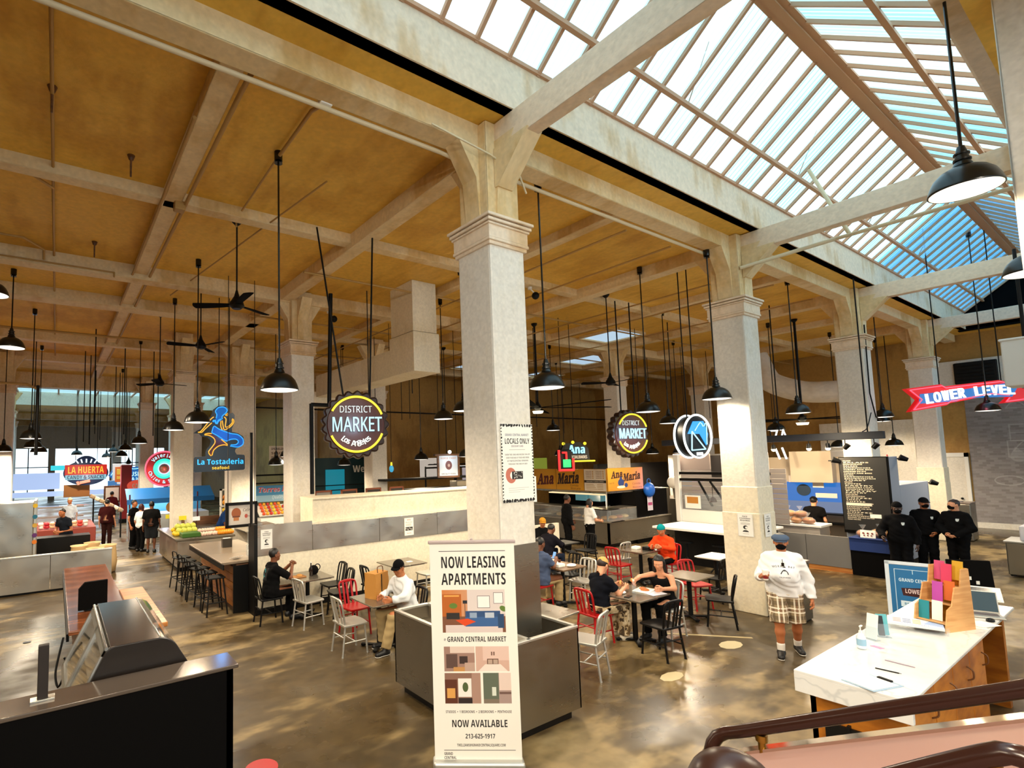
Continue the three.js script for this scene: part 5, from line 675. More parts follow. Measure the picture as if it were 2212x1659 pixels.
guard({ label: 'balding security guard in black mask seen from the side, arms crossed low', at: [17.4, 0, -3.14], turn: -1.9, skin: SKIN.light, hair: 'short', hairM: HAIR.brown, mask: cloth(0x0a0a0b), head: [-0.4, 0], L: { el: [0.3, 1.14, 0.05], wr: [0.08, 0.96, 0.24], dir: [-0.9, -0.1, 0.2] }, R: { el: [-0.3, 1.14, 0.05], wr: [-0.05, 1.0, 0.26] }, badge: [0.1, 0.36] });
person({ label: 'bakery worker in black with a black cap, back to the viewer', at: [17.55, 0, -5.88], turn: 1.6, s: 0.98, fine: 0, skin: SKIN.light, hat: { m: cloth(0x0b0b0c) }, hair: 'short', L: { el: [0.3, 1.12, 0.0], wr: [0.26, 0.95, 0.18] }, top: { m: blackCloth, sleeve: 0.55, loose: 0.024 }, legs: { m: blackCloth, len: 2, loose: 0.04 }, shoe: shoeB });
// attendant at the marble desk, mostly out of the frame
person({ label: 'desk attendant in white trousers sitting at the right edge behind the marble counter', at: [9.3, 0, -0.45], turn: PI * 0.98, pose: 'sit', s: 1, lean: 0.1, fine: 1, skin: SKIN.dark, hair: 'short', L: { el: [0.26, 0.95, 0.24], wr: [0.2, 1.16, 0.44], dir: [-0.2, 0, 1] }, R: { el: [-0.26, 0.95, 0.24], wr: [-0.12, 1.16, 0.46], dir: [0.2, 0, 1] }, top: { m: cloth(0x27406e), sleeve: 1.5, loose: 0.025 }, legs: { m: cloth(0xd9dadc), len: 2, loose: 0.035 }, shoe: shoeW });
// shoppers in the far left aisle
const far = (label, x, z, turn, o) => person({ label, at: [x, 0, z], turn, fine: 0, skin: SKIN.tan, hair: 'short', shoe: shoeB, ...o });
far('man in black at the left of the trio of shoppers in the far aisle', 2.36, -21.0, 0.9, { top: { m: blackCloth, sleeve: 0.6 }, legs: { m: blackCloth, len: 2 }, L: { el: [0.26, 1.1, 0.05], wr: [0.1, 1.05, 0.28] } });
far('woman with dark red hair in a white top, middle of the trio of shoppers', 2.5, -20.2, 2.2, { s: 0.94, hair: 'long', hairM: mat(0x3a0f10, 0.5), skin: SKIN.light, top: { m: cloth(0xd8dcdc), sleeve: 0.8 }, legs: { m: blackCloth, len: 2 } });
far('broad man in black tee and dark shorts seen from behind, right of the trio', 2.78, -19.75, 2.9, { wide: 1.2, top: { m: blackCloth, sleeve: 0.7, loose: 0.03 }, legs: { m: cloth(0x23262a), len: 0.95, loose: 0.03 }, hairM: HAIR.black, skin: SKIN.brown });
far('man in a grey tee leaning on the black counter at the far left', 0.3, -19.25, -0.7, { lean: 0.25, top: { m: cloth(0x1d222b), sleeve: 0.6 }, legs: { m: denim, len: 2 }, L: { el: [0.26, 1.05, 0.1], wr: [0.1, 1.02, 0.36] }, R: { el: [-0.26, 1.05, 0.1], wr: [-0.1, 1.02, 0.36] } });
far('shopper in dark red walking away beside the candy stall', 1.62, -22.3, 2.8, { wide: 1.1, top: { m: cloth(0x2e0d0e), sleeve: 0.7, loose: 0.03 }, legs: { m: cloth(0x2a1410), len: 2 }, skin: SKIN.light });
far('small far figure in maroon where the aisle narrows', 2.3, -29, 2.9, { top: { m: cloth(0x4a1216), sleeve: 1.5 }, legs: { m: cloth(0x301010), len: 2 } });
far('vendor in a blue jacket bending behind the fruit stand', 4.65, -17.95, 1.2, { lean: 0.4, s: 0.98, top: { m: cloth(0x14305e), sleeve: 1.8, loose: 0.03 }, legs: { m: blackCloth, len: 2 } });
far('vendor with a pale cap behind the candy stall', 0.5, -24.9, -0.4, { hat: { m: cloth(0xd8c8a8), noBrim: true }, top: { m: cloth(0xb8c0c8), sleeve: 0.8 }, legs: { m: denim, len: 2 } });
// ---------- roll-up banner ----------
{
  const t = thing('rollup_banner', 'tall white roll-up banner reading NOW LEASING APARTMENTS in front of the steel planter box', 'banner', [3.5, 0, -4.03], 0.0); t.rotation.y = -Math.atan2(0.53, 0.74);
  const tex = canvasTex(840, 2040, (g, w, h) => {
    g.fillStyle = '#ece7dc'; g.fillRect(0, 0, w, h); const K = '#141010';
    g.fillStyle = '#3a3030'; g.fillRect(90, 70, 660, 6);
    fitText(g, 'NOW LEASING', 430, 180, 650, 150, K); fitText(g, 'APARTMENTS', 430, 340, 640, 150, K);
    // living room
    const room = (x, y, ww, hh, f) => { g.save(); g.beginPath(); g.rect(x, y, ww, hh); g.clip(); g.translate(x, y); f(ww, hh); g.restore(); };
    const grad = (x0, y0, x1, y1, a, b) => { const q = g.createLinearGradient(x0, y0, x1, y1); q.addColorStop(0, a); q.addColorStop(1, b); return q; };
    room(110, 440, 620, 400, (a, b) => { g.fillStyle = grad(0, 0, a, 0, '#c9783c', '#cdb7b0'); g.fillRect(0, 0, a, b); g.fillStyle = '#b25e20'; g.fillRect(0, 40, 190, 220); g.fillStyle = '#e9a550'; g.fillRect(20, 50, 150, 14); g.fillStyle = '#d8cac4'; g.fillRect(250, 0, a, 230); g.fillStyle = '#efe9e4'; g.fillRect(350, 60, 120, 110); g.fillRect(510, 30, 90, 100); g.strokeStyle = '#4a403c'; g.lineWidth = 4; g.strokeRect(350, 60, 120, 110); g.strokeRect(510, 30, 90, 100); g.fillStyle = '#7a4c34'; g.fillRect(0, 250, a, b); g.fillStyle = '#d6c4be'; g.fillRect(30, 330, 560, 70); g.fillStyle = '#2e4c78'; g.fillRect(230, 200, 340, 90); g.fillStyle = '#3a5e90'; g.fillRect(225, 255, 380, 90); g.fillStyle = '#274468'; g.fillRect(545, 230, 60, 130); g.fillStyle = '#8fa0b8'; g.fillRect(270, 215, 70, 50); g.fillStyle = '#b8c0cc'; g.fillRect(420, 215, 90, 50); g.fillStyle = '#d8481c'; g.beginPath(); g.moveTo(130, 285); g.lineTo(250, 270); g.lineTo(330, 300); g.lineTo(220, 340); g.fill(); g.strokeStyle = '#20242c'; g.lineWidth = 5; g.beginPath(); g.moveTo(225, 120); g.lineTo(225, 250); g.stroke(); g.fillStyle = '#20242c'; g.fillRect(205, 100, 44, 30); g.fillStyle = '#5e7a30'; g.beginPath(); g.ellipse(110, 150, 40, 26, 0, 0, 7); g.fill(); g.beginPath(); g.ellipse(600, 180, 36, 24, 0.5, 0, 7); g.fill(); g.fillStyle = '#2a2624'; g.fillRect(40, 215, 130, 60); });
    fitText(g, '@', 128, 905, 22, 28, '#6a6060'); fitText(g, 'GRAND CENTRAL MARKET', 440, 903, 580, 66, K);
    room(115, 970, 300, 230, (a, b) => { g.fillStyle = '#9c7a6c'; g.fillRect(0, 0, a, b); g.fillStyle = '#d9c2b4'; g.fillRect(60, 0, 240, 60); g.fillStyle = '#5c443c'; g.fillRect(20, 70, 110, 130); g.fillStyle = '#3c2c28'; g.fillRect(150, 90, 80, 70); g.fillStyle = '#b89a8a'; g.fillRect(200, 150, 100, 80); g.fillStyle = '#c08a50'; g.fillRect(90, 190, 110, 40); });
    room(425, 970, 325, 230, (a, b) => { g.fillStyle = '#cda796'; g.fillRect(0, 0, a, b); g.fillStyle = '#dcbcae'; g.fillRect(70, 0, 260, 130); g.fillStyle = '#5a3a2c'; g.fillRect(110, 115, 110, 50); g.fillStyle = '#b49a88'; g.fillRect(118, 122, 44, 40); g.fillRect(170, 122, 44, 40); g.fillStyle = '#e6d6ca'; g.beginPath(); g.moveTo(90, 165); g.lineTo(240, 165); g.lineTo(310, 230); g.lineTo(20, 230); g.fill(); g.fillStyle = '#7a5a4c'; g.fillRect(150, 50, 14, 34); g.fillRect(172, 50, 14, 34); });
    room(115, 1215, 350, 280, (a, b) => { g.fillStyle = '#8a6656'; g.fillRect(0, 0, a, b); g.fillStyle = '#5a2e1c'; g.fillRect(0, 60, 120, 220); g.fillStyle = '#d49a50'; g.fillRect(20, 140, 80, 90); g.fillStyle = '#ece2da'; g.fillRect(130, 50, 130, 170); g.fillStyle = '#4c5a34'; g.beginPath(); g.ellipse(200, 130, 28, 44, 0, 0, 7); g.fill(); g.fillStyle = '#2c2020'; g.fillRect(130, 230, 190, 50); g.fillStyle = '#a88474'; g.fillRect(265, 0, 90, 280); });
    room(490, 1215, 270, 280, (a, b) => { g.fillStyle = '#a48c84'; g.fillRect(0, 0, a, b); g.fillStyle = '#5e6656'; g.fillRect(0, 0, 150, 240); g.fillStyle = '#d2d6c8'; g.fillRect(84, 130, 40, 80); g.fillStyle = '#ddc6ba'; g.fillRect(155, 0, 115, 160); g.fillStyle = '#6a5048'; g.fillRect(155, 175, 115, 20); g.fillStyle = '#7c6e5e'; g.fillRect(0, 240, 150, 40); });
    fitText(g, 'STUDIOS  •  1 BEDROOMS  •  2 BEDROOMS  •  PENTHOUSE', 436, 1570, 640, 34, '#4a4240'); fitText(g, 'NOW AVAILABLE', 442, 1678, 545, 92, K); fitText(g, '213-625-1917', 444, 1792, 290, 58, K); fitText(g, 'TWILLIAMS@GRANDCENTRALSQUARE.COM', 452, 1872, 470, 34, '#3a3430'); g.fillStyle = '#3a3030'; g.fillRect(90, 1916, 690, 5);
    ['GRAND', 'CENTRAL', 'MARKET'].forEach((s, i) => fitText(g, s, 90, 1950 + i * 36, [84, 118, 104][i], 36, K, 'bold', 'left'));
  });
  part(t, 'printed_sheet', mg([face(0.84, 2.1).translate(0, 1.09, 0.008)], true), print(tex, 0.5)); part(t, 'back_sheet', mg([B(0.84, 2.1, 0.004, 0, 1.09, 0.003)]), M.paper);
  part(t, 'top_rail', mg([RB(0.87, 0.035, 0.03, 0, 2.155, 0.004, 0.01), SP(0.014, 0, 2.178, 0)]), mat(0xb9a8a4, 0.4, 0.3)); part(t, 'base', mg([RB(0.88, 0.08, 0.16, 0, 0.04, 0, 0.03)]), M.alu); part(t, 'pole', mg([rod([0, 0.05, -0.02], [0, 2.08, -0.02], 0.01)], true), M.alu);
}
// ---------- stainless planter boxes round the nearest column ----------
{
  const t = thing('steel_planter', 'stainless steel open topped box ring wrapped round the foot of the nearest column', 'planter box', [0, 0, 0]);
  const X0 = 3.76, X1 = 5.1, Z0 = -5.9, Z1 = -4.06, h = 1.02, w = 0.02;
  part(t, 'side_panel', mg([BB(X0, X0 + w, 0.12, h, Z0, Z1)]), M.steelDark); part(t, 'side_panel', mg([BB(X0, X1, 0.12, h, Z1 - w, Z1)]), M.steelDark); part(t, 'side_panel', mg([BB(X1 - w, X1, 0.12, h, Z0, Z1)]), M.steelDark); part(t, 'side_panel', mg([BB(X0, X1, 0.12, h, Z0, Z0 + w)]), M.steelDark);
  part(t, 'rim', mg([RB(0.05, 0.03, Z1 - Z0, X0 + 0.02, h, (Z0 + Z1) / 2, 0.008), RB(X1 - X0, 0.03, 0.05, (X0 + X1) / 2, h, Z1 - 0.02, 0.008), RB(0.05, 0.03, Z1 - Z0, X1 - 0.02, h, (Z0 + Z1) / 2, 0.008), RB(X1 - X0, 0.03, 0.05, (X0 + X1) / 2, h, Z0 + 0.02, 0.008), BB(4.28, 4.33, h - 0.02, h + 0.015, Z0, Z1)]), M.alu);
  part(t, 'inner_tray', mg([BB(X0 + 0.03, 4.3, h - 0.2, h - 0.18, Z0 + 0.03, Z1 - 0.03), BB(4.3, X1 - 0.03, h - 0.26, h - 0.24, Z1 - 0.42, Z1 - 0.03), BB(4.3, X1 - 0.03, h - 0.26, h - 0.24, Z0 + 0.03, -5.12), BB(4.98, X1 - 0.03, h - 0.26, h - 0.24, -5.2, -4.4)]), M.steel);
  part(t, 'divider', mg([BB(X0 + 0.03, 4.3, h - 0.2, h, -5.0, -4.985), BB(4.3, 4.315, h - 0.26, h, Z0 + 0.03, Z1 - 0.03)]), M.steel); part(t, 'kick_plate', mg([BB(X0 + 0.08, X1 - 0.08, 0, 0.12, Z0 + 0.08, Z1 - 0.08)]), M.iron);
  const c = thing('column_cladding', 'stainless cladding panels round the lower part of the nearest column', 'cladding', [0, 0, 0]);
  part(c, 'panel', mg([BB(4.33, 4.95, 0.0, 1.95, -4.475, -4.465)]), M.steelDark); part(c, 'panel', mg([BB(4.325, 4.335, 0.0, 1.95, -5.09, -4.47)]), M.steelDark); part(c, 'panel', mg([BB(4.945, 4.955, 0.0, 1.95, -5.09, -4.47)]), M.steelDark);
}
const poster = (w, h, draw, k = 400) => print(canvasTex(Math.round(w * k), Math.round(h * k), draw), 0.6);
const faceCover = (g, w, h) => { g.fillStyle = '#eae8e2'; g.fillRect(0, 0, w, h); g.strokeStyle = '#b8b6b0'; g.lineWidth = 2; g.strokeRect(3, 3, w - 6, h - 6); ['FACE', 'COVERINGS', 'REQUIRED'].forEach((t, i) => fitText(g, t, w / 2, h * (0.12 + i * 0.09), w * [0.34, 0.72, 0.66][i], h * 0.085, '#2a2826')); g.fillStyle = '#8a8884'; for (let i = 0; i < 3; i++) g.fillRect(w * 0.2, h * (0.4 + i * 0.035), w * 0.6, h * 0.012); g.fillStyle = '#141312'; g.beginPath(); g.ellipse(w * 0.5, h * 0.6, w * 0.15, h * 0.085, 0, 0, 7); g.fill(); g.fillStyle = '#eae8e2'; g.beginPath(); g.ellipse(w * 0.56, h * 0.61, w * 0.09, h * 0.05, 0.3, 0, 7); g.fill(); g.fillStyle = '#141312'; g.beginPath(); g.ellipse(w * 0.5, h * 0.8, w * 0.2, h * 0.075, 0, PI, 0); g.fill(); g.fillStyle = '#8a8884'; g.fillRect(w * 0.3, h * 0.88, w * 0.4, h * 0.012); };
const notice = (label, w, h, m, [x, y, z], ry) => { const t = thing('notice', label, 'notice', [x, y, z], ry); part(t, 'sheet', mg([face(w, h).translate(0, 0, 0.008)], true), m); part(t, 'backing', mg([B(w, h, 0.006, 0, 0, 0.003)]), M.paper); return t; };
const FC = poster(0.21, 0.4, faceCover, 700);
notice('white face coverings notice on the left end of the steel wall panel', 0.24, 0.38, FC, [3.55, 1.46, -10.265], 0);
notice('white notice with dark picture strip in the middle of the steel wall panel', 0.26, 0.4, poster(0.26, 0.4, (g, w, h) => { g.fillStyle = '#efe9dc'; g.fillRect(0, 0, w, h); fitText(g, 'NOTICE', w / 2, h * 0.1, w * 0.4, h * 0.09, '#b03a2c'); fitText(g, 'TAKE OUT ONLY', w / 2, h * 0.24, w * 0.8, h * 0.06, '#4a4440'); g.fillStyle = '#9a948c'; for (let i = 0; i < 3; i++) g.fillRect(w * 0.15, h * (0.33 + i * 0.05), w * 0.6, 3); g.fillStyle = '#191614'; g.fillRect(w * 0.1, h * 0.52, w * 0.8, h * 0.2); g.fillStyle = '#e8e2d4'; for (let i = 0; i < 6; i++) g.fillRect(w * (0.13 + i * 0.13), h * (0.55 + (i % 3) * 0.03), w * 0.05, h * 0.09); fitText(g, 'GRAND CENTRAL', w / 2, h * 0.88, w * 0.5, h * 0.05, '#b03a2c'); }), [7.0, 1.4, -10.265], 0);
notice('face coverings notice low on the front of the second column', 0.26, 0.42, FC, [11.08, 1.62, -4.44], 0); 
notice('face coverings notice on the left side of the second column', 0.26, 0.42, FC, [10.815, 1.62, -4.7], -PI / 2);
notice('face coverings notice on the grey wall behind the nearest column', 0.24, 0.38, FC, [9.95, 1.45, -10.2], 0);
{ // locals only poster
  const m = poster(0.52, 0.92, (g, w, h) => { g.fillStyle = '#f1efe4'; g.fillRect(0, 0, w, h); g.fillStyle = '#191310'; let q = 7; const r = () => (q = (q * 16807) % 2147483647) / 2147483647; const blob = (x, y, s) => { g.beginPath(); g.ellipse(x, y, s * (0.7 + r() * 0.7), s * (0.4 + r() * 0.5), r() * 3, 0, 7); g.fill(); }; for (let x = 6; x < w; x += 30) { blob(x, 8, 17); blob(x + 8, h - 10, 17); } for (let y = 10; y < h; y += 26) { blob(6, y, 9); blob(w - 6, y, 9); } g.fillStyle = '#f1efe4'; g.fillRect(18, 24, w - 36, h - 50); fitText(g, 'GRAND CENTRAL MARKET', w / 2, h * 0.14, w * 0.74, 26, '#7e7a86'); fitText(g, 'LOCALS ONLY', w / 2, h * 0.22, w * 0.78, 62, '#2a2324'); fitText(g, 'DISCOUNT CARD', w / 2, h * 0.285, w * 0.38, 22, '#8a7480'); g.fillStyle = '#9a9490'; g.fillRect(w * 0.24, h * 0.33, w * 0.5, 3); ['SHOW THIS CARD AND RECEIVE 10% OFF', 'EVERY PURCHASE AT FOOD AND DRINK', 'AT PARTICIPATING VENDORS', 'THROUGH THE END OF 2021'].forEach((s, i) => fitText(g, s, w / 2, h * (0.395 + i * 0.04), w * (0.78 - i * 0.06), 17, '#7a7470')); g.fillStyle = '#c4705c'; g.beginPath(); g.ellipse(w * 0.27, h * 0.66, w * 0.16, h * 0.1, -0.3, 0, 7); g.fill(); g.fillStyle = '#f1efe4'; g.beginPath(); g.ellipse(w * 0.33, h * 0.66, w * 0.09, h * 0.05, 0, 0, 7); g.fill(); g.fillStyle = '#2a2320'; g.fillRect(w * 0.3, h * 0.61, w * 0.34, h * 0.1); g.fillStyle = '#e8e2d6'; for (let i = 0; i < 14; i++) { g.beginPath(); g.ellipse(w * (0.33 + r() * 0.28), h * (0.62 + r() * 0.08), 8, 3, r() * 3, 0, 7); g.fill(); } g.fillStyle = '#b8b2aa'; for (let i = 0; i < 3; i++) g.fillRect(w * 0.18, h * (0.82 + i * 0.025), w * (0.64 - i * 0.14), 3); }, 700);
  notice('tall LOCALS ONLY poster with black patterned border on the nearest column', 0.54, 0.93, m, [4.66, 2.92, -4.475], 0); 
  notice('plain small white sheet behind the poster on the nearest column', 0.16, 0.32, M.paper, [5.02, 2.58, -4.6], 0);
}
// ---------- half wall with steel band, upper white wall with the framed opening ----------
{
  const w = struct('wall_partition');
  part(w, 'lower_wall', mg([BB(3.36, 10.6, 0, 1.7, -10.6, -10.3)]), M.wallWhite); part(w, 'upper_wall', mg([BB(4.62, 10.6, 1.6, 2.18, -11.1, -10.42, 0.02)]), M.wallWhite);
  part(w, 'sill', mg([BB(4.62, 10.6, 2.16, 2.2, -11.12, -10.38, 0.01)]), M.wallWhite); part(w, 'base_trim', mg([BB(3.36, 10.6, 0, 0.12, -10.3, -10.285)]), M.iron);
  for (const [a, b, t] of [[3.36, 4.55, 1.74], [4.55, 6.2, 1.66], [6.2, 7.85, 1.665], [7.85, 9.3, 1.67], [9.3, 10.6, 1.675]]) part(w, 'steel_panel', mg([BB(a + 0.004, b - 0.004, 1.14, t, -10.3, -10.272, 0.004)]), M.steel);
  part(w, 'end_post', mg([BB(3.3, 3.37, 0, 1.76, -10.62, -10.26)]), M.iron);
  const g2 = struct('wall_panel'); part(g2, 'grey_panel', mg([BB(9.4, 11.2, 1.05, 1.75, -10.26, -10.22)]), mat(0x5c5148, 0.6)); part(g2, 'bench_back', mg([BB(9.4, 12.2, 0, 1.05, -10.3, -10.2)]), M.wallWhite);
}
// ---------- things on the dining tables ----------
{
  const item = (n, l, c, p, parts, ry = 0) => { const t = thing(n, l, c, p, ry); for (const [a, g, m] of parts) part(t, a, g, m); return t; };
  const T = 0.758;
  const bagS = () => mg([(() => { const g = new THREE.BoxGeometry(0.34, 0.4, 0.24, 6, 8, 4), p = g.attributes.position; for (let i = 0; i < p.count; i++) { const y = p.getY(i); p.setX(i, p.getX(i) * (1 - 0.06 * (y + 0.2)) + 0.006 * Math.sin(y * 40 + p.getZ(i) * 30)); p.setZ(i, p.getZ(i) * (1 - 0.3 * Math.max(0, y)) + 0.006 * Math.sin(y * 30 + p.getX(i) * 40)); } g.computeVertexNormals(); return g; })()]);
  const bag = item('paper_bag', 'brown paper takeaway bag standing on the table before the man in white', 'bag', [4.45, T + 0.2, -7.5], [['bag', bagS(), mat(0xb07a34, 0.85)], ['strip', mg([B(0.02, 0.36, 0.004, -0.02, 0, 0.121)]), M.black]], 0.35);
  part(bag, 'handle', mg([TB([[-0.07, 0.2, 0.08], [-0.06, 0.29, 0.07], [0.06, 0.29, 0.07], [0.07, 0.2, 0.08]], 0.008, 20)], true), M.brownWood);
  item('drink_bottle', 'dark cola bottle on the table of the man in a black tee', 'bottle', [4.22, T, -9.62], [['bottle', mg([LA([[0, 0], [0.033, 0.005], [0.033, 0.12], [0.027, 0.15], [0.013, 0.2], [0.013, 0.25], [0, 0.25]], 20)], true), mat(0x1a0d08, 0.1)], ['cap', mg([CY(0.015, 0.015, 0.02, 0, 0.26, 0)], true), M.white]]);
  item('black_bag', 'small black bag beside the cola bottle', 'bag', [4.32, T, -9.72], [['bag', mg([SP(0.1, 0, 0.08, 0, 14).scale(1, 1, 0.8)], true), M.blackMatte], ['strap', mg([new THREE.TorusGeometry(0.06, 0.01, 6, 20).translate(0.08, 0.13, 0)], true), M.black]]);
  item('food_tray', 'brown food tray in front of the man in a black tee', 'tray', [3.98, T, -9.68], [['tray', mg([BB(-0.13, 0.13, 0, 0.02, -0.1, 0.1, 0.006)]), mat(0xa67440, 0.7)], ['food', mg([SP(0.06, 0.02, 0.04, 0, 10).scale(1, 0.6, 1)], true), mat(0xc08a44, 0.7)]]);
  item('white_card', 'small white card on the empty table by the white wall', 'card', [6.5, T, -9.55], [['card', mg([B(0.14, 0.004, 0.09, 0, 0.002, 0)]), M.paper]]);
  item('water_bottle', 'clear water bottle on the couple\'s table', 'bottle', [7.85, T, -5.12], [['bottle', mg([LA([[0, 0], [0.03, 0.004], [0.031, 0.13], [0.014, 0.17], [0.014, 0.19]], 20)], true), M.acrylic], ['cap', mg([CY(0.016, 0.016, 0.022, 0, 0.2, 0)], true), M.white]]);
  item('food_tray', 'paper lined tray of fried food before the woman in black', 'tray', [8.1, T, -5.1], [['tray', mg([BB(-0.17, 0.17, 0, 0.018, -0.13, 0.13, 0.006)]), M.paper], ['food', mg([SP(0.07, -0.02, 0.03, 0.02, 12).scale(1, 0.5, 1), SP(0.06, 0.06, 0.03, -0.04, 12).scale(1, 0.5, 1)], true), mat(0xb0642a, 0.7)]], 0.2);
  item('napkin', 'crumpled white napkin at the boy\'s side of the table', 'napkin', [7.68, T, -5.22], [['napkin', mg([new THREE.IcosahedronGeometry(0.06, 1).scale(1.2, 0.4, 1).translate(0, 0.02, 0)], true), M.paper]]);
  item('paper_sheet', 'printed white paper spread near the woman in black', 'paper', [8.08, T, -4.9], [['sheet', mg([B(0.3, 0.003, 0.2, 0, 0.003, 0)]), mat(0xd8d6e2, 0.8)]], -0.2);
  item('phone', 'black phone lying at the near edge before the boy', 'phone', [7.58, T, -5.05], [['phone', mg([RB(0.15, 0.01, 0.075, 0, 0.006, 0, 0.004)]), M.blackGloss]], 0.2);
  item('taco', 'folded taco held by the boy in the tan cap', 'food', [7.86, 0.86, -5.36], [['shell', mg([new THREE.TorusGeometry(0.04, 0.018, 8, 14, PI)], true), mat(0xc8914a, 0.7)]], 0.5);
  item('taco', 'taco raised in the hand of the woman in black', 'food', [7.97, 0.9, -5.22], [['shell', mg([new THREE.TorusGeometry(0.04, 0.018, 8, 14, PI)], true), mat(0xd89a58, 0.7)]], 0.9);
  item('takeout_box', 'black takeaway box on the orange diner\'s table', 'box', [11.55, T, -7.12], [['box', mg([BB(-0.1, 0.1, 0, 0.08, -0.08, 0.08, 0.01)]), M.black]]);
  item('takeout_box', 'white takeaway box on the orange diner\'s table', 'box', [11.5, T, -7.38], [['box', mg([BB(-0.09, 0.09, 0, 0.06, -0.07, 0.07, 0.01)]), M.paper]]);
  item('napkin', 'white napkin before the orange diner', 'napkin', [11.68, T, -7.12], [['napkin', mg([new THREE.IcosahedronGeometry(0.06, 1).scale(1.2, 0.4, 1).translate(0, 0.02, 0)], true), M.paper]]);
  item('takeout_box', 'open white takeaway box before the man in blue grey', 'box', [8.55, T, -7.2], [['box', mg([BB(-0.1, 0.1, 0, 0.06, -0.08, 0.08, 0.01)]), M.paper], ['lid', mg([at(B(0.2, 0.01, 0.16), 0, 0.1, -0.12, 0, 1.1)]), M.paper]]);
  item('drink_cup', 'small cup with dark drink beside the white takeaway box', 'cup', [8.7, T, -7.32], [['cup', mg([LA([[0, 0], [0.03, 0], [0.042, 0.1], [0.038, 0.1], [0, 0.09]], 18)], true), mat(0x5a2d12, 0.3)]]);
  item('napkin', 'crumpled white paper on the brown table of the man in blue grey', 'napkin', [8.75, T, -7.05], [['napkin', mg([new THREE.IcosahedronGeometry(0.08, 1).scale(1.5, 0.4, 1).translate(0, 0.025, 0)], true), M.paper]]);
  item('phone', 'phone with glowing screen held by the man in blue grey', 'phone', [8.55, 0.97, -7.3], [['phone_body', mg([at(RB(0.08, 0.15, 0.01, 0, 0, 0, 0.004), 0, 0, 0, -PI / 2, -0.4)]), M.black], ['screen', mg([at(B(0.07, 0.13, 0.002), -0.006, 0.003, 0, -PI / 2, -0.4)]), neon(0.3, 0.6, 1, 1.4)]]);
  // floor marks
  solo('floor_sticker', 'pale worn oval sticker on the floor before the walking man, farther one', 'floor sticker', mg([CY(0.17, 0.17, 0.003, 0, 0, 0, 10).scale(1.4, 1, 0.8).translate(8.85, 0.002, -4.18)]), mat(0xb9ab86, 0.6));
  solo('floor_sticker', 'pale worn oval sticker on the floor nearer the planter box', 'floor sticker', mg([CY(0.15, 0.15, 0.003, 0, 0, 0, 9).scale(1.5, 1, 0.7).translate(7.0, 0.002, -4.08)]), mat(0xb9ab86, 0.6));
  solo('floor_sticker', 'red round sticker at the bottom edge of the photo beside the black counter', 'floor sticker', mg([CY(0.16, 0.16, 0.003, 1.76, 0.002, -5.25, 30)]), mat(0xa31f22, 0.5));
  solo('floor_joint', 'pale patched strip across the floor between the chairs and the walking man', 'floor strip', mg([at(B(0.06, 0.003, 1.3), 9.0, 0.002, -4.6, 0.75)]), mat(0x9c8b64, 0.6));
}
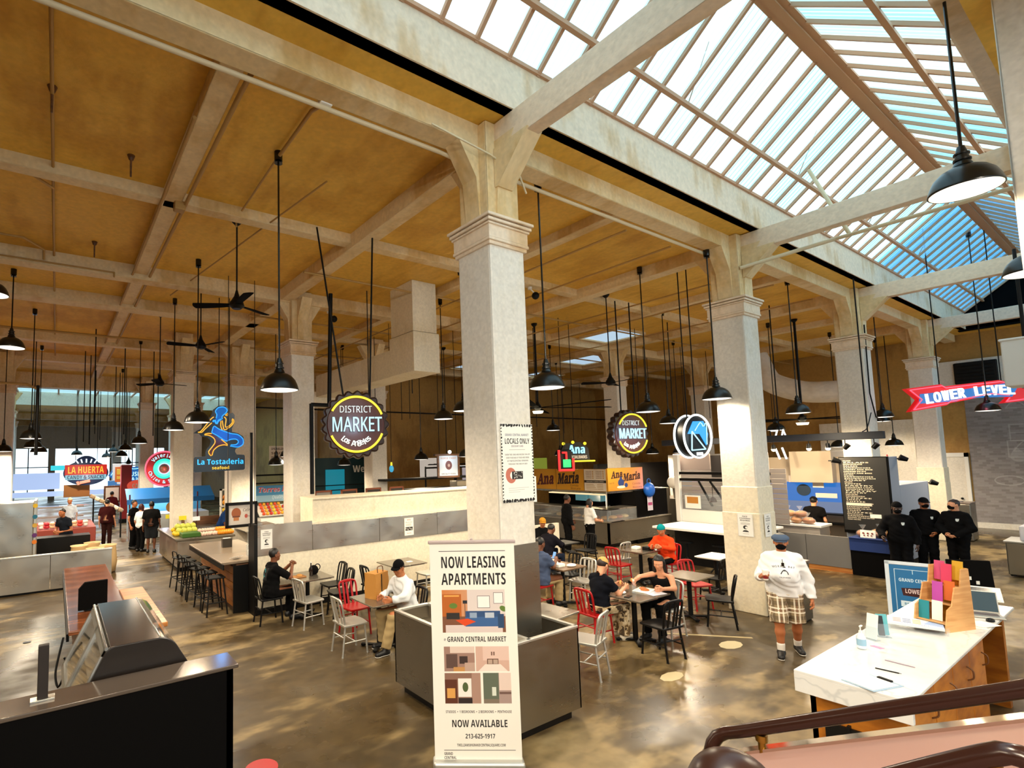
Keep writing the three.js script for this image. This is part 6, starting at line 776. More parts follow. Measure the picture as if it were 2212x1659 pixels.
// ---------- marble information desk ----------
{
  const t = thing('information_desk', 'long white marble topped desk with orange wood sides at the lower right', 'desk', [0, 0, 0]);
  part(t, 'worktop', mg([RB(4.05, 0.03, 0.75, 7.44, 1.085, -1.685, 0.008)]), M.marble); part(t, 'apron', mg([BB(5.415, 5.46, 0.92, 1.075, -2.06, -1.31, 0.004)]), M.marble); part(t, 'apron', mg([BB(5.46, 9.46, 0.98, 1.075, -2.058, -2.02)]), M.marble);
  part(t, 'side_panel', mg([BB(5.55, 5.6, 0.02, 1.07, -2.0, -1.38)]), M.orangeWood); part(t, 'front_panel', mg([BB(5.55, 9.3, 0.02, 1.07, -2.0, -1.96)]), M.orangeWood);
  for (let i = 0; i < 4; i++) { const d = part(t, 'door', mg([BB(5.62 + i * 0.62, 6.22 + i * 0.62, 0.06, 1.05, -1.4, -1.36, 0.005)]), M.orangeWood); part(d, 'pull', mg([TB([[6.1 + i * 0.62, 0.9, -1.36], [6.1 + i * 0.62, 0.87, -1.32], [6.1 + i * 0.62, 0.8, -1.32], [6.1 + i * 0.62, 0.77, -1.36]], 0.007, 12)], true), M.brownWood); }
  part(t, 'leg_panel', mg([BB(9.2, 9.3, 0, 1.07, -2, -1.38)]), M.orangeWood); part(t, 'metal_grille', mg([BB(5.52, 5.545, 0.02, 0.7, -1.9, -1.62), BB(5.51, 5.55, 0.02, 0.72, -1.75, -1.73)]), M.iron);
  const Y = 1.1, it = (n, l, c, p, parts, ry = 0) => { const q = thing(n, l, c, [p[0], Y + (p[1] ?? 0), p[2]], ry); for (const [a, g, m] of parts) part(q, a, g, m); return q; };
  it('clipboard', 'clipboard with white form at the near end of the marble desk', 'clipboard', [5.58, 0, -1.58], [['board', mg([RB(0.24, 0.006, 0.33, 0, 0.004, 0, 0.003)]), mat(0x9ab2c8, 0.4)], ['form', mg([B(0.21, 0.003, 0.28, 0, 0.009, -0.01)]), M.paper], ['clip', mg([RB(0.1, 0.014, 0.03, 0, 0.014, 0.145, 0.004)]), M.black]], 1.25);
  it('paper_stack', 'loose white sheets under the clipboard on the marble desk', 'paper', [5.62, 0, -1.66], [['sheet', mg([B(0.22, 0.002, 0.3, 0, 0.001, 0)]), M.paper]], 1.05);
  it('pen', 'dark pen lying on the marble desk beyond the clipboard', 'pen', [5.98, 0, -1.58], [['pen', mg([rod([0, 0.006, -0.08], [0, 0.006, 0.07], 0.005), rod([0, 0.006, 0.07], [0, 0.006, 0.085], 0.002)], true), M.black]], 0.1);
  it('name_plate', 'clear plastic name plate lying by the dark pen', 'name plate', [6.24, 0, -1.57], [['plate', mg([at(B(0.2, 0.004, 0.05), 0, 0.02, 0, 0, 0.6)]), M.acrylic], ['edge', mg([rod([-0.1, 0.004, 0.02], [0.1, 0.004, 0.02], 0.003)], true), mat(0xb08a96, 0.3)]], 1.5);
  it('sanitizer_bottle', 'clear hand sanitizer bottle with white pump on the marble desk', 'bottle', [6.46, 0, -1.88], [['bottle', mg([LA([[0, 0], [0.034, 0.003], [0.036, 0.02], [0.036, 0.11], [0.02, 0.14], [0.014, 0.15], [0, 0.15]], 24)], true), mat(0xdbe6ee, 0.15)], ['label_print', mg([CY(0.0368, 0.0368, 0.06, 0, 0.065, 0, 24)], true), mat(0x8fb4cc, 0.5)], ['pump', mg([CY(0.013, 0.016, 0.02, 0, 0.16, 0), CY(0.005, 0.005, 0.04, 0, 0.185, 0), at(RB(0.055, 0.014, 0.016, 0, 0, 0, 0.005), 0.015, 0.208, 0)], true), M.white]]);
  it('business_card', 'pink business card beside the sanitizer bottle', 'card', [6.62, 0, -1.81], [['card', mg([B(0.09, 0.004, 0.05, 0, 0.002, 0)]), mat(0xd98fb4, 0.6)]], 1.2);
  it('brochure_stand', 'clear stand with a pale tilted brochure, left of the two on the desk', 'brochure holder', [6.85, 0, -1.9], [['brochure', mg([at(RB(0.1, 0.24, 0.008, 0, 0, 0, 0.003), 0, 0.13, 0, 0, -0.2)]), M.paper], ['holder', mg([at(B(0.11, 0.12, 0.004), 0, 0.07, 0.02, 0, -0.2), B(0.11, 0.004, 0.08, 0, 0.004, 0.01)]), M.acrylic]], -1.9);
  it('brochure_stand', 'clear stand with teal and dark leaflets, right of the two on the desk', 'brochure holder', [7.04, 0, -1.87], [['leaflet', mg([at(B(0.09, 0.2, 0.006), 0, 0.12, 0, 0, -0.15)]), mat(0x5fb0b8, 0.5)], ['leaflet', mg([at(B(0.05, 0.19, 0.007), -0.02, 0.11, 0.012, 0, -0.15)]), mat(0x23282c, 0.5)], ['holder', mg([at(B(0.11, 0.12, 0.004), 0, 0.07, 0.03, 0, -0.15), B(0.11, 0.004, 0.08, 0, 0.004, 0.01)]), M.acrylic]], -0.9);
  const bk = canvasTex(256, 180, (g, w, h) => { g.fillStyle = '#e6e6ea'; g.fillRect(0, 0, w, h); g.fillStyle = '#9fb4dc'; g.beginPath(); g.moveTo(0, 30); g.lineTo(90, 60); g.lineTo(60, 150); g.lineTo(0, 120); g.fill(); for (let i = 0; i < 9; i++) { g.fillStyle = ['#c8b88c', '#8a96b4', '#b4a0a0'][i % 3]; g.fillRect(100 + (i % 3) * 46, 40 + Math.floor(i / 3) * 38, 38, 26); } fitText(g, 'DIRECTORY', 130, 20, 130, 20, '#7a88b0'); });
  const b = it('directory_book', 'open printed directory sheet on a clear tray on the marble desk', 'book', [7.62, 0, -1.76], [['tray', mg([RB(0.34, 0.006, 0.5, 0, 0.045, 0, 0.003), ...[[-0.15, -0.23], [0.15, -0.23], [-0.15, 0.23], [0.15, 0.23]].map(([x, z]) => CY(0.008, 0.008, 0.045, x, 0.022, z, 8))]), M.acrylic], ['pages', mg([B(0.3, 0.02, 0.42, -0.01, 0.058, 0)]), M.paper]], 0.25); part(b, 'printed_page', mg([face(0.42, 0.3).rotateX(-PI / 2).rotateY(PI / 2).translate(-0.01, 0.0685, 0)], true), print(bk, 0.6));
  const k = it('leaflet_rack', 'stepped plywood leaflet rack full of coloured leaflets on the marble desk', 'leaflet rack', [7.88, 0, -1.6], [], -0.35);
  const side = EX(shape([[-0.2, 0], [0.22, 0], [0.2, 0.62], [0.1, 0.62], [0.06, 0.44], [-0.02, 0.44], [-0.08, 0.26], [-0.15, 0.22]]), 0.012); part(k, 'side', mg([side.clone().translate(0, 0, 0.13)]), M.ply); part(k, 'side', mg([side.clone().translate(0, 0, -0.14)]), M.ply); part(k, 'back', mg([B(0.012, 0.62, 0.26, 0.2, 0.31, 0)]), M.plyYellow); part(k, 'shelf', mg([B(0.1, 0.01, 0.26, 0.14, 0.42, 0), B(0.1, 0.01, 0.26, 0.02, 0.25, 0), B(0.1, 0.01, 0.26, -0.12, 0.08, 0)]), M.ply);
  [[0.12, 0.58, 0xe0406a, 0], [0.15, 0.62, 0xd8a82a, 0.08], [0.14, 0.6, 0xd64f80, -0.07], [0, 0.4, 0xc04cb0, -0.02], [0.02, 0.42, 0xd86a2a, 0.07], [-0.12, 0.2, 0x1f8a98, -0.08], [-0.11, 0.22, 0xf0eee8, 0.03]].forEach(([x, y, c, z], i) => part(k, 'leaflet', mg([at(B(0.006, 0.2, 0.09), x, y - 0.03, z, 0, 0, -0.12)]), mat(c, 0.6)));
  const l = it('laptop', 'open grey laptop on the marble desk beyond the leaflet rack', 'laptop', [8.72, 0, -1.46], [['base', mg([RB(0.34, 0.016, 0.24, 0, 0.01, 0, 0.005)]), M.alu], ['keyboard', mg([B(0.28, 0.003, 0.11, 0, 0.019, -0.03)]), mat(0x5a5458, 0.5)], ['lid', mg([at(RB(0.34, 0.235, 0.008, 0, 0.118, 0, 0.004), 0, 0.016, -0.125, 0, -0.35)]), M.alu], ['screen', mg([at(B(0.32, 0.21, 0.002, 0, 0.12, 0.006), 0, 0.016, -0.125, 0, -0.35)]), neon(0.1, 0.22, 0.26, 0.5)]], 2.4); l.rotation.y = PI + 0.5; l.rotation.y = 1.9 + PI;
  it('paper_stack', 'crumpled white papers and flyers in front of the laptop', 'paper', [8.2, 0, -1.45], [['sheet', mg([at(B(0.3, 0.003, 0.2), 0, 0.003, 0, 0.3), at(B(0.25, 0.003, 0.18), 0.08, 0.008, 0.06, -0.4), new THREE.IcosahedronGeometry(0.07, 1).scale(1.4, 0.4, 1).translate(-0.1, 0.02, -0.02)]), M.paper]]);
  it('computer_mouse', 'black mouse beside the laptop', 'mouse', [8.52, 0, -1.36], [['mouse', mg([SP(0.035, 0, 0.01, 0, 12).scale(1.5, 0.8, 1)], true), M.black]]);
  it('tablet_stand', 'white framed tablet tilted on a round grey stand at the far end of the desk', 'tablet', [9.15, 0, -1.5], [['stand', mg([SP(0.075, 0, 0.07, 0, 16), CY(0.07, 0.08, 0.02, 0, 0.01, 0)], true), mat(0xa8aeb6, 0.4)], ['tablet', mg([at(RB(0.3, 0.21, 0.012, 0, 0, 0, 0.005), 0, 0.17, 0.02, 0, -0.9)]), M.white], ['screen', mg([at(B(0.25, 0.17, 0.003), 0, 0.175, 0.026, 0, -0.9)]), M.blackGloss]], -1.3);
  it('monitor_back', 'black curved display panel seen edge on at the far end of the desk', 'monitor', [9.36, 0, -1.62], [['panel', mg([at(RB(0.4, 0.42, 0.03, 0, 0, 0, 0.01), 0, 0.3, 0, 0, -0.15)]), M.blackMatte], ['foot', mg([RB(0.3, 0.015, 0.2, 0, 0.008, 0, 0.006), B(0.05, 0.12, 0.03, 0, 0.06, -0.02)]), M.black], ['port', mg([[-0.1, 0.4], [-0.02, 0.3], [0.05, 0.25]].map(([x, y]) => B(0.03, 0.04, 0.005, x, y, 0.03))), M.white]], -1.0);
  it('pen', 'dark pen beyond the laptop near the tablet stand', 'pen', [8.95, 0, -1.42], [['pen', mg([rod([0, 0.006, -0.08], [0, 0.006, 0.08], 0.006)], true), M.black]], 1.0);
  // blue framed A-board behind the desk
  const a = thing('sign_board', 'blue framed standing sign with dark LOWER LEVEL arrow behind the marble desk', 'sign', [11.35, 0, -2.45], -1.36);
  const tx = canvasTex(512, 640, (g, w, h) => { g.fillStyle = '#1f6fa6'; g.fillRect(0, 0, w, h); g.strokeStyle = '#cfe4f0'; g.lineWidth = 5; g.strokeRect(40, 40, w - 80, h - 60); g.beginPath(); g.moveTo(170, 40); g.lineTo(170, 80); g.moveTo(340, 40); g.lineTo(340, 80); g.stroke(); fitText(g, 'GRAND CENTRAL MARKET', 256, 140, 380, 44, '#d8ecf6'); g.fillStyle = '#3a1014'; g.beginPath(); g.moveTo(80, 220); g.lineTo(370, 190); g.lineTo(430, 250); g.lineTo(350, 300); g.lineTo(90, 290); g.fill(); fitText(g, 'LOWER LEVEL', 225, 245, 240, 58, '#e8d4d0'); g.fillStyle = '#d8ecf6'; g.fillRect(70, 340, 380, 56); fitText(g, 'RESTROOMS + DINING', 258, 368, 330, 34, '#4a88b0'); fitText(g, 'OPEN DAILY', 256, 450, 300, 50, '#d8ecf6'); fitText(g, 'FOR VISITORS', 256, 540, 240, 50, '#d8ecf6'); });
  part(a, 'printed_face', mg([at(face(0.82, 1.02), 0, 0.62, 0.02, 0, -0.12)], true), print(tx, 0.35)); part(a, 'frame', mg([at(mg([B(0.05, 1.12, 0.04, -0.43, 0, 0), B(0.05, 1.12, 0.04, 0.43, 0, 0), B(0.9, 0.05, 0.04, 0, 0.54, 0), B(0.9, 0.05, 0.04, 0, -0.54, 0), B(0.82, 1.04, 0.01, 0, 0, -0.005)]), 0, 0.62, 0, 0, -0.12)]), mat(0xdfe9f2, 0.3)); part(a, 'rear_leg', mg([at(B(0.8, 1.1, 0.02), 0, 0.56, -0.3, 0, 0.3)]), mat(0xdfe9f2, 0.3));
}
// ---------- bins ----------
{
  const bin = (l, x, z, h, w) => { const t = thing('waste_bin', l, 'bin', [x, 0, z]); part(t, 'body', mg([RB(w, h, w * 0.9, 0, h / 2 + 0.02, 0, 0.03)]), M.steelDark); part(t, 'lid', mg([RB(w + 0.02, 0.04, w * 0.9 + 0.02, 0, h + 0.04, 0, 0.015), CY(0.13, 0.13, 0.05, 0, h + 0.06, 0, 24)]), mat(0x9a8a80, 0.35, 0.6)); part(t, 'foot', mg([B(w - 0.06, 0.03, w * 0.8, 0, 0.015, 0)]), M.black); };
  bin('brushed steel bin behind the walking man beside the second column', 11.05, -4.12, 0.98, 0.46); bin('tall steel bin behind the guards near the end wall', 24.5, -4.35, 1.15, 0.75);
  const c = thing('service_cart', 'pale steel service cart cut by the right edge of the photo', 'cart', [18.6, 0, -2.1]); part(c, 'body', mg([RB(0.9, 0.72, 0.9, 0.1, 0.42, 0, 0.02)]), M.steelDark); part(c, 'top', mg([RB(0.96, 0.04, 0.96, 0.1, 0.8, 0, 0.01)]), M.alu); part(c, 'rack', mg([RB(0.6, 0.34, 0.6, 0.15, 0.98, 0.05, 0.03)]), mat(0xd8d6dc, 0.5)); part(c, 'caster', mg([[-0.3, -0.38], [0.5, -0.38], [-0.3, 0.38], [0.5, 0.38]].map(([x, z]) => CY(0.05, 0.05, 0.03, x, 0.05, z, 12).rotateX(0))), M.black);
}
// ---------- bakery kiosk at the right ----------
{
  const k = thing('bakery_kiosk', 'bakery kiosk with tall black menu tower, grey side and low grey front wall', 'kiosk', [0, 0, 0]);
  const greyM = mat(0x8f97a6, 0.55), greyW = mat(0x6d6a66, 0.6), wallL = mat(0xa89c8c, 0.6);
  part(k, 'low_wall', mg([BB(16.05, 16.12, 0.12, 0.86, -5.6, -4.72, 0.005)]), greyW); part(k, 'low_wall', mg([BB(16.05, 16.12, 0.12, 0.86, -6.6, -5.61, 0.005)]), greyW); part(k, 'low_wall', mg([BB(16.05, 16.12, 0.12, 0.86, -7.7, -6.61, 0.005)]), greyW); part(k, 'base_trim', mg([BB(16.07, 16.14, 0, 0.12, -7.7, -4.72)]), M.butcher);
  part(k, 'counter', mg([BB(16.0, 16.85, 0.0, 0.86, -4.7, -3.95, 0.01)]), M.blackMatte); part(k, 'cloth', mg([RB(0.5, 0.02, 0.72, 16.2, 0.875, -4.35, 0.005), B(0.01, 0.3, 0.72, 15.985, 0.73, -4.35)]), mat(0x0d2b66, 0.8));
  part(k, 'tower_side', mg([BB(16.85, 17.85, 0, 2.78, -5.0, -4.15, 0.01)]), greyM); part(k, 'side_wall', mg([BB(17.85, 20.4, 0.14, 2.05, -5.2, -4.15, 0.01)]), greyM); part(k, 'kick', mg([BB(17, 20.4, 0, 0.14, -5.2, -4.2)]), M.black); part(k, 'upper_box', mg([BB(18.2, 19.7, 2.05, 2.95, -6.6, -5.6, 0.01)]), wallL);
  const menu = canvasTex(512, 900, (g, w, h) => { g.fillStyle = '#0a0908'; g.fillRect(0, 0, w, h); let q = 91; const r = () => (q = (q * 16807) % 2147483647) / 2147483647, words = ['SANDWICHES', 'PASTRAMI ON RYE', 'TURKEY AND BRIE', 'COUNTRY LOAF', 'SOURDOUGH', 'COFFEE', 'TOAST', 'SALADS', 'PASTRY', 'SEASONAL JAM AND BUTTER']; for (let i = 0; i < 34; i++) { const wd = 90 + r() * 260; fitText(g, words[Math.floor(r() * 10)], 40, 40 + i * 22, wd, 17, '#d8cdb4', 'bold', 'left'); } g.fillStyle = '#cfc6b4'; g.fillRect(40, 560, 280, 34); g.fillStyle = '#e8e4da'; g.fillRect(290, 690, 120, 46); });
  part(k, 'menu_board', mg([BB(16.72, 16.85, 0.9, 2.79, -5.0, -4.07, 0.005)]), M.blackMatte); part(k, 'menu_print', mg([face(0.9, 1.8).rotateY(-PI / 2).translate(16.715, 1.87, -4.535)], true), print(menu, 0.6));
  part(k, 'white_counter', mg([BB(16.45, 17.1, 0.12, 0.98, -7.4, -5.42, 0.01)]), mat(0xa39a90, 0.6)); part(k, 'white_worktop', mg([RB(0.75, 0.06, 2.05, 16.78, 1.02, -6.4, 0.01)]), M.white);
  // back wall: blue and pale paint whose lit look is put in as glow, round dark clock, pasted sheets
  part(k, 'back_wall', mg([BB(18.5, 18.6, 0, 2.78, -8.6, -5.3)]), wallL); part(k, 'blue_panel_glow', mg([BB(18.44, 18.5, 1.5, 2.05, -8.3, -5.35)]), neon(0.02, 0.28, 0.95, 0.85)); part(k, 'pale_panel_glow', mg([BB(18.44, 18.5, 1.15, 1.5, -8.3, -5.35)]), neon(0.35, 0.5, 0.85, 0.6));
  part(k, 'round_emblem', mg([CY(0.17, 0.17, 0.02, 0, 0, 0, 28).rotateZ(PI / 2).translate(18.42, 1.82, -6.38)], true), mat(0x0c2840, 0.5)); for (const [y, z, hh, ww] of [[2.1, -7.02, 0.26, 0.3], [2.14, -6.55, 0.2, 0.36], [2.08, -6.02, 0.36, 0.26], [1.68, -5.85, 0.13, 0.5]]) part(k, 'pasted_sheet', mg([B(0.01, hh, ww, 18.42, y, z)]), mat(0xc9c2bc, 0.7));
  part(k, 'shelf', mg([BB(18.1, 18.45, 1.16, 1.2, -6.2, -5.4), BB(18.1, 18.45, 0.9, 0.94, -6.2, -5.4)]), M.black);
  // loaves in clear bags
  const loafG = mg([(() => { const g = new THREE.SphereGeometry(0.14, 16, 12).scale(1.1, 0.62, 0.8); return g; })()]), bagG = mg([new THREE.SphereGeometry(0.15, 14, 10).scale(1.12, 0.68, 0.85), new THREE.ConeGeometry(0.07, 0.12, 8, 1, true).rotateX(PI).translate(0.02, 0.15, 0)]);
  const loafM = [mat(0xa05a22, 0.7), mat(0x7c3f16, 0.7), mat(0xb87430, 0.7)]; let proto;
  const places = [[16.55, 1.14, -6.55], [16.55, 1.14, -6.25], [16.56, 1.14, -5.95], [16.55, 1.14, -5.68], [16.6, 1.3, -6.42], [16.6, 1.3, -6.12], [16.58, 1.3, -5.85], [16.85, 1.14, -6.4], [16.85, 1.14, -6.05], [16.2, 0.97, -4.5], [16.25, 0.97, -4.2], [16.55, 0.97, -4.3]];
  const where = ['lower row, first from the left', 'lower row, second from the left', 'lower row, third from the left', 'lower row, last on the right', 'upper row, first from the left', 'upper row, second from the left', 'upper row, last on the right', 'behind the stack, left one', 'behind the stack, right one', 'on the blue cloth, left of the white card', 'on the blue cloth, right of the white card', 'on the black counter behind the blue cloth'];
  places.forEach((p, i) => { const l = 'bagged brown loaf on the bakery kiosk, ' + where[i]; let t; if (proto) t = copyOf(proto, p, i * 0.4, l); else { t = proto = thing('bread_loaf', l, 'bread', p); part(t, 'loaf', loafG, loafM[0]); part(t, 'clear_bag', bagG, M.acrylic); } t.children[0].material = loafM[i % 3]; });
  const cd = thing('price_card', 'white card with dark icons standing on the blue cloth', 'card', [16.02, 0.885, -4.36], -PI / 2); part(cd, 'card', mg([at(RB(0.28, 0.18, 0.01, 0, 0, 0, 0.01), 0, 0.1, 0, 0, -0.2)]), M.paper); part(cd, 'icon', mg([-0.08, 0, 0.08].flatMap((x) => [at(CY(0.02, 0.02, 0.004), x, 0.12, 0.012, 0, PI / 2 - 0.2), at(CY(0.015, 0.015, 0.004), x * 0.8, 0.07, 0.022, 0, PI / 2 - 0.2)])), mat(0x7a2a22, 0.6));
  const bx = thing('carton', 'yellow kraft carton beside the loaves on the black counter', 'box', [16.2, 0.88, -4.0], 0.3); part(bx, 'carton', mg([RB(0.14, 0.26, 0.12, 0, 0.13, 0, 0.006)]), mat(0xb8862e, 0.7)); part(bx, 'flap', [at(B(0.14, 0.08, 0.004), 0, 0.28, -0.06, 0, -0.4)].map((q) => mg([q])), mat(0xc89a44, 0.7));
  // red pagoda ornament
  const pg = thing('ornament', 'red tiered ornament standing on the grey kiosk top', 'ornament', [18.75, 2.05, -4.55]); for (let i = 0; i < 5; i++) part(pg, 'tier', mg([CY(0.06 - i * 0.006, 0.17 - i * 0.018, 0.06, 0, 0.08 + i * 0.13, 0, 6), CY(0.07, 0.07, 0.08, 0, 0.02 + i * 0.13, 0, 8)], true), mat(0xd61a1c, 0.35)); part(pg, 'finial', mg([CY(0.01, 0.03, 0.1, 0, 0.72, 0, 8)], true), mat(0xd61a1c, 0.35));
  for (const [x, y, z, l] of [[16.7, 2.7, -5.1, 'on the left of the menu tower'], [17.9, 2.72, -4.1, 'at the right top of the menu tower'], [20.45, 2.0, -4.1, 'on the far corner of the grey side wall']]) { const s = thing('clip_lamp', 'small black clip lamp ' + l, 'lamp', [x, y, z]); part(s, 'head', mg([at(CY(0.05, 0.08, 0.16), 0, 0, 0.06, 0.4, PI / 2 + 0.4)]), M.black); part(s, 'arm', mg([rod([0, 0, 0.02], [0, 0, -0.1], 0.015)], true), M.black); }
  const bm = thing('lighting_beam', 'dark steel beam carrying track lamps across the bakery kiosk', 'beam', [0, 0, 0]); part(bm, 'beam', mg([BB(16.36, 16.5, 3.22, 3.4, -9.4, -4.0, 0.01)]), mat(0x10151f, 0.4)); part(bm, 'hanging_rod', mg([[-9, 0], [-6.8, 0], [-4.3, 0]].map(([z]) => rod([16.43, 3.35, z], [16.43, 7.2, z], 0.015))), M.iron); part(bm, 'cable', mg([TB([[16.43, 3.4, -4.4], [16.8, 3.5, -4.4], [17.4, 3.9, -4.45]], 0.012, 20)], true), M.black);
  [[-6.9, 'leftmost'], [-6.3, 'second from left'], [-5.5, 'third from left, brightest'], [-5.1, 'rightmost bright']].forEach(([z, l]) => { const s = thing('track_lamp', 'warm glowing track lamp under the dark bakery beam, ' + l, 'lamp', [16.43, 3.05, z]); part(s, 'head', mg([CY(0.04, 0.06, 0.12, 0, 0.04, 0)], true), M.black); part(s, 'bulb', [SP(0.055, 0, -0.03, 0)].map((q) => mg([q])), glow(new THREE.Color(1, 0.75, 0.4), 6)); part(s, 'arm', mg([rod([0, 0.08, 0], [0, 0.2, 0], 0.01)], true), M.black); const pl = new THREE.PointLight(new THREE.Color(1, 0.75, 0.45), 6, 0, 2); pl.position.set(16.43, 3.02, z); pl.name = 'track_light'; pl.castShadow = true; scene.add(pl); });
  [[-4.75, 'left'], [-4.2, 'right']].forEach(([z, l]) => { const s = thing('track_lamp', 'unlit dark track lamp under the bakery beam, ' + l + ' one', 'lamp', [16.43, 3.05, z]); part(s, 'head', mg([at(CY(0.06, 0.05, 0.14), 0, 0, 0.02, 0, 0.7)]), M.black); part(s, 'arm', mg([rod([0, 0, 0], [0, 0.2, 0], 0.01)], true), M.black); });
}
// ---------- white counter stall between the columns ----------
{
  const t = thing('white_counter_stall', 'stall with white counter, white corner post and dark shelf bars left of the second column', 'stall', [0, 0, 0]);
  part(t, 'worktop', mg([RB(2.2, 0.06, 2.2, 14.5, 1.03, -7.0, 0.01)]), M.white); part(t, 'upstand', mg([BB(14.9, 15.0, 1.06, 1.4, -8.1, -5.9, 0.01)]), M.white); part(t, 'base', mg([BB(14.3, 15.5, 0, 1.0, -8.0, -6.0)]), M.black); part(t, 'corner_post', [RB(0.14, 1.9, 0.14, 14.9, 2.0, -8.15, 0.02)].map((q) => mg([q])), M.white);
  part(t, 'fascia', mg([BB(15, 15.06, 2.5, 2.95, -8.15, -7.3, 0.005)]), mat(0xb6a59c, 0.6)); part(t, 'fascia', mg([BB(15, 15.06, 2.5, 2.95, -6.75, -5.9, 0.005)]), mat(0xb6a59c, 0.6)); part(t, 'fascia', mg([BB(15.02, 15.06, 2.3, 2.9, -7.28, -6.77)]), mat(0x4a4440, 0.6));
  for (const y of [2.42, 2.24]) part(t, 'shelf_bar', mg([BB(14.86, 14.98, y - 0.04, y + 0.03, -8.1, -5.85, 0.006)]), M.black); part(t, 'bracket', [rod([14.95, 2.2, -7.6], [15.2, 1.5, -7.4], 0.03), rod([14.95, 2.2, -7.3], [15.2, 1.5, -7.0], 0.03)].map((q) => mg([q])), M.black);
  for (let i = 0; i < 11; i++) part(t, 'back_plank', mg([BB(15.7, 15.74, 1.1 + i * 0.13, 1.22 + i * 0.13, -8.6, -5.8, 0.004)]), mat(0x77706c, 0.7));
  part(t, 'display_glass', mg([BB(15.05, 15.06, 1.4, 1.85, -8.1, -5.95)]), M.acrylic);
  const gm = [mat(0x7a2a24, 0.6), mat(0xc9a06a, 0.6), mat(0xd8cfd0, 0.6), mat(0x5a3a58, 0.6), mat(0xd9b13a, 0.5)]; const jg = mg([RB(0.14, 0.12, 0.14, 0, 0.06, 0, 0.04)]);
  for (let i = 0; i < 12; i++) solo('pastry_box', `small wrapped pastry pack on the white stall shelf, ${ORD[i]} from its left end`, 'food', jg, gm[i % 5]).position.set(15.25 + (i % 2) * 0.16, 1.06 + (i % 2) * 0.16 + 0.0, -8.0 + i * 0.17);
  solo('yellow_card', 'yellow price card on the white upstand of the counter', 'card', mg([RB(0.01, 0.12, 0.22, 14.88, 1.44, -6.15, 0.003)]), mat(0xe8c818, 0.5)); const pb = thing('picture_board', 'small board with yellow pastry picture at the left of the white stall', 'sign', [14.87, 1.62, -7.75], -PI / 2); part(pb, 'board', mg([RB(0.42, 0.36, 0.02, 0, 0, 0, 0.005)]), M.paper); part(pb, 'picture', mg([RB(0.3, 0.18, 0.01, 0, 0.05, 0.012, 0.05)]), mat(0xb87a2a, 0.6));
  const lamp = thing('hanging_lamp', 'small dark red lamp under the shelf bars of the white stall', 'lamp', [15.15, 1.62, -7.35]); part(lamp, 'shade', mg([LA([[0.1, 0], [0.07, 0.1], [0.02, 0.14], [0, 0.14]], 18)], true), mat(0x3a0d0d, 0.4)); part(lamp, 'cord', mg([rod([0, 0.14, 0], [0, 0.6, 0], 0.008)], true), M.black);
  const stool = (l, x, z) => { const s = thing('bar_stool', l, 'stool', [x, 0, z]); part(s, 'seat', mg([CY(0.16, 0.16, 0.03, 0, 0.68, 0)], true), M.black); part(s, 'post', [CY(0.025, 0.025, 0.5, 0, 0.42, 0)].map((q) => mg([q])), M.black); for (let i = 0; i < 3; i++) part(s, 'leg', mg([rod([0, 0.3, 0], [0.22 * Math.cos(i * 2.09), 0.01, 0.22 * Math.sin(i * 2.09)], 0.016)], true), M.black); };
  stool('black round bar stool under the white counter, left one', 13.75, -7.4); stool('black round bar stool under the white counter, right one', 13.75, -6.6);
}
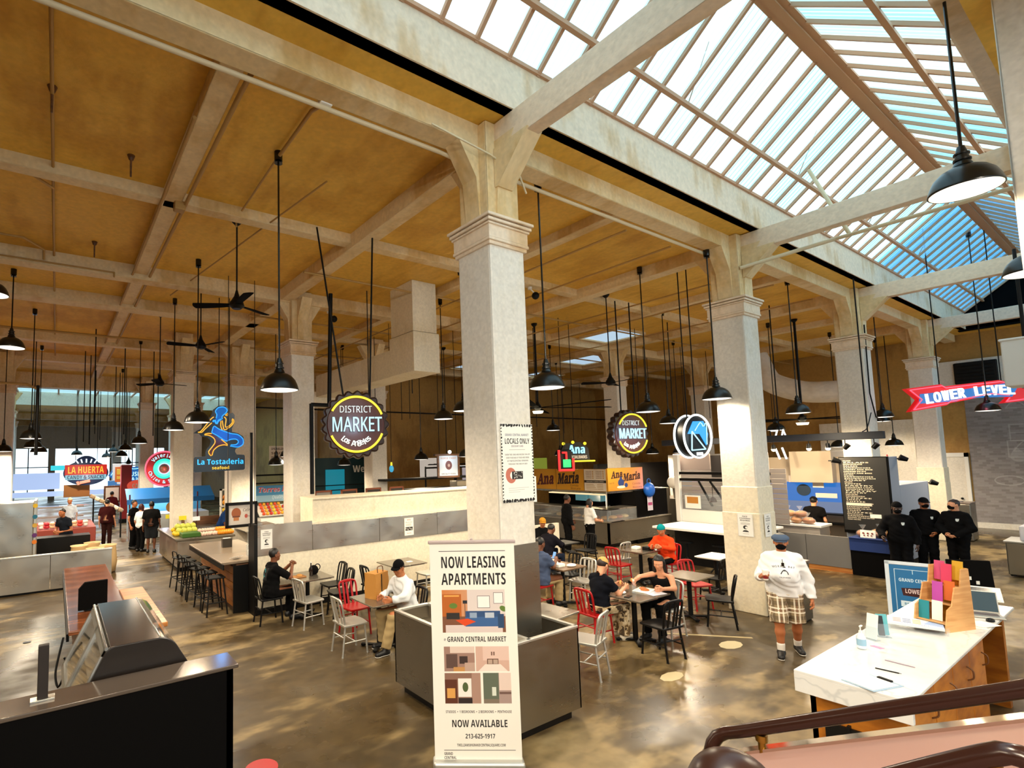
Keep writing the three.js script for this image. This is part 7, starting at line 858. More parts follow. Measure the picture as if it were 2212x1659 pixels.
// ---------- yellow taqueria ----------
{
  const t = thing('taqueria_stall', 'steel fronted taqueria counter under a yellow signboard', 'stall', [0, 0, 0]), x = 14.75, z = -10.36;
  part(t, 'counter_front', mg([BB(x, x + 0.06, 0.14, 0.82, -14, z), BB(x, 18.2, 0.14, 0.82, z - 0.06, z)]), M.steelDark); part(t, 'kick', mg([BB(x + 0.1, 18.1, 0, 0.14, -14, z - 0.1)]), M.black); part(t, 'counter_shelf', mg([BB(x - 0.12, x + 0.7, 0.82, 0.86, -14, z + 0.1, 0.008), BB(x, 18.2, 0.82, 0.86, z - 0.7, z + 0.1, 0.008)]), M.steel);
  part(t, 'glass_case', mg([BB(x + 0.02, x + 0.03, 0.86, 1.2, -14, z), BB(x + 0.02, 16.3, 0.86, 1.2, z - 0.01, z)]), M.acrylic); part(t, 'case_top', mg([BB(x, x + 0.6, 1.2, 1.24, -14, z, 0.006), BB(x, 16.3, 1.2, 1.24, z - 0.6, z, 0.006)]), M.steel);
  part(t, 'back_equipment', mg([BB(x + 0.9, 16.6, 1.2, 1.75, -13.5, -11.4), BB(16.3, 18.2, 0.0, 1.75, z - 1.0, z - 0.02)]), M.blackMatte); part(t, 'steel_hood', mg([BB(x + 0.3, 16.7, 1.72, 1.8, -14, z - 0.1)]), M.steelDark); for (const zz of [-11.2, -11.75]) part(t, 'oven_window', mg([BB(x + 0.5, x + 0.86, 1.42, 1.66, zz - 0.22, zz + 0.22)]), neon(0.12, 0.42, 0.45, 0.6)); part(t, 'corner_post', [rod([x + 0.1, 0.8, z - 0.1], [x + 0.1, 1.8, z - 0.1], 0.025), rod([x + 0.1, 0.8, -13.9], [x + 0.1, 1.8, -13.9], 0.025)].map((q) => mg([q])), M.steel); part(t, 'side_cabinet', mg([BB(16.8, 18.6, 0, 1.75, -11.6, -10.5, 0.01)]), M.steelDark); part(t, 'work_light', mg([BB(x + 0.1, x + 0.3, 1.66, 1.7, -12.8, -10.6)]), neon(1, 0.75, 0.4, 1.5)); { const pl = new THREE.PointLight(new THREE.Color(1, 0.75, 0.45), 4, 0, 2); pl.position.set(x + 0.25, 1.6, -11); pl.name = 'stall_light'; pl.castShadow = true; scene.add(pl); }
  const yel = '#d99a16', script = (g, s, px, py, w, h, c) => { g.save(); g.translate(px, py); g.rotate(-0.06); g.transform(1, 0, -0.22, 1, 0, 0); fitText(g, s, 0, 0, w, h, c, 'bold', 'center', 'serif'); g.font = `bold ${h}px serif`; const mw = g.measureText(s).width; g.scale(w / mw, 1); g.textAlign = 'center'; g.textBaseline = 'middle'; g.lineJoin = 'round'; g.lineWidth = h * 0.07; g.strokeStyle = c; g.strokeText(s, 0, 0); g.restore(); };
  const sg = thing('signboard', 'long yellow signboard reading Ana Maria Comida Mexicana with menu panels', 'sign', [x, 2.16, z], -PI / 2);
  const pan = (w, draw) => print(canvasTex(Math.round(w * 300), 220, draw), 0.5), bg = (g, w, h) => { g.fillStyle = yel; g.fillRect(0, 0, w, h); };
  const panels = [[0.85, (g, w, h) => { g.fillStyle = '#e8dfcc'; g.fillRect(0, 0, w, h); for (let c = 0; c < 2; c++) for (let i = 0; i < 5; i++) { fitText(g, ['TACOS', 'BURRITOS', 'TORTAS', 'TAMALES', 'SOPES'][i], 20 + c * 120, 22 + i * 17, 70, 12, '#7a4a2a', 'bold', 'left'); g.fillStyle = '#c08a2a'; g.fillRect(98 + c * 120, 18 + i * 17, 14, 9); } g.fillStyle = '#1a120e'; g.fillRect(0, 112, w, 26); fitText(g, 'DESAYUNOS Y COMIDA CORRIDA', w / 2, 125, w * 0.8, 14, '#e8dfcc'); for (let i = 0; i < 4; i++) { g.fillStyle = '#b89a6a'; g.fillRect(20, 152 + i * 16, 90 + i * 12, 6); g.fillRect(150, 152 + i * 16, 70, 6); } }], [1.15, (g, w, h) => { bg(g, w, h); script(g, 'Maria', w * 0.45, h * 0.45, w * 0.8, 150, '#2e0f06'); fitText(g, 'Comida', w * 0.66, h * 0.78, w * 0.3, 30, '#6a3a0a', ''); fitText(g, 'Mexicana', w * 0.7, h * 0.92, w * 0.36, 30, '#6a3a0a', ''); }], [1.15, (g, w, h) => { bg(g, w, h); script(g, 'Ana', w * 0.6, h * 0.5, w * 0.66, 160, '#5a1408'); }]];
  let off = 0; for (const [w, d] of panels) { const p = part(sg, 'panel', mg([RB(w - 0.01, 0.72, 0.03, 0, 0, -0.02, 0.005)]), mat(0xb07c12, 0.6)); p.position.set(-off - w / 2, 0, 0); const q = part(p, 'panel_print', mg([face(w - 0.03, 0.7).translate(0, 0, 0.0)], true), pan(w, d)); off += w; }
  const s2 = thing('signboard', 'yellow end signboard with pink corner, blue pot drawing and Ana Maria lettering', 'sign', [x + 0.02, 2.17, z + 0.03], 0);
  part(s2, 'panel', mg([RB(1.95, 0.74, 0.03, 0.98, 0, -0.02, 0.005)]), mat(0xb07c12, 0.6)); part(s2, 'panel_print', mg([face(1.93, 0.72).translate(0.98, 0, 0)], true), pan(1.95, (g, w, h) => { const q = g.createLinearGradient(0, 0, w, h); q.addColorStop(0, yel); q.addColorStop(0.6, '#d08a3a'); q.addColorStop(1, '#d8909a'); g.fillStyle = q; g.fillRect(0, 0, w, h); script(g, 'Ana', w * 0.26, h * 0.28, w * 0.32, 90, '#2e0f06'); script(g, 'Maria', w * 0.68, h * 0.4, w * 0.5, 100, '#2e0f06'); g.fillStyle = '#1f3a78'; g.beginPath(); g.ellipse(w * 0.36, h * 0.66, 50, 40, 0, 0, 7); g.fill(); g.fillRect(w * 0.36 - 18, h * 0.4, 36, 20); g.fillStyle = '#e8dcc8'; g.beginPath(); g.ellipse(w * 0.36, h * 0.85, 70, 14, 0, 0, 7); g.fill(); g.fillStyle = '#1f3a78'; g.beginPath(); g.ellipse(w * 0.5, h * 0.78, 28, 22, 0, 0, 7); g.fill(); fitText(g, 'Desde 1981', w * 0.1, h * 0.66, w * 0.14, 22, '#5a3a0a', ''); fitText(g, 'Comida', w * 0.8, h * 0.74, w * 0.24, 28, '#5a2a2a', ''); fitText(g, 'Mexicana', w * 0.82, h * 0.9, w * 0.28, 28, '#5a2a2a', ''); }));
  const fm = [mat(0xc98a3c, 0.6), mat(0xa8562a, 0.6), mat(0xd8b070, 0.6)], fg = mg([new THREE.IcosahedronGeometry(0.13, 1).scale(1.2, 0.5, 1)]); for (let i = 0; i < 9; i++) { const o = solo('food_pan', `heap of cooked food in the taqueria glass case, ${ORD[i]} from the corner`, 'food', fg, fm[i % 3]); o.position.set(i < 6 ? x + 0.32 : x + 0.7 + (i - 6) * 0.32, 0.92, i < 6 ? z - 0.35 - i * 0.36 : z - 0.32); }
  const bt = thing('blue_bag', 'blue plastic bag hung on the taqueria end wall', 'bag', [17.0, 1.75, -10.3]); part(bt, 'bag', mg([SP(0.28, 0, 0, 0, 14).scale(1, 0.9, 0.5)], true), mat(0x1560c8, 0.35)); part(bt, 'handle', mg([new THREE.TorusGeometry(0.1, 0.012, 6, 20).translate(0, 0.28, 0)], true), mat(0x1560c8, 0.35));
  notice('white and pink paper notice below the blue bag', 0.3, 0.62, poster(0.3, 0.62, (g, w, h) => { g.fillStyle = '#d6d0e2'; g.fillRect(0, 0, w, h); fitText(g, 'PLEASE', w / 2, h * 0.15, w * 0.6, h * 0.1, '#7a70a0'); fitText(g, 'WEAR MASK', w / 2, h * 0.32, w * 0.8, h * 0.08, '#7a70a0'); g.fillStyle = '#b04880'; g.fillRect(w * 0.08, h * 0.56, w * 0.84, h * 0.16); }), [17.05, 1.36, -10.33], 0);
  const st = thing('steel_fridge', 'steel cabinet with bright clutter on top beside the taqueria', 'cabinet', [0, 0, 0]); part(st, 'body', mg([BB(18.6, 20.6, 0, 1.35, -11.2, -9.9, 0.015)]), M.steelDark); part(st, 'shelf', mg([BB(18.3, 20.7, 0.86, 0.9, -10.1, -9.6, 0.01)]), M.steel); part(st, 'door', mg([BB(18.65, 19.55, 0.95, 1.3, -9.9, -9.88, 0.005)]), M.steel);
  const tub = (n, l, p, g, m) => solo(n, l, 'container', g, m).position.set(...p); tub('bucket', 'lavender plastic bucket on the steel cabinet', [19.9, 1.35, -10.3], mg([LA([[0, 0], [0.26, 0], [0.3, 0.6], [0.27, 0.6], [0, 0.55]], 22)], true), mat(0x9a8fb0, 0.5)); tub('steel_pot', 'shiny steel pot on the steel cabinet', [19.1, 1.35, -10.3], mg([LA([[0, 0], [0.3, 0], [0.32, 0.36], [0.29, 0.36], [0, 0.32]], 22)], true), M.steel); tub('blue_carton', 'blue and white carton stacked above the steel pot', [19.3, 1.72, -10.4], mg([RB(0.6, 0.3, 0.4, 0, 0.15, 0, 0.02)]), mat(0x3a86b8, 0.5)); tub('white_bag', 'white rounded sack above the steel pot', [18.95, 1.72, -10.5], mg([SP(0.24, 0, 0.2, 0)], true), M.white);
  // dark backdrop boxes of the stalls behind
  const bk = struct('wall_stall'); part(bk, 'dark_back', mg([BB(18, 23, 0, 2.6, -13.2, -13)]), mat(0x1a1614, 0.8)); part(bk, 'grey_panel', mg([BB(20.6, 26, 0, 2.9, -11.6, -11.4)]), M.column); part(bk, 'green_panel', mg([BB(14.5, 17, 2.6, 4.0, -15.6, -15.5)]), mat(0x2c4a18, 0.6)); part(bk, 'lime_panel', mg([BB(15.2, 17.2, 2.3, 2.9, -14.9, -14.85)]), neon(0.5, 0.6, 0.05, 0.5));
}
// ---------- near left: black partition, deli case, stall counters ----------
{
  const w = thing('black_partition', 'black stall partition with shiny brown stone cap at the lower left', 'partition', [0, 0, 0]);
  part(w, 'panel', mg([BB(-2.6, 1.44, 0, 1.07, -5.2, -5.1)]), M.blackMatte); part(w, 'cap', mg([RB(4.1, 0.035, 0.38, -0.56, 1.085, -5.28, 0.008)]), mat(0x5f5349, 0.14, 0.35)); part(w, 'end_panel', mg([BB(1.38, 1.44, 0, 1.07, -5.45, -5.1)]), M.blackMatte);
  const p = thing('post_stub', 'dark square post standing on the cap of the black partition', 'post', [-0.05, 1.1, -5.3]); part(p, 'post', [RB(0.075, 0.44, 0.06, 0, 0.22, 0, 0.006)].map((q) => mg([q])), mat(0x1c120e, 0.6)); part(p, 'base_plate', mg([RB(0.17, 0.02, 0.1, 0, 0.01, 0, 0.004)]), M.steel);
  const d = thing('deli_case', 'curved stainless deli display case with glass rear doors behind the black partition', 'display case', [0, 0, 0]), z0 = -5.52, z1 = -7.3;
  const prof = new THREE.Shape(); prof.moveTo(0.12, 0.7); prof.lineTo(0.42, 1.31); prof.quadraticCurveTo(0.45, 1.345, 0.5, 1.345); prof.lineTo(0.86, 1.345); prof.quadraticCurveTo(0.98, 1.33, 1.03, 1.22); prof.lineTo(1.17, 0.98); prof.lineTo(1.17, 0.7); prof.closePath();
  const endG = () => new THREE.ExtrudeGeometry(prof, { depth: 0.04, bevelEnabled: true, bevelSize: 0.008, bevelThickness: 0.006, bevelSegments: 2, curveSegments: 10 });
  part(d, 'end_panel', mg([endG().translate(0, 0, z0 - 0.04)]), mat(0x241d18, 0.35, 0.3)); part(d, 'end_panel', mg([endG().translate(0, 0, z1)]), M.steelDark); part(d, 'top', mg([RB(0.42, 0.02, z0 - z1, 0.66, 1.345, (z0 + z1) / 2, 0.006)]), mat(0x7d716a, 0.16, 0.9));
  const arcP = [[0.86, 1.35], [0.93, 1.335], [0.99, 1.295], [1.03, 1.225], [1.17, 0.985]]; part(d, 'curved_front_glass', mg(arcP.slice(1).map((q, i) => { const a = arcP[i], L = Math.hypot(q[0] - a[0], q[1] - a[1]); return at(B(L, 0.006, z0 - z1), (a[0] + q[0]) / 2, (a[1] + q[1]) / 2, (z0 + z1) / 2, 0, 0, Math.atan2(q[1] - a[1], q[0] - a[0])); })), M.glass);
  const slope = Math.atan2(0.61, 0.3); for (const k of [0, 1]) { const L = 0.68, zc = z0 - 0.04 - (k + 0.5) * 0.87; const dr = part(d, 'rear_door', mg([at(B(L - 0.08, 0.006, 0.8), 0.27, 1.005, zc, 0, 0, slope)]), M.glass); part(dr, 'door_frame', mg([at(mg([B(L, 0.02, 0.05, 0, 0, -0.41), B(L, 0.02, 0.05, 0, 0, 0.41), B(0.05, 0.02, 0.87, -L / 2 + 0.025, 0, 0), B(0.05, 0.02, 0.87, L / 2 - 0.025, 0, 0)]), 0.26, 1.008, zc, 0, 0, slope)]), M.alu); }
  part(d, 'trim', mg([rod([0.42, 1.34, z0], [0.42, 1.34, z1], 0.016), rod([0.87, 1.356, z0], [0.87, 1.356, z1], 0.01)], true), M.chrome); part(d, 'shelf', mg([BB(0.3, 1.12, 0.95, 0.96, z1, z0 - 0.05)]), M.steel); part(d, 'base', mg([BB(0.12, 1.17, 0.0, 0.7, z1, z0 - 0.02)]), M.steelDark);
  const c = thing('stall_counter', 'long glossy wooden counter running away behind the deli case', 'counter', [0, 0, 0]); part(c, 'worktop', mg([RB(0.72, 0.05, 4.7, 0.53, 0.975, -9.95, 0.01)]), M.glossWood); part(c, 'front', mg([BB(0.3, 0.84, 0, 0.95, -12.2, -7.7)]), M.brownWood); part(c, 'edge', mg([BB(0.15, 0.18, 0.86, 0.95, -12.3, -7.7)]), M.black);
  const cb = thing('cutting_board', 'thick pale butcher block board overhanging the aisle beside the deli case', 'cutting board', [0, 0, 0]); part(cb, 'board', mg([RB(0.34, 0.06, 2.3, 1.05, 1.0, -8.35, 0.012)]), M.butcher); part(cb, 'bracket', [B(0.2, 0.04, 0.04, 0.95, 0.95, -7.6), B(0.2, 0.04, 0.04, 0.95, 0.95, -9.2)].map((q) => mg([q])), M.iron);
  const bs = thing('monitor_back', 'black square display back standing on the glossy counter', 'monitor', [0.47, 1.0, -8.6], 0.1); part(bs, 'panel', mg([EX(shape([[-0.17, 0.02], [0.17, 0.02], [0.17, 0.38], [-0.1, 0.38], [-0.17, 0.3]]), 0.05, 0.006)]), M.blackMatte); part(bs, 'foot', mg([RB(0.2, 0.02, 0.16, 0, 0.01, 0.02, 0.005)]), M.black);
  const cable = solo('cable', 'black cable loop hanging at the left of the glossy counter', 'cable', mg([TB([[0.12, 0.95, -7.6], [0.05, 0.6, -7.5], [0.08, 0.45, -7.4], [0.16, 0.7, -7.3], [0.13, 0.8, -7.3]], 0.012, 24)], true), M.black);
  const lw = thing('steel_low_wall', 'low stainless panelled wall across the stall behind the glossy counter', 'low wall', [0, 0, 0]); part(lw, 'panel', mg([BB(-0.06, 1.24, 0.05, 0.86, -15.36, -15.3, 0.004)]), M.steel); part(lw, 'panel', mg([BB(-1.37, -0.07, 0.05, 0.86, -15.36, -15.3, 0.004)]), M.steel); part(lw, 'panel', mg([BB(-2.7, -1.38, 0.05, 0.86, -15.36, -15.3, 0.004)]), M.steel); part(lw, 'rail', mg([RB(4, 0.04, 0.12, -0.75, 0.88, -15.34, 0.01)]), M.alu); part(lw, 'kick', mg([BB(-2.7, 1.2, 0, 0.05, -15.38, -15.33)]), M.black);
  const sf = thing('steel_cabinet', 'large stainless cabinet at the left edge with coloured stickers on its edge', 'cabinet', [0, 0, 0]); part(sf, 'body', mg([BB(-3, -0.46, 0, 2.1, -17.4, -16.5, 0.02)]), M.steel); part(sf, 'edge_trim', mg([BB(-0.46, -0.4, 0.0, 2.14, -17.4, -16.45, 0.01)]), M.alu); [[2.0, 0xd8b020], [1.72, 0x1d6c8a], [1.5, 0xc8a040], [1.25, 0x5a2a6a], [1.08, 0xd87820]].forEach(([y, col]) => part(sf, 'sticker', mg([at(CY(0.055, 0.055, 0.01, 0, 0, 0, 14), -0.43, y, -16.44, 0, PI / 2)]), mat(col, 0.5)));
  solo('floor_drain', 'small dark drain hole in the pale floor of the left stall', 'drain', mg([CY(0.06, 0.06, 0.006, -0.35, 0.003, -11.2, 16)], true), M.black);
}
// ---------- bar counter with stools, left of the steel wall ----------
{
  const t = thing('bar_counter', 'long stone topped bar counter with wooden front left of the steel wall', 'counter', [0, 0, 0]); part(t, 'worktop', mg([RB(1.2, 0.05, 3.0, 3.38, 1.0, -12.17, 0.01)]), mat(0x8a7a68, 0.2)); part(t, 'edge', mg([BB(2.775, 2.8, 0.9, 1.0, -13.65, -10.55)]), M.black); for (let i = 0; i < 5; i++) part(t, 'front_plank', mg([BB(3.05, 3.08, 0.1 + i * 0.16, 0.25 + i * 0.16, -13.6, -10.66, 0.004)]), M.orangeWood); part(t, 'base', mg([BB(3.08, 3.9, 0, 0.96, -13.6, -10.7)]), M.brownWood); part(t, 'end_panel', mg([BB(3.0, 3.3, 0.02, 0.94, -10.66, -10.63)]), M.black);
  const legG = [[-1, -1], [1, -1], [-1, 1], [1, 1]].map(([a, b]) => mg([rod([a * 0.13, 0.7, b * 0.13], [a * 0.2, 0, b * 0.2], 0.016)], true)), seatG = mg([RB(0.34, 0.035, 0.34, 0, 0.715, 0, 0.015)]), ringG = mg([rod([-0.18, 0.25, -0.18], [0.18, 0.25, -0.18], 0.012), rod([-0.18, 0.25, 0.18], [0.18, 0.25, 0.18], 0.012), rod([-0.18, 0.25, -0.18], [-0.18, 0.25, 0.18], 0.012), rod([0.18, 0.25, -0.18], [0.18, 0.25, 0.18], 0.012)], true), backG = mg([TB([[-0.13, 0.7, 0.15], [-0.12, 0.86, 0.17], [0.12, 0.86, 0.17], [0.13, 0.7, 0.15]], 0.014, 20)], true); let s0;
  ['nearest', 'second', 'third', 'fourth', 'fifth', 'farthest'].forEach((l, i) => { const lab = `black metal bar stool at the stone topped bar counter, ${l} one`, p = [2.72 - 0.02 * i, 0, -10.95 - i * 0.56]; if (s0) return copyOf(s0, p, 0.1 * (i % 3) - PI / 2, lab); s0 = thing('bar_stool', lab, 'stool', p, -PI / 2); part(s0, 'seat', seatG, M.iron); for (const g of legG) part(s0, 'leg', g, M.iron); part(s0, 'footrest', ringG, M.iron); part(s0, 'low_back', backG, M.iron); });
  const fl = solo('paper_menu', 'white folded menu with blue print on the bar counter', 'menu', mg([at(RB(0.22, 0.006, 0.16, 0, 0, 0, 0.003), 0, 0, 0, 0.4, -0.25)]), mat(0xd6dee8, 0.6)); fl.position.set(3.15, 1.06, -10.95);
  const ja = thing('ice_bin', 'clear square canister with white contents on the bar counter', 'container', [3.52, 1.025, -11.0]); part(ja, 'bin', mg([RB(0.24, 0.22, 0.24, 0, 0.11, 0, 0.02)]), M.acrylic); part(ja, 'contents', mg([RB(0.2, 0.13, 0.2, 0, 0.075, 0, 0.03)]), M.white); part(ja, 'lid', mg([RB(0.25, 0.02, 0.25, 0, 0.23, 0, 0.008)]), M.chrome);
  const nb = thing('napkin_holder', 'dark wire napkin holder on the far part of the bar counter', 'holder', [3.4, 1.025, -12.6]); part(nb, 'body', mg([RB(0.22, 0.2, 0.14, 0, 0.1, 0, 0.01)]), mat(0x4a443e, 0.4, 0.6)); part(nb, 'napkins', mg([B(0.16, 0.18, 0.08, 0, 0.12, 0)]), M.paper);
  for (const [x, z, l] of [[3.75, -11.6, 'left'], [3.9, -11.3, 'right']]) { const g = thing('glass_guard', 'upright clear guard panel on the bar counter, ' + l + ' one', 'screen', [x, 1.025, z], 0.3); part(g, 'pane', [B(0.4, 0.6, 0.006, 0, 0.3, 0)].map((q) => mg([q])), M.acrylic); part(g, 'foot', mg([B(0.05, 0.02, 0.12, -0.15, 0.01, 0), B(0.05, 0.02, 0.12, 0.15, 0.01, 0)]), M.chrome); }
  const fs = thing('framed_sign', 'small black framed menu sign with burger drawing hung above the bar counter', 'sign', [3.42, 1.86, -11.5], 0.05); part(fs, 'frame', mg([BB(-0.35, -0.29, -0.27, 0.27, -0.03, 0.03), BB(0.29, 0.35, -0.27, 0.27, -0.03, 0.03), BB(-0.35, 0.35, 0.21, 0.27, -0.03, 0.03), BB(-0.35, 0.35, -0.27, -0.21, -0.03, 0.03)]), M.black);
  part(fs, 'print', mg([face(0.6, 0.44).translate(0, 0, 0.01)], true), print(canvasTex(300, 220, (g) => { g.fillStyle = '#b9b2aa'; g.fillRect(0, 0, 300, 220); g.fillStyle = '#8a4a24'; g.beginPath(); g.ellipse(90, 90, 52, 56, 0, 0, 7); g.fill(); g.fillStyle = '#5c2c14'; g.fillRect(48, 120, 84, 16); g.fillStyle = '#a86a3a'; g.fillRect(60, 136, 60, 36); fitText(g, 'Cafe', 200, 60, 80, 44, '#2a2624', 'italic', 'center', 'serif'); g.fillStyle = '#a8483a'; g.beginPath(); g.ellipse(200, 128, 18, 22, 0, 0, 7); g.fill(); fitText(g, 'fresh', 240, 130, 40, 18, '#55504a'); }))); part(fs, 'hanging_rod', [rod([-0.3, 0.27, 0], [-0.3, 5.3, 0], 0.008), rod([0.3, 0.27, 0], [0.3, 5.3, 0], 0.008)].map((q) => mg([q])), M.iron);
  const pipeS = solo('standing_pipe', 'dark standing pipe at the left end of the steel wall', 'pipe', mg([rod([3.32, 1.7, -10.5], [3.32, 3.6, -10.5], 0.03)], true), M.iron);
}
// ---------- fruit stand and stalls of the left aisle ----------
{
  const t = thing('fruit_stand', 'steel fronted fruit stand with sloping display in the left aisle', 'stand', [0, 0, 0]); part(t, 'front', mg([BB(2.86, 4.4, 0.12, 0.84, -18.6, -15.6, 0.02)]), M.steel); part(t, 'kick', mg([BB(2.95, 4.4, 0, 0.12, -18.5, -15.7)]), M.black); part(t, 'tray', mg([BB(2.8, 4.45, 0.84, 0.92, -18.65, -15.55, 0.02)]), M.steelDark); part(t, 'back_board', mg([BB(3.3, 3.36, 0.9, 1.25, -18.6, -17.2), BB(3.3, 5, 0.9, 1.2, -18.7, -18.6)]), M.brownWood); part(t, 'crate', mg([BB(3.0, 3.5, 0.92, 1.04, -16.1, -15.65, 0.02)]), mat(0x2f5a12, 0.5)); part(t, 'shelf', mg([BB(4.95, 6.4, 0.8, 0.86, -19.4, -16.2, 0.02)]), M.steelDark);
  const ball = mg([SP(0.06, 0, 0, 0, 12)], true), stemG = mg([CY(0.006, 0.008, 0.02, 0, 0.06, 0, 6)], true), kinds = [['lemon', 'yellow lemon', mat(0xd8b416, 0.45), 1.15], ['pale_melon', 'pale green melon', mat(0xb9c04a, 0.5), 1.5], ['garlic', 'pale pink garlic bulb', mat(0xd8b8a8, 0.6), 0.95], ['orange', 'orange fruit', mat(0xe08a10, 0.45), 1.05]], protoF = {}, stemM = mat(0x3a4a14, 0.7);
  let n = 0; const fruit = (k, x, y, z) => { const [nm, lb, m, s] = kinds[k]; let o; const gl = ['yellow lemons piled on the near corner of the fruit stand', 'pale green melons heaped in the fruit stand', 'pale garlic bulbs heaped in the middle of the fruit stand', 'oranges heaped at the right of the fruit stand'][k]; if (protoF[k]) o = copyOf(protoF[k], [x, y, z], rnd() * 6, undefined, gl); else { o = protoF[k] = thing(nm, lb + ' heaped on the steel fruit stand', 'fruit', [x, y, z], 0, gl); part(o, 'flesh', ball, m); part(o, 'stem', stemG, stemM); o.scale.setScalar(s); } };
  for (let j = 0; j < 3; j++) for (let i = 0; i < 7; i++) { fruit(0, 2.92 + i * 0.05 + rr(-0.02, 0.02), 0.98 + (j === 2 ? 0.09 : 0), -16.2 - j * 0.14 - rr(0, 0.08)); fruit(2, 3.55 + i * 0.075 + rr(-0.02, 0.02), 0.97 + (j === 2 ? 0.08 : 0), -15.72 - j * 0.14); fruit(3, 4.02 + i * 0.06, 0.98 + (j === 2 ? 0.08 : 0), -15.68 - j * 0.14); } for (let i = 0; i < 8; i++) fruit(1, 3.02 + (i % 4) * 0.14, 1.06 + (i > 3 ? 0.1 : 0), -16.25 - Math.floor(i / 4) * 0.2);
  [[3.1, 1.3, -18.3, 0xd8d020, 'first'], [3.2, 1.3, -17.8, 0xd8d020, 'second'], [3.32, 1.32, -17.3, 0xd8d020, 'third'], [3.7, 1.28, -17.2, 0xe8e6f0, 'white']].forEach(([x, y, z, c, l]) => { const o = thing('price_card', `small price card over the fruit stand, the ${l} one`, 'price card', [x, y, z]); part(o, 'card', mg([RB(0.22, 0.13, 0.01, 0, 0, 0, 0.004)]), mat(c, 0.6)); part(o, 'stick', mg([rod([0, -0.06, 0], [0, -0.36, 0], 0.006)], true), M.black); });
  // Torres produce banner stall
  const q = thing('produce_stall', 'produce stall under a blue banner with red Torres Produce lettering', 'stall', [0, 0, 0]); part(q, 'banner', mg([BB(6.2, 8.4, 1.5, 2.1, -19.22, -19.18)]), mat(0x2a78b0, 0.6)); part(q, 'banner_print', mg([face(2.2, 0.6).translate(7.3, 1.8, -19.17)], true), print(canvasTex(550, 150, (g, w, h) => { g.fillStyle = '#3a86b8'; g.fillRect(0, 0, w, h); g.fillStyle = '#8ab4cc'; g.fillRect(0, 90, w, 60); fitText(g, 'Torres Produce', w / 2, 40, w * 0.9, 64, '#e8d8d8', 'bold italic', 'center', 'serif'); fitText(g, 'Torres Produce', w / 2 - 3, 37, w * 0.9, 64, '#c0283a', 'bold italic', 'center', 'serif'); fitText(g, 'Quality', w * 0.4, 110, 120, 40, '#d8e8f0', 'italic', 'center', 'serif'); }))); part(q, 'shelf', mg([at(B(2.2, 0.04, 0.6), 7.3, 1.2, -18.9, 0, 0.6), BB(6.2, 8.4, 0, 0.95, -19.1, -18.5)]), M.white); part(q, 'roof_bar', mg([rod([5.8, 2.5, -19], [8.4, 2.5, -19], 0.03), rod([5.8, 2.2, -19], [8.4, 2.2, -19], 0.03)], true), M.iron);
  const hot = [mat(0xd84a14, 0.5), mat(0xe0a018, 0.5), mat(0xb82818, 0.5), mat(0xd8c020, 0.5)]; let pf; for (let i = 0; i < 30; i++) { const p = [6.35 + (i % 8) * 0.14, 1.12 + Math.floor(i / 8) * 0.1, -18.62 - Math.floor(i / 8) * 0.14]; let o; if (pf) o = copyOf(pf, p, rnd() * 6); else { o = pf = thing('pepper', 'red and orange produce piled under the blue Torres banner', 'vegetable', p, 0, 'red and orange produce under the Torres banner'); part(o, 'flesh', ball, hot[0]); part(o, 'stem', stemG, stemM); } o.children[0].material = hot[i % 4]; }
  // glowing crate rack by the bar pillar
  const rk = thing('snack_rack', 'white framed rack of yellow and orange packs beside the pillar', 'rack', [0, 0, 0]); part(rk, 'frame', mg([BB(4.72, 4.78, 1, 2.1, -18.4, -18.3), BB(5.6, 5.66, 1, 2.1, -18.4, -18.3), BB(4.72, 5.66, 2.05, 2.1, -18.4, -18.3), BB(4.72, 5.66, 1.5, 1.54, -18.4, -18.2)]), M.white); for (let i = 0; i < 12; i++) part(rk, 'pack', mg([SP(0.1, 4.88 + (i % 4) * 0.2, 1.65 + Math.floor(i / 4) * 0.17 - (i > 7 ? 0.6 : 0), -18.3, 10)], true), mat([0xd89018, 0xb86a14, 0xe8c020][i % 3], 0.5));
  // blue awning stall
  const aw = thing('awning_stall', 'stall under a bright blue awning in the left aisle', 'stall', [0, 0, 0]); part(aw, 'awning', mg([at(B(3.4, 0.03, 0.9), 4.1, 1.78, -23.9, 0, 0.5), BB(2.4, 5.8, 1.4, 1.6, -23.5, -23.47)]), mat(0x0d6ab8, 0.5)); part(aw, 'post', [rod([2.5, 0, -23.5], [2.5, 1.8, -23.5], 0.03), rod([5.1, 0, -23.5], [5.1, 1.8, -23.5], 0.03)].map((q) => mg([q])), mat(0x5a1420, 0.4)); part(aw, 'counter', mg([BB(2.55, 5.6, 0, 0.95, -25, -23.6, 0.02)]), mat(0xc8d0d4, 0.4)); part(aw, 'work_light', mg([BB(3, 5.4, 1.36, 1.42, -24.6, -24.5)]), neon(0.5, 0.8, 1, 2)); part(aw, 'back_panel', mg([BB(2.6, 5.6, 0.9, 1.9, -25.3, -25.2)]), mat(0x5aa8c8, 0.5)); part(aw, 'disc', mg([at(CY(0.24, 0.24, 0.03, 0, 0, 0, 24), 4.1, 1.2, -23.55, 0, PI / 2)]), mat(0xb8823c, 0.5)); signLight(4, 1.3, -24.2, new THREE.Color(0.6, 0.85, 1), 5);
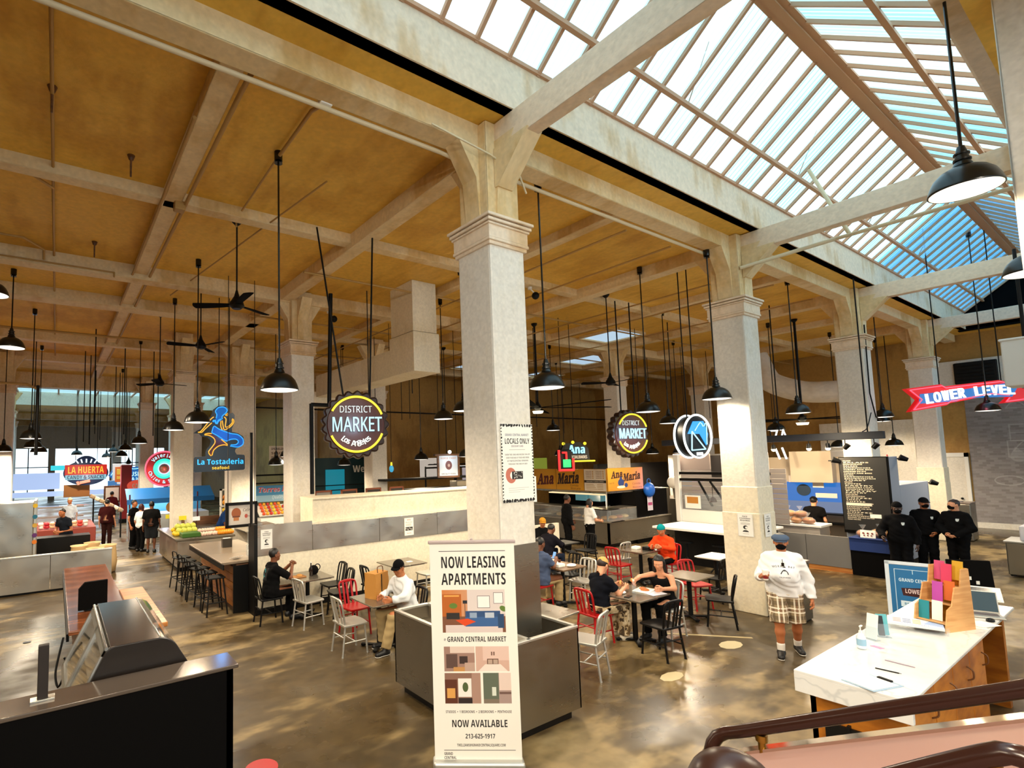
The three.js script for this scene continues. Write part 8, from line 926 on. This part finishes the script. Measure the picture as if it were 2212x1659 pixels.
  // candy stall at far left
  const ca = thing('candy_stall', 'candy stall with black counter, bright cases and brown hanging panel at the far left', 'stall', [0, 0, 0]); part(ca, 'counter', mg([BB(-0.6, 0.9, 0, 0.95, -18.85, -18.25, 0.01)]), M.black); part(ca, 'counter', mg([BB(-2, 1.2, 0, 0.9, -24, -21, 0.02)]), mat(0x8a3a30, 0.5)); part(ca, 'brown_panel', mg([BB(0.35, 1.55, 1.35, 2.0, -33, -32.95, 0.01)]), mat(0x9a6a36, 0.6)); part(ca, 'glass_case', mg([BB(-2, 1.2, 0.9, 1.5, -24, -23.5)]), M.acrylic); part(ca, 'shelf', mg([BB(-3, 1.0, 1.3, 1.36, -26, -25.6), BB(-3, 1.0, 0.9, 0.96, -26, -25.6)]), M.brownWood); part(ca, 'case_light', mg([BB(-2.5, 2.6, 1.2, 1.5, -38, -37.9), BB(-2.5, 0.2, 1.6, 2.6, -39, -38.9)]), neon(0.5, 0.65, 1, 1.3)); part(ca, 'cyan_light', mg([BB(-0.3, 0.6, 2.75, 3.05, -39, -38.9)]), neon(0.05, 0.75, 0.85, 1.4)); signLight(0.5, 1.4, -36.5, new THREE.Color(0.6, 0.75, 1), 20);
  const sm = [mat(0xc83a34, 0.45), mat(0xe8e0d8, 0.4), mat(0xb82838, 0.4), mat(0xd8b490, 0.5)]; let pk; for (let i = 0; i < 40; i++) { const p = [-0.55 + (i % 10) * 0.16, 0.98 + Math.floor(i / 20) * 0.1, -21.15 - (Math.floor(i / 10) % 2) * 0.2]; let o; if (pk) o = copyOf(pk, p, rnd() * 6); else { o = pk = thing('candy_pack', 'red and white candy pack heaped on the far left stall', 'candy', p, 0, 'candy packs heaped on the far left stall'); part(o, 'pack', mg([RB(0.15, 0.1, 0.12, 0, 0, 0, 0.04)]), sm[0]); } o.children[0].material = sm[i % 4]; }
  for (let i = 0; i < 5; i++) { const o = thing('sack', `open pale sack of goods in front of the candy stall, ${ORD[i]} from the viewer`, 'sack', [0.6 + (i % 3) * 0.34, 0, -16.2 - i * 0.42]); part(o, 'sack', mg([LA([[0, 0], [0.2, 0.02], [0.24, 0.3], [0.2, 0.72], [0.23, 0.76], [0.18, 0.74], [0, 0.68]], 18)], true), mat(0xc8a878, 0.85)); part(o, 'contents', mg([SP(0.17, 0, 0.66, 0, 12).scale(1, 0.5, 1).translate(0, 0.33, 0)], true), mat([0xd8b070, 0xc86a4a, 0xa8782a, 0xe0c8a0, 0x7a4a20][i], 0.8)); }
  // striped canopy and box heap in the middle of the far aisle
  const cp = thing('striped_canopy', 'rolled pale striped canopy over the stall behind the shopper in dark red', 'canopy', [0, 0, 0]); for (let i = 0; i < 7; i++) part(cp, 'stripe', mg([at(RB(0.2, 0.16, 0.5, 0, 0, 0, 0.06), 1.25 + i * 0.17, 1.75 - i * 0.1, -24.6, 0, 0, -0.5)]), mat(i % 2 ? 0xd8ccb4 : 0x9a8468, 0.7)); part(cp, 'post', [rod([1.3, 0, -24.7], [1.3, 1.8, -24.7], 0.03), rod([2.3, 0, -24.7], [2.3, 1.2, -24.7], 0.03)].map((q) => mg([q])), M.iron);
  const rp = thing('red_pillar', 'red painted pillar beside the blue awning in the far aisle', 'pillar', [3.1, 0, -31]); part(rp, 'shaft', mg([RB(0.5, 3.0, 0.5, 0, 1.5, 0, 0.03)]), mat(0xa81c20, 0.45)); part(rp, 'base', mg([RB(0.6, 0.2, 0.6, 0, 0.1, 0, 0.02)]), M.black);
  const wc = thing('white_case', 'tall white lit refrigerator case behind the trio of shoppers', 'fridge', [2.75, 0, -22.3]); part(wc, 'body', mg([RB(0.7, 1.3, 0.8, 0, 0.65, 0, 0.03)]), M.white); part(wc, 'door', mg([B(0.5, 1.0, 0.02, 0, 0.72, 0.41)]), mat(0xa8c0cc, 0.2));
  const pp = thing('paper_board', 'small pale menu board by the red pillar at the end of the aisle', 'sign', [2.55, 1.25, -32]); part(pp, 'board', mg([RB(0.8, 0.9, 0.05, 0, 0.2, 0, 0.01)]), M.brownWood); part(pp, 'sheet', mg([B(0.62, 0.7, 0.02, 0, 0.2, 0.03)]), M.paper);
  const bl = solo('blue_sign', 'small blue street style sign above the menu board at the aisle end', 'sign', mg([RB(0.9, 0.4, 0.06, 2.85, 1.95, -33, 0.02)]), neon(0.1, 0.4, 0.9, 0.7));
  // sprinkler shut-off sign
  notice('white sprinkler valve shutoff sign left of the framed opening', 0.8, 0.6, poster(0.8, 0.6, (g, w, h) => { g.fillStyle = '#cfc2b0'; g.fillRect(0, 0, w, h); ['SPRINKLER VALVE', 'SHUTOFF', 'IN BASEMENT', 'RISER No. 3'].forEach((s, i) => fitText(g, s, w / 2, h * (0.16 + i * 0.23), w * 0.84, h * 0.17, '#4a302a')); }, 300), [6.1, 3.2, -16.2], 0);
}
// ---------- seen through the framed opening ----------
{
  const t = thing('teal_stall', 'dark stall with teal wall and script sign seen low in the framed opening', 'stall', [0, 0, 0]); part(t, 'back_wall', mg([BB(8.6, 11.8, 0, 3.1, -20.4, -20.3)]), mat(0x07343a, 0.5)); part(t, 'teal_panel_light', mg([BB(9.6, 10.5, 1.4, 2.6, -20.28, -20.26)]), neon(0.0, 0.45, 0.6, 0.6)); part(t, 'letters', mg([letters('We', 0.3, 0.6, 11.2, 2.6, -20.25)], true), M.paper); for (const y of [1.75, 1.95]) part(t, 'rail', mg([rod([8.6, y, -19.8], [11.8, y, -19.8], 0.02)], true), M.black);
  for (let i = 0; i < 4; i++) { const f = thing('framed_board', `wooden framed board on the low shelf in the opening, ${['first', 'second', 'third', 'fourth'][i]} from the left`, 'board', [6.55 + i * 0.85, 1.82, -14.0], 0.15); part(f, 'frame', mg([BB(-0.3, -0.25, -0.3, 0.3, -0.02, 0.02), BB(0.25, 0.3, -0.3, 0.3, -0.02, 0.02), BB(-0.3, 0.3, 0.25, 0.3, -0.02, 0.02), BB(-0.3, 0.3, -0.3, -0.25, -0.02, 0.02)]), mat(0x7a3a16, 0.5)); part(f, 'board', mg([B(0.5, 0.5, 0.01)]), mat(i ? 0x2a2622 : 0x8a8680, 0.6)); part(f, 'leg', mg([B(0.05, 1.6, 0.04, -0.2, -1.05, -0.02), B(0.05, 1.6, 0.04, 0.2, -1.05, -0.02)]), M.brownWood); }
  const lamp = thing('pendant_bulb', 'small blue glass bulb hanging in the framed opening', 'lamp', [8.55, 2.7, -13.4]); part(lamp, 'bulb', [SP(0.07, 0, 0, 0, 14).scale(1, 1.5, 1)].map((q) => mg([q])), neon(0.05, 0.45, 0.7, 1.3)); part(lamp, 'socket', mg([CY(0.025, 0.03, 0.1, 0, 0.15, 0)], true), NE.yellow); part(lamp, 'cord', mg([rod([0, 0.2, 0], [0, 4.5, 0], 0.008)], true), M.black);
  const eq = thing('kitchen_equipment', 'dark kitchen hood line with steel tables seen in the framed opening', 'equipment', [0, 0, 0]); part(eq, 'hood', mg([BB(9.6, 12.2, 1.7, 2.0, -14.6, -13.8, 0.02)]), M.black); part(eq, 'worktop', mg([BB(9.2, 13.6, 2.25, 2.32, -15.4, -14.8)]), M.black); part(eq, 'rack', mg([rod([11, 1.6, -15], [11, 2.7, -15], 0.03), rod([12.4, 1.6, -15], [12.4, 2.7, -15], 0.03), rod([11, 2.65, -15], [13.2, 2.65, -15], 0.03)], true), M.black); part(eq, 'cabinet', mg([BB(11.6, 12.6, 1.4, 2.2, -14.4, -14.0, 0.02)]), M.steelDark);
  const pc = thing('lit_panel', 'pale glowing striped panel behind the lamp in the framed opening', 'panel', [0, 0, 0]); for (let i = 0; i < 4; i++) part(pc, 'strip_light', mg([BB(11.9 + i * 0.22, 12.1 + i * 0.22, 2.2, 3.0, -16.6, -16.55, 0.01)]), neon(0.95, 0.82, 0.7, 0.7));
  const mn = thing('menu_display', 'white and pink lit menu panels with yellow sheet at the right of the framed opening', 'menu', [0, 0, 0]); part(mn, 'panel_light', mg([BB(13.2, 14.6, 1.75, 2.6, -15.6, -15.55)]), neon(0.85, 0.72, 0.76, 0.55)); part(mn, 'panel_light', mg([BB(14.65, 15.3, 1.4, 2.9, -15.6, -15.55)]), neon(0.95, 0.65, 0.66, 0.6)); part(mn, 'yellow_sheet', mg([BB(13.9, 14.2, 1.75, 2.1, -15.5, -15.48)]), mat(0xe8b818, 0.5)); part(mn, 'tube_light', mg([rod([12.4, 2.65, -15.2], [14.2, 2.65, -15.2], 0.035)], true), NE.white); part(mn, 'red_lamp', mg([SP(0.16, 12.5, 2.95, -15.2, 14)], true), neon(1, 0.18, 0.02, 1.6));
  part(mn, 'post', [BB(13.3, 13.36, 0, 1.75, -15.58, -15.56), BB(14.9, 14.96, 0, 1.5, -15.58, -15.56), rod([12.5, 0, -15.2], [12.5, 2.8, -15.2], 0.03)].map((q) => mg([q])), M.iron);
}
// ---------- stair parapet and handrails, lower right ----------
{
  const t = thing('stair_parapet', 'pinkish sloping stair parapet with chrome edge at the lower right corner', 'parapet', [0, 0, 0]);
  const sl = (2.4 - 2.02) / (0.97 - 0.29), y = (z) => 1.965 + (z + 0.97) * sl, slab = (x0, x1, z0, z1, up, th) => { const s = shape([[-z0, y(z0) + up], [-z1, y(z1) + up], [-z1, y(z1) + up - th], [-z0, y(z0) + up - th]]); return new THREE.ExtrudeGeometry(s, { depth: x1 - x0, bevelEnabled: false }).rotateY(PI / 2).translate(x0, 0, 0); };
  part(t, 'top', mg([slab(1.15, 1.97, -0.92, 0.6, -0.02, 0.06)]), mat(0xa07a70, 0.5)); part(t, 'chrome_edge', mg([slab(1.97, 2.03, -0.94, 0.6, -0.01, 0.05)]), mat(0xd8ccc0, 0.08, 1)); part(t, 'side', mg([slab(1.95, 1.98, -0.92, 0.6, -0.07, 2.6).translate(0, 0, 0)]), mat(0x8a6a60, 0.6));
  const r1 = thing('handrail', 'dark brown handrail with curved end running up along the stair parapet', 'handrail', [0, 0, 0]), hz = (z) => 2.02 + (z + 0.97) * sl; part(r1, 'rail', mg([TB([[1.98, hz(0.6), 0.6], [1.98, hz(-0.3), -0.3], [1.98, hz(-0.9), -0.9], [1.97, hz(-0.97) - 0.005, -0.985], [1.95, hz(-1.0) - 0.05, -1.015], [1.95, hz(-1) - 0.12, -1.0]], 0.021, 60, 12)], true), mat(0x2a1510, 0.25)); part(r1, 'post', [rod([1.98, hz(-0.86) - 0.02, -0.86], [1.98, y(-0.86) - 0.06, -0.86], 0.012), CY(0.018, 0.018, 0.02, 1.98, hz(-0.86) - 0.03, -0.86), rod([1.98, hz(-0.1) - 0.02, -0.1], [1.98, y(-0.1) - 0.06, -0.1], 0.012)].map((q) => mg([q])), mat(0x9a7430, 0.3, 0.9));
  const r2 = thing('handrail', 'second dark handrail at the bottom right corner with rounded end cap', 'handrail', [0, 0, 0]); part(r2, 'rail', mg([TB([[1.45, 2.14, -0.62], [1.52, 2.27, -0.44], [1.53, 2.405, -0.26], [1.535, 2.415, -0.225], [1.54, 2.39, -0.17], [1.56, 2.25, 0.1]], 0.021, 40, 12)], true), mat(0x2a1510, 0.25)); part(r2, 'end_cap', mg([SP(0.095, 1.28, 2.235, -0.62, 22).scale(1, 1, 1)], true), mat(0x2a1712, 0.3)); part(r2, 'cap_post', mg([CY(0.05, 0.06, 0.3, 1.28, 2.05, -0.62)], true), mat(0x2a1712, 0.3)); part(r2, 'post', [rod([1.53, 2.39, -0.26], [1.53, 2.0, -0.26], 0.012)].map((q) => mg([q])), mat(0x9a7430, 0.3, 0.9));
}
// ---------- shadows and the picture ----------
scene.traverse((o) => { if (o.isMesh) { o.castShadow = true; o.receiveShadow = true; } });
renderer.render(scene, camera);
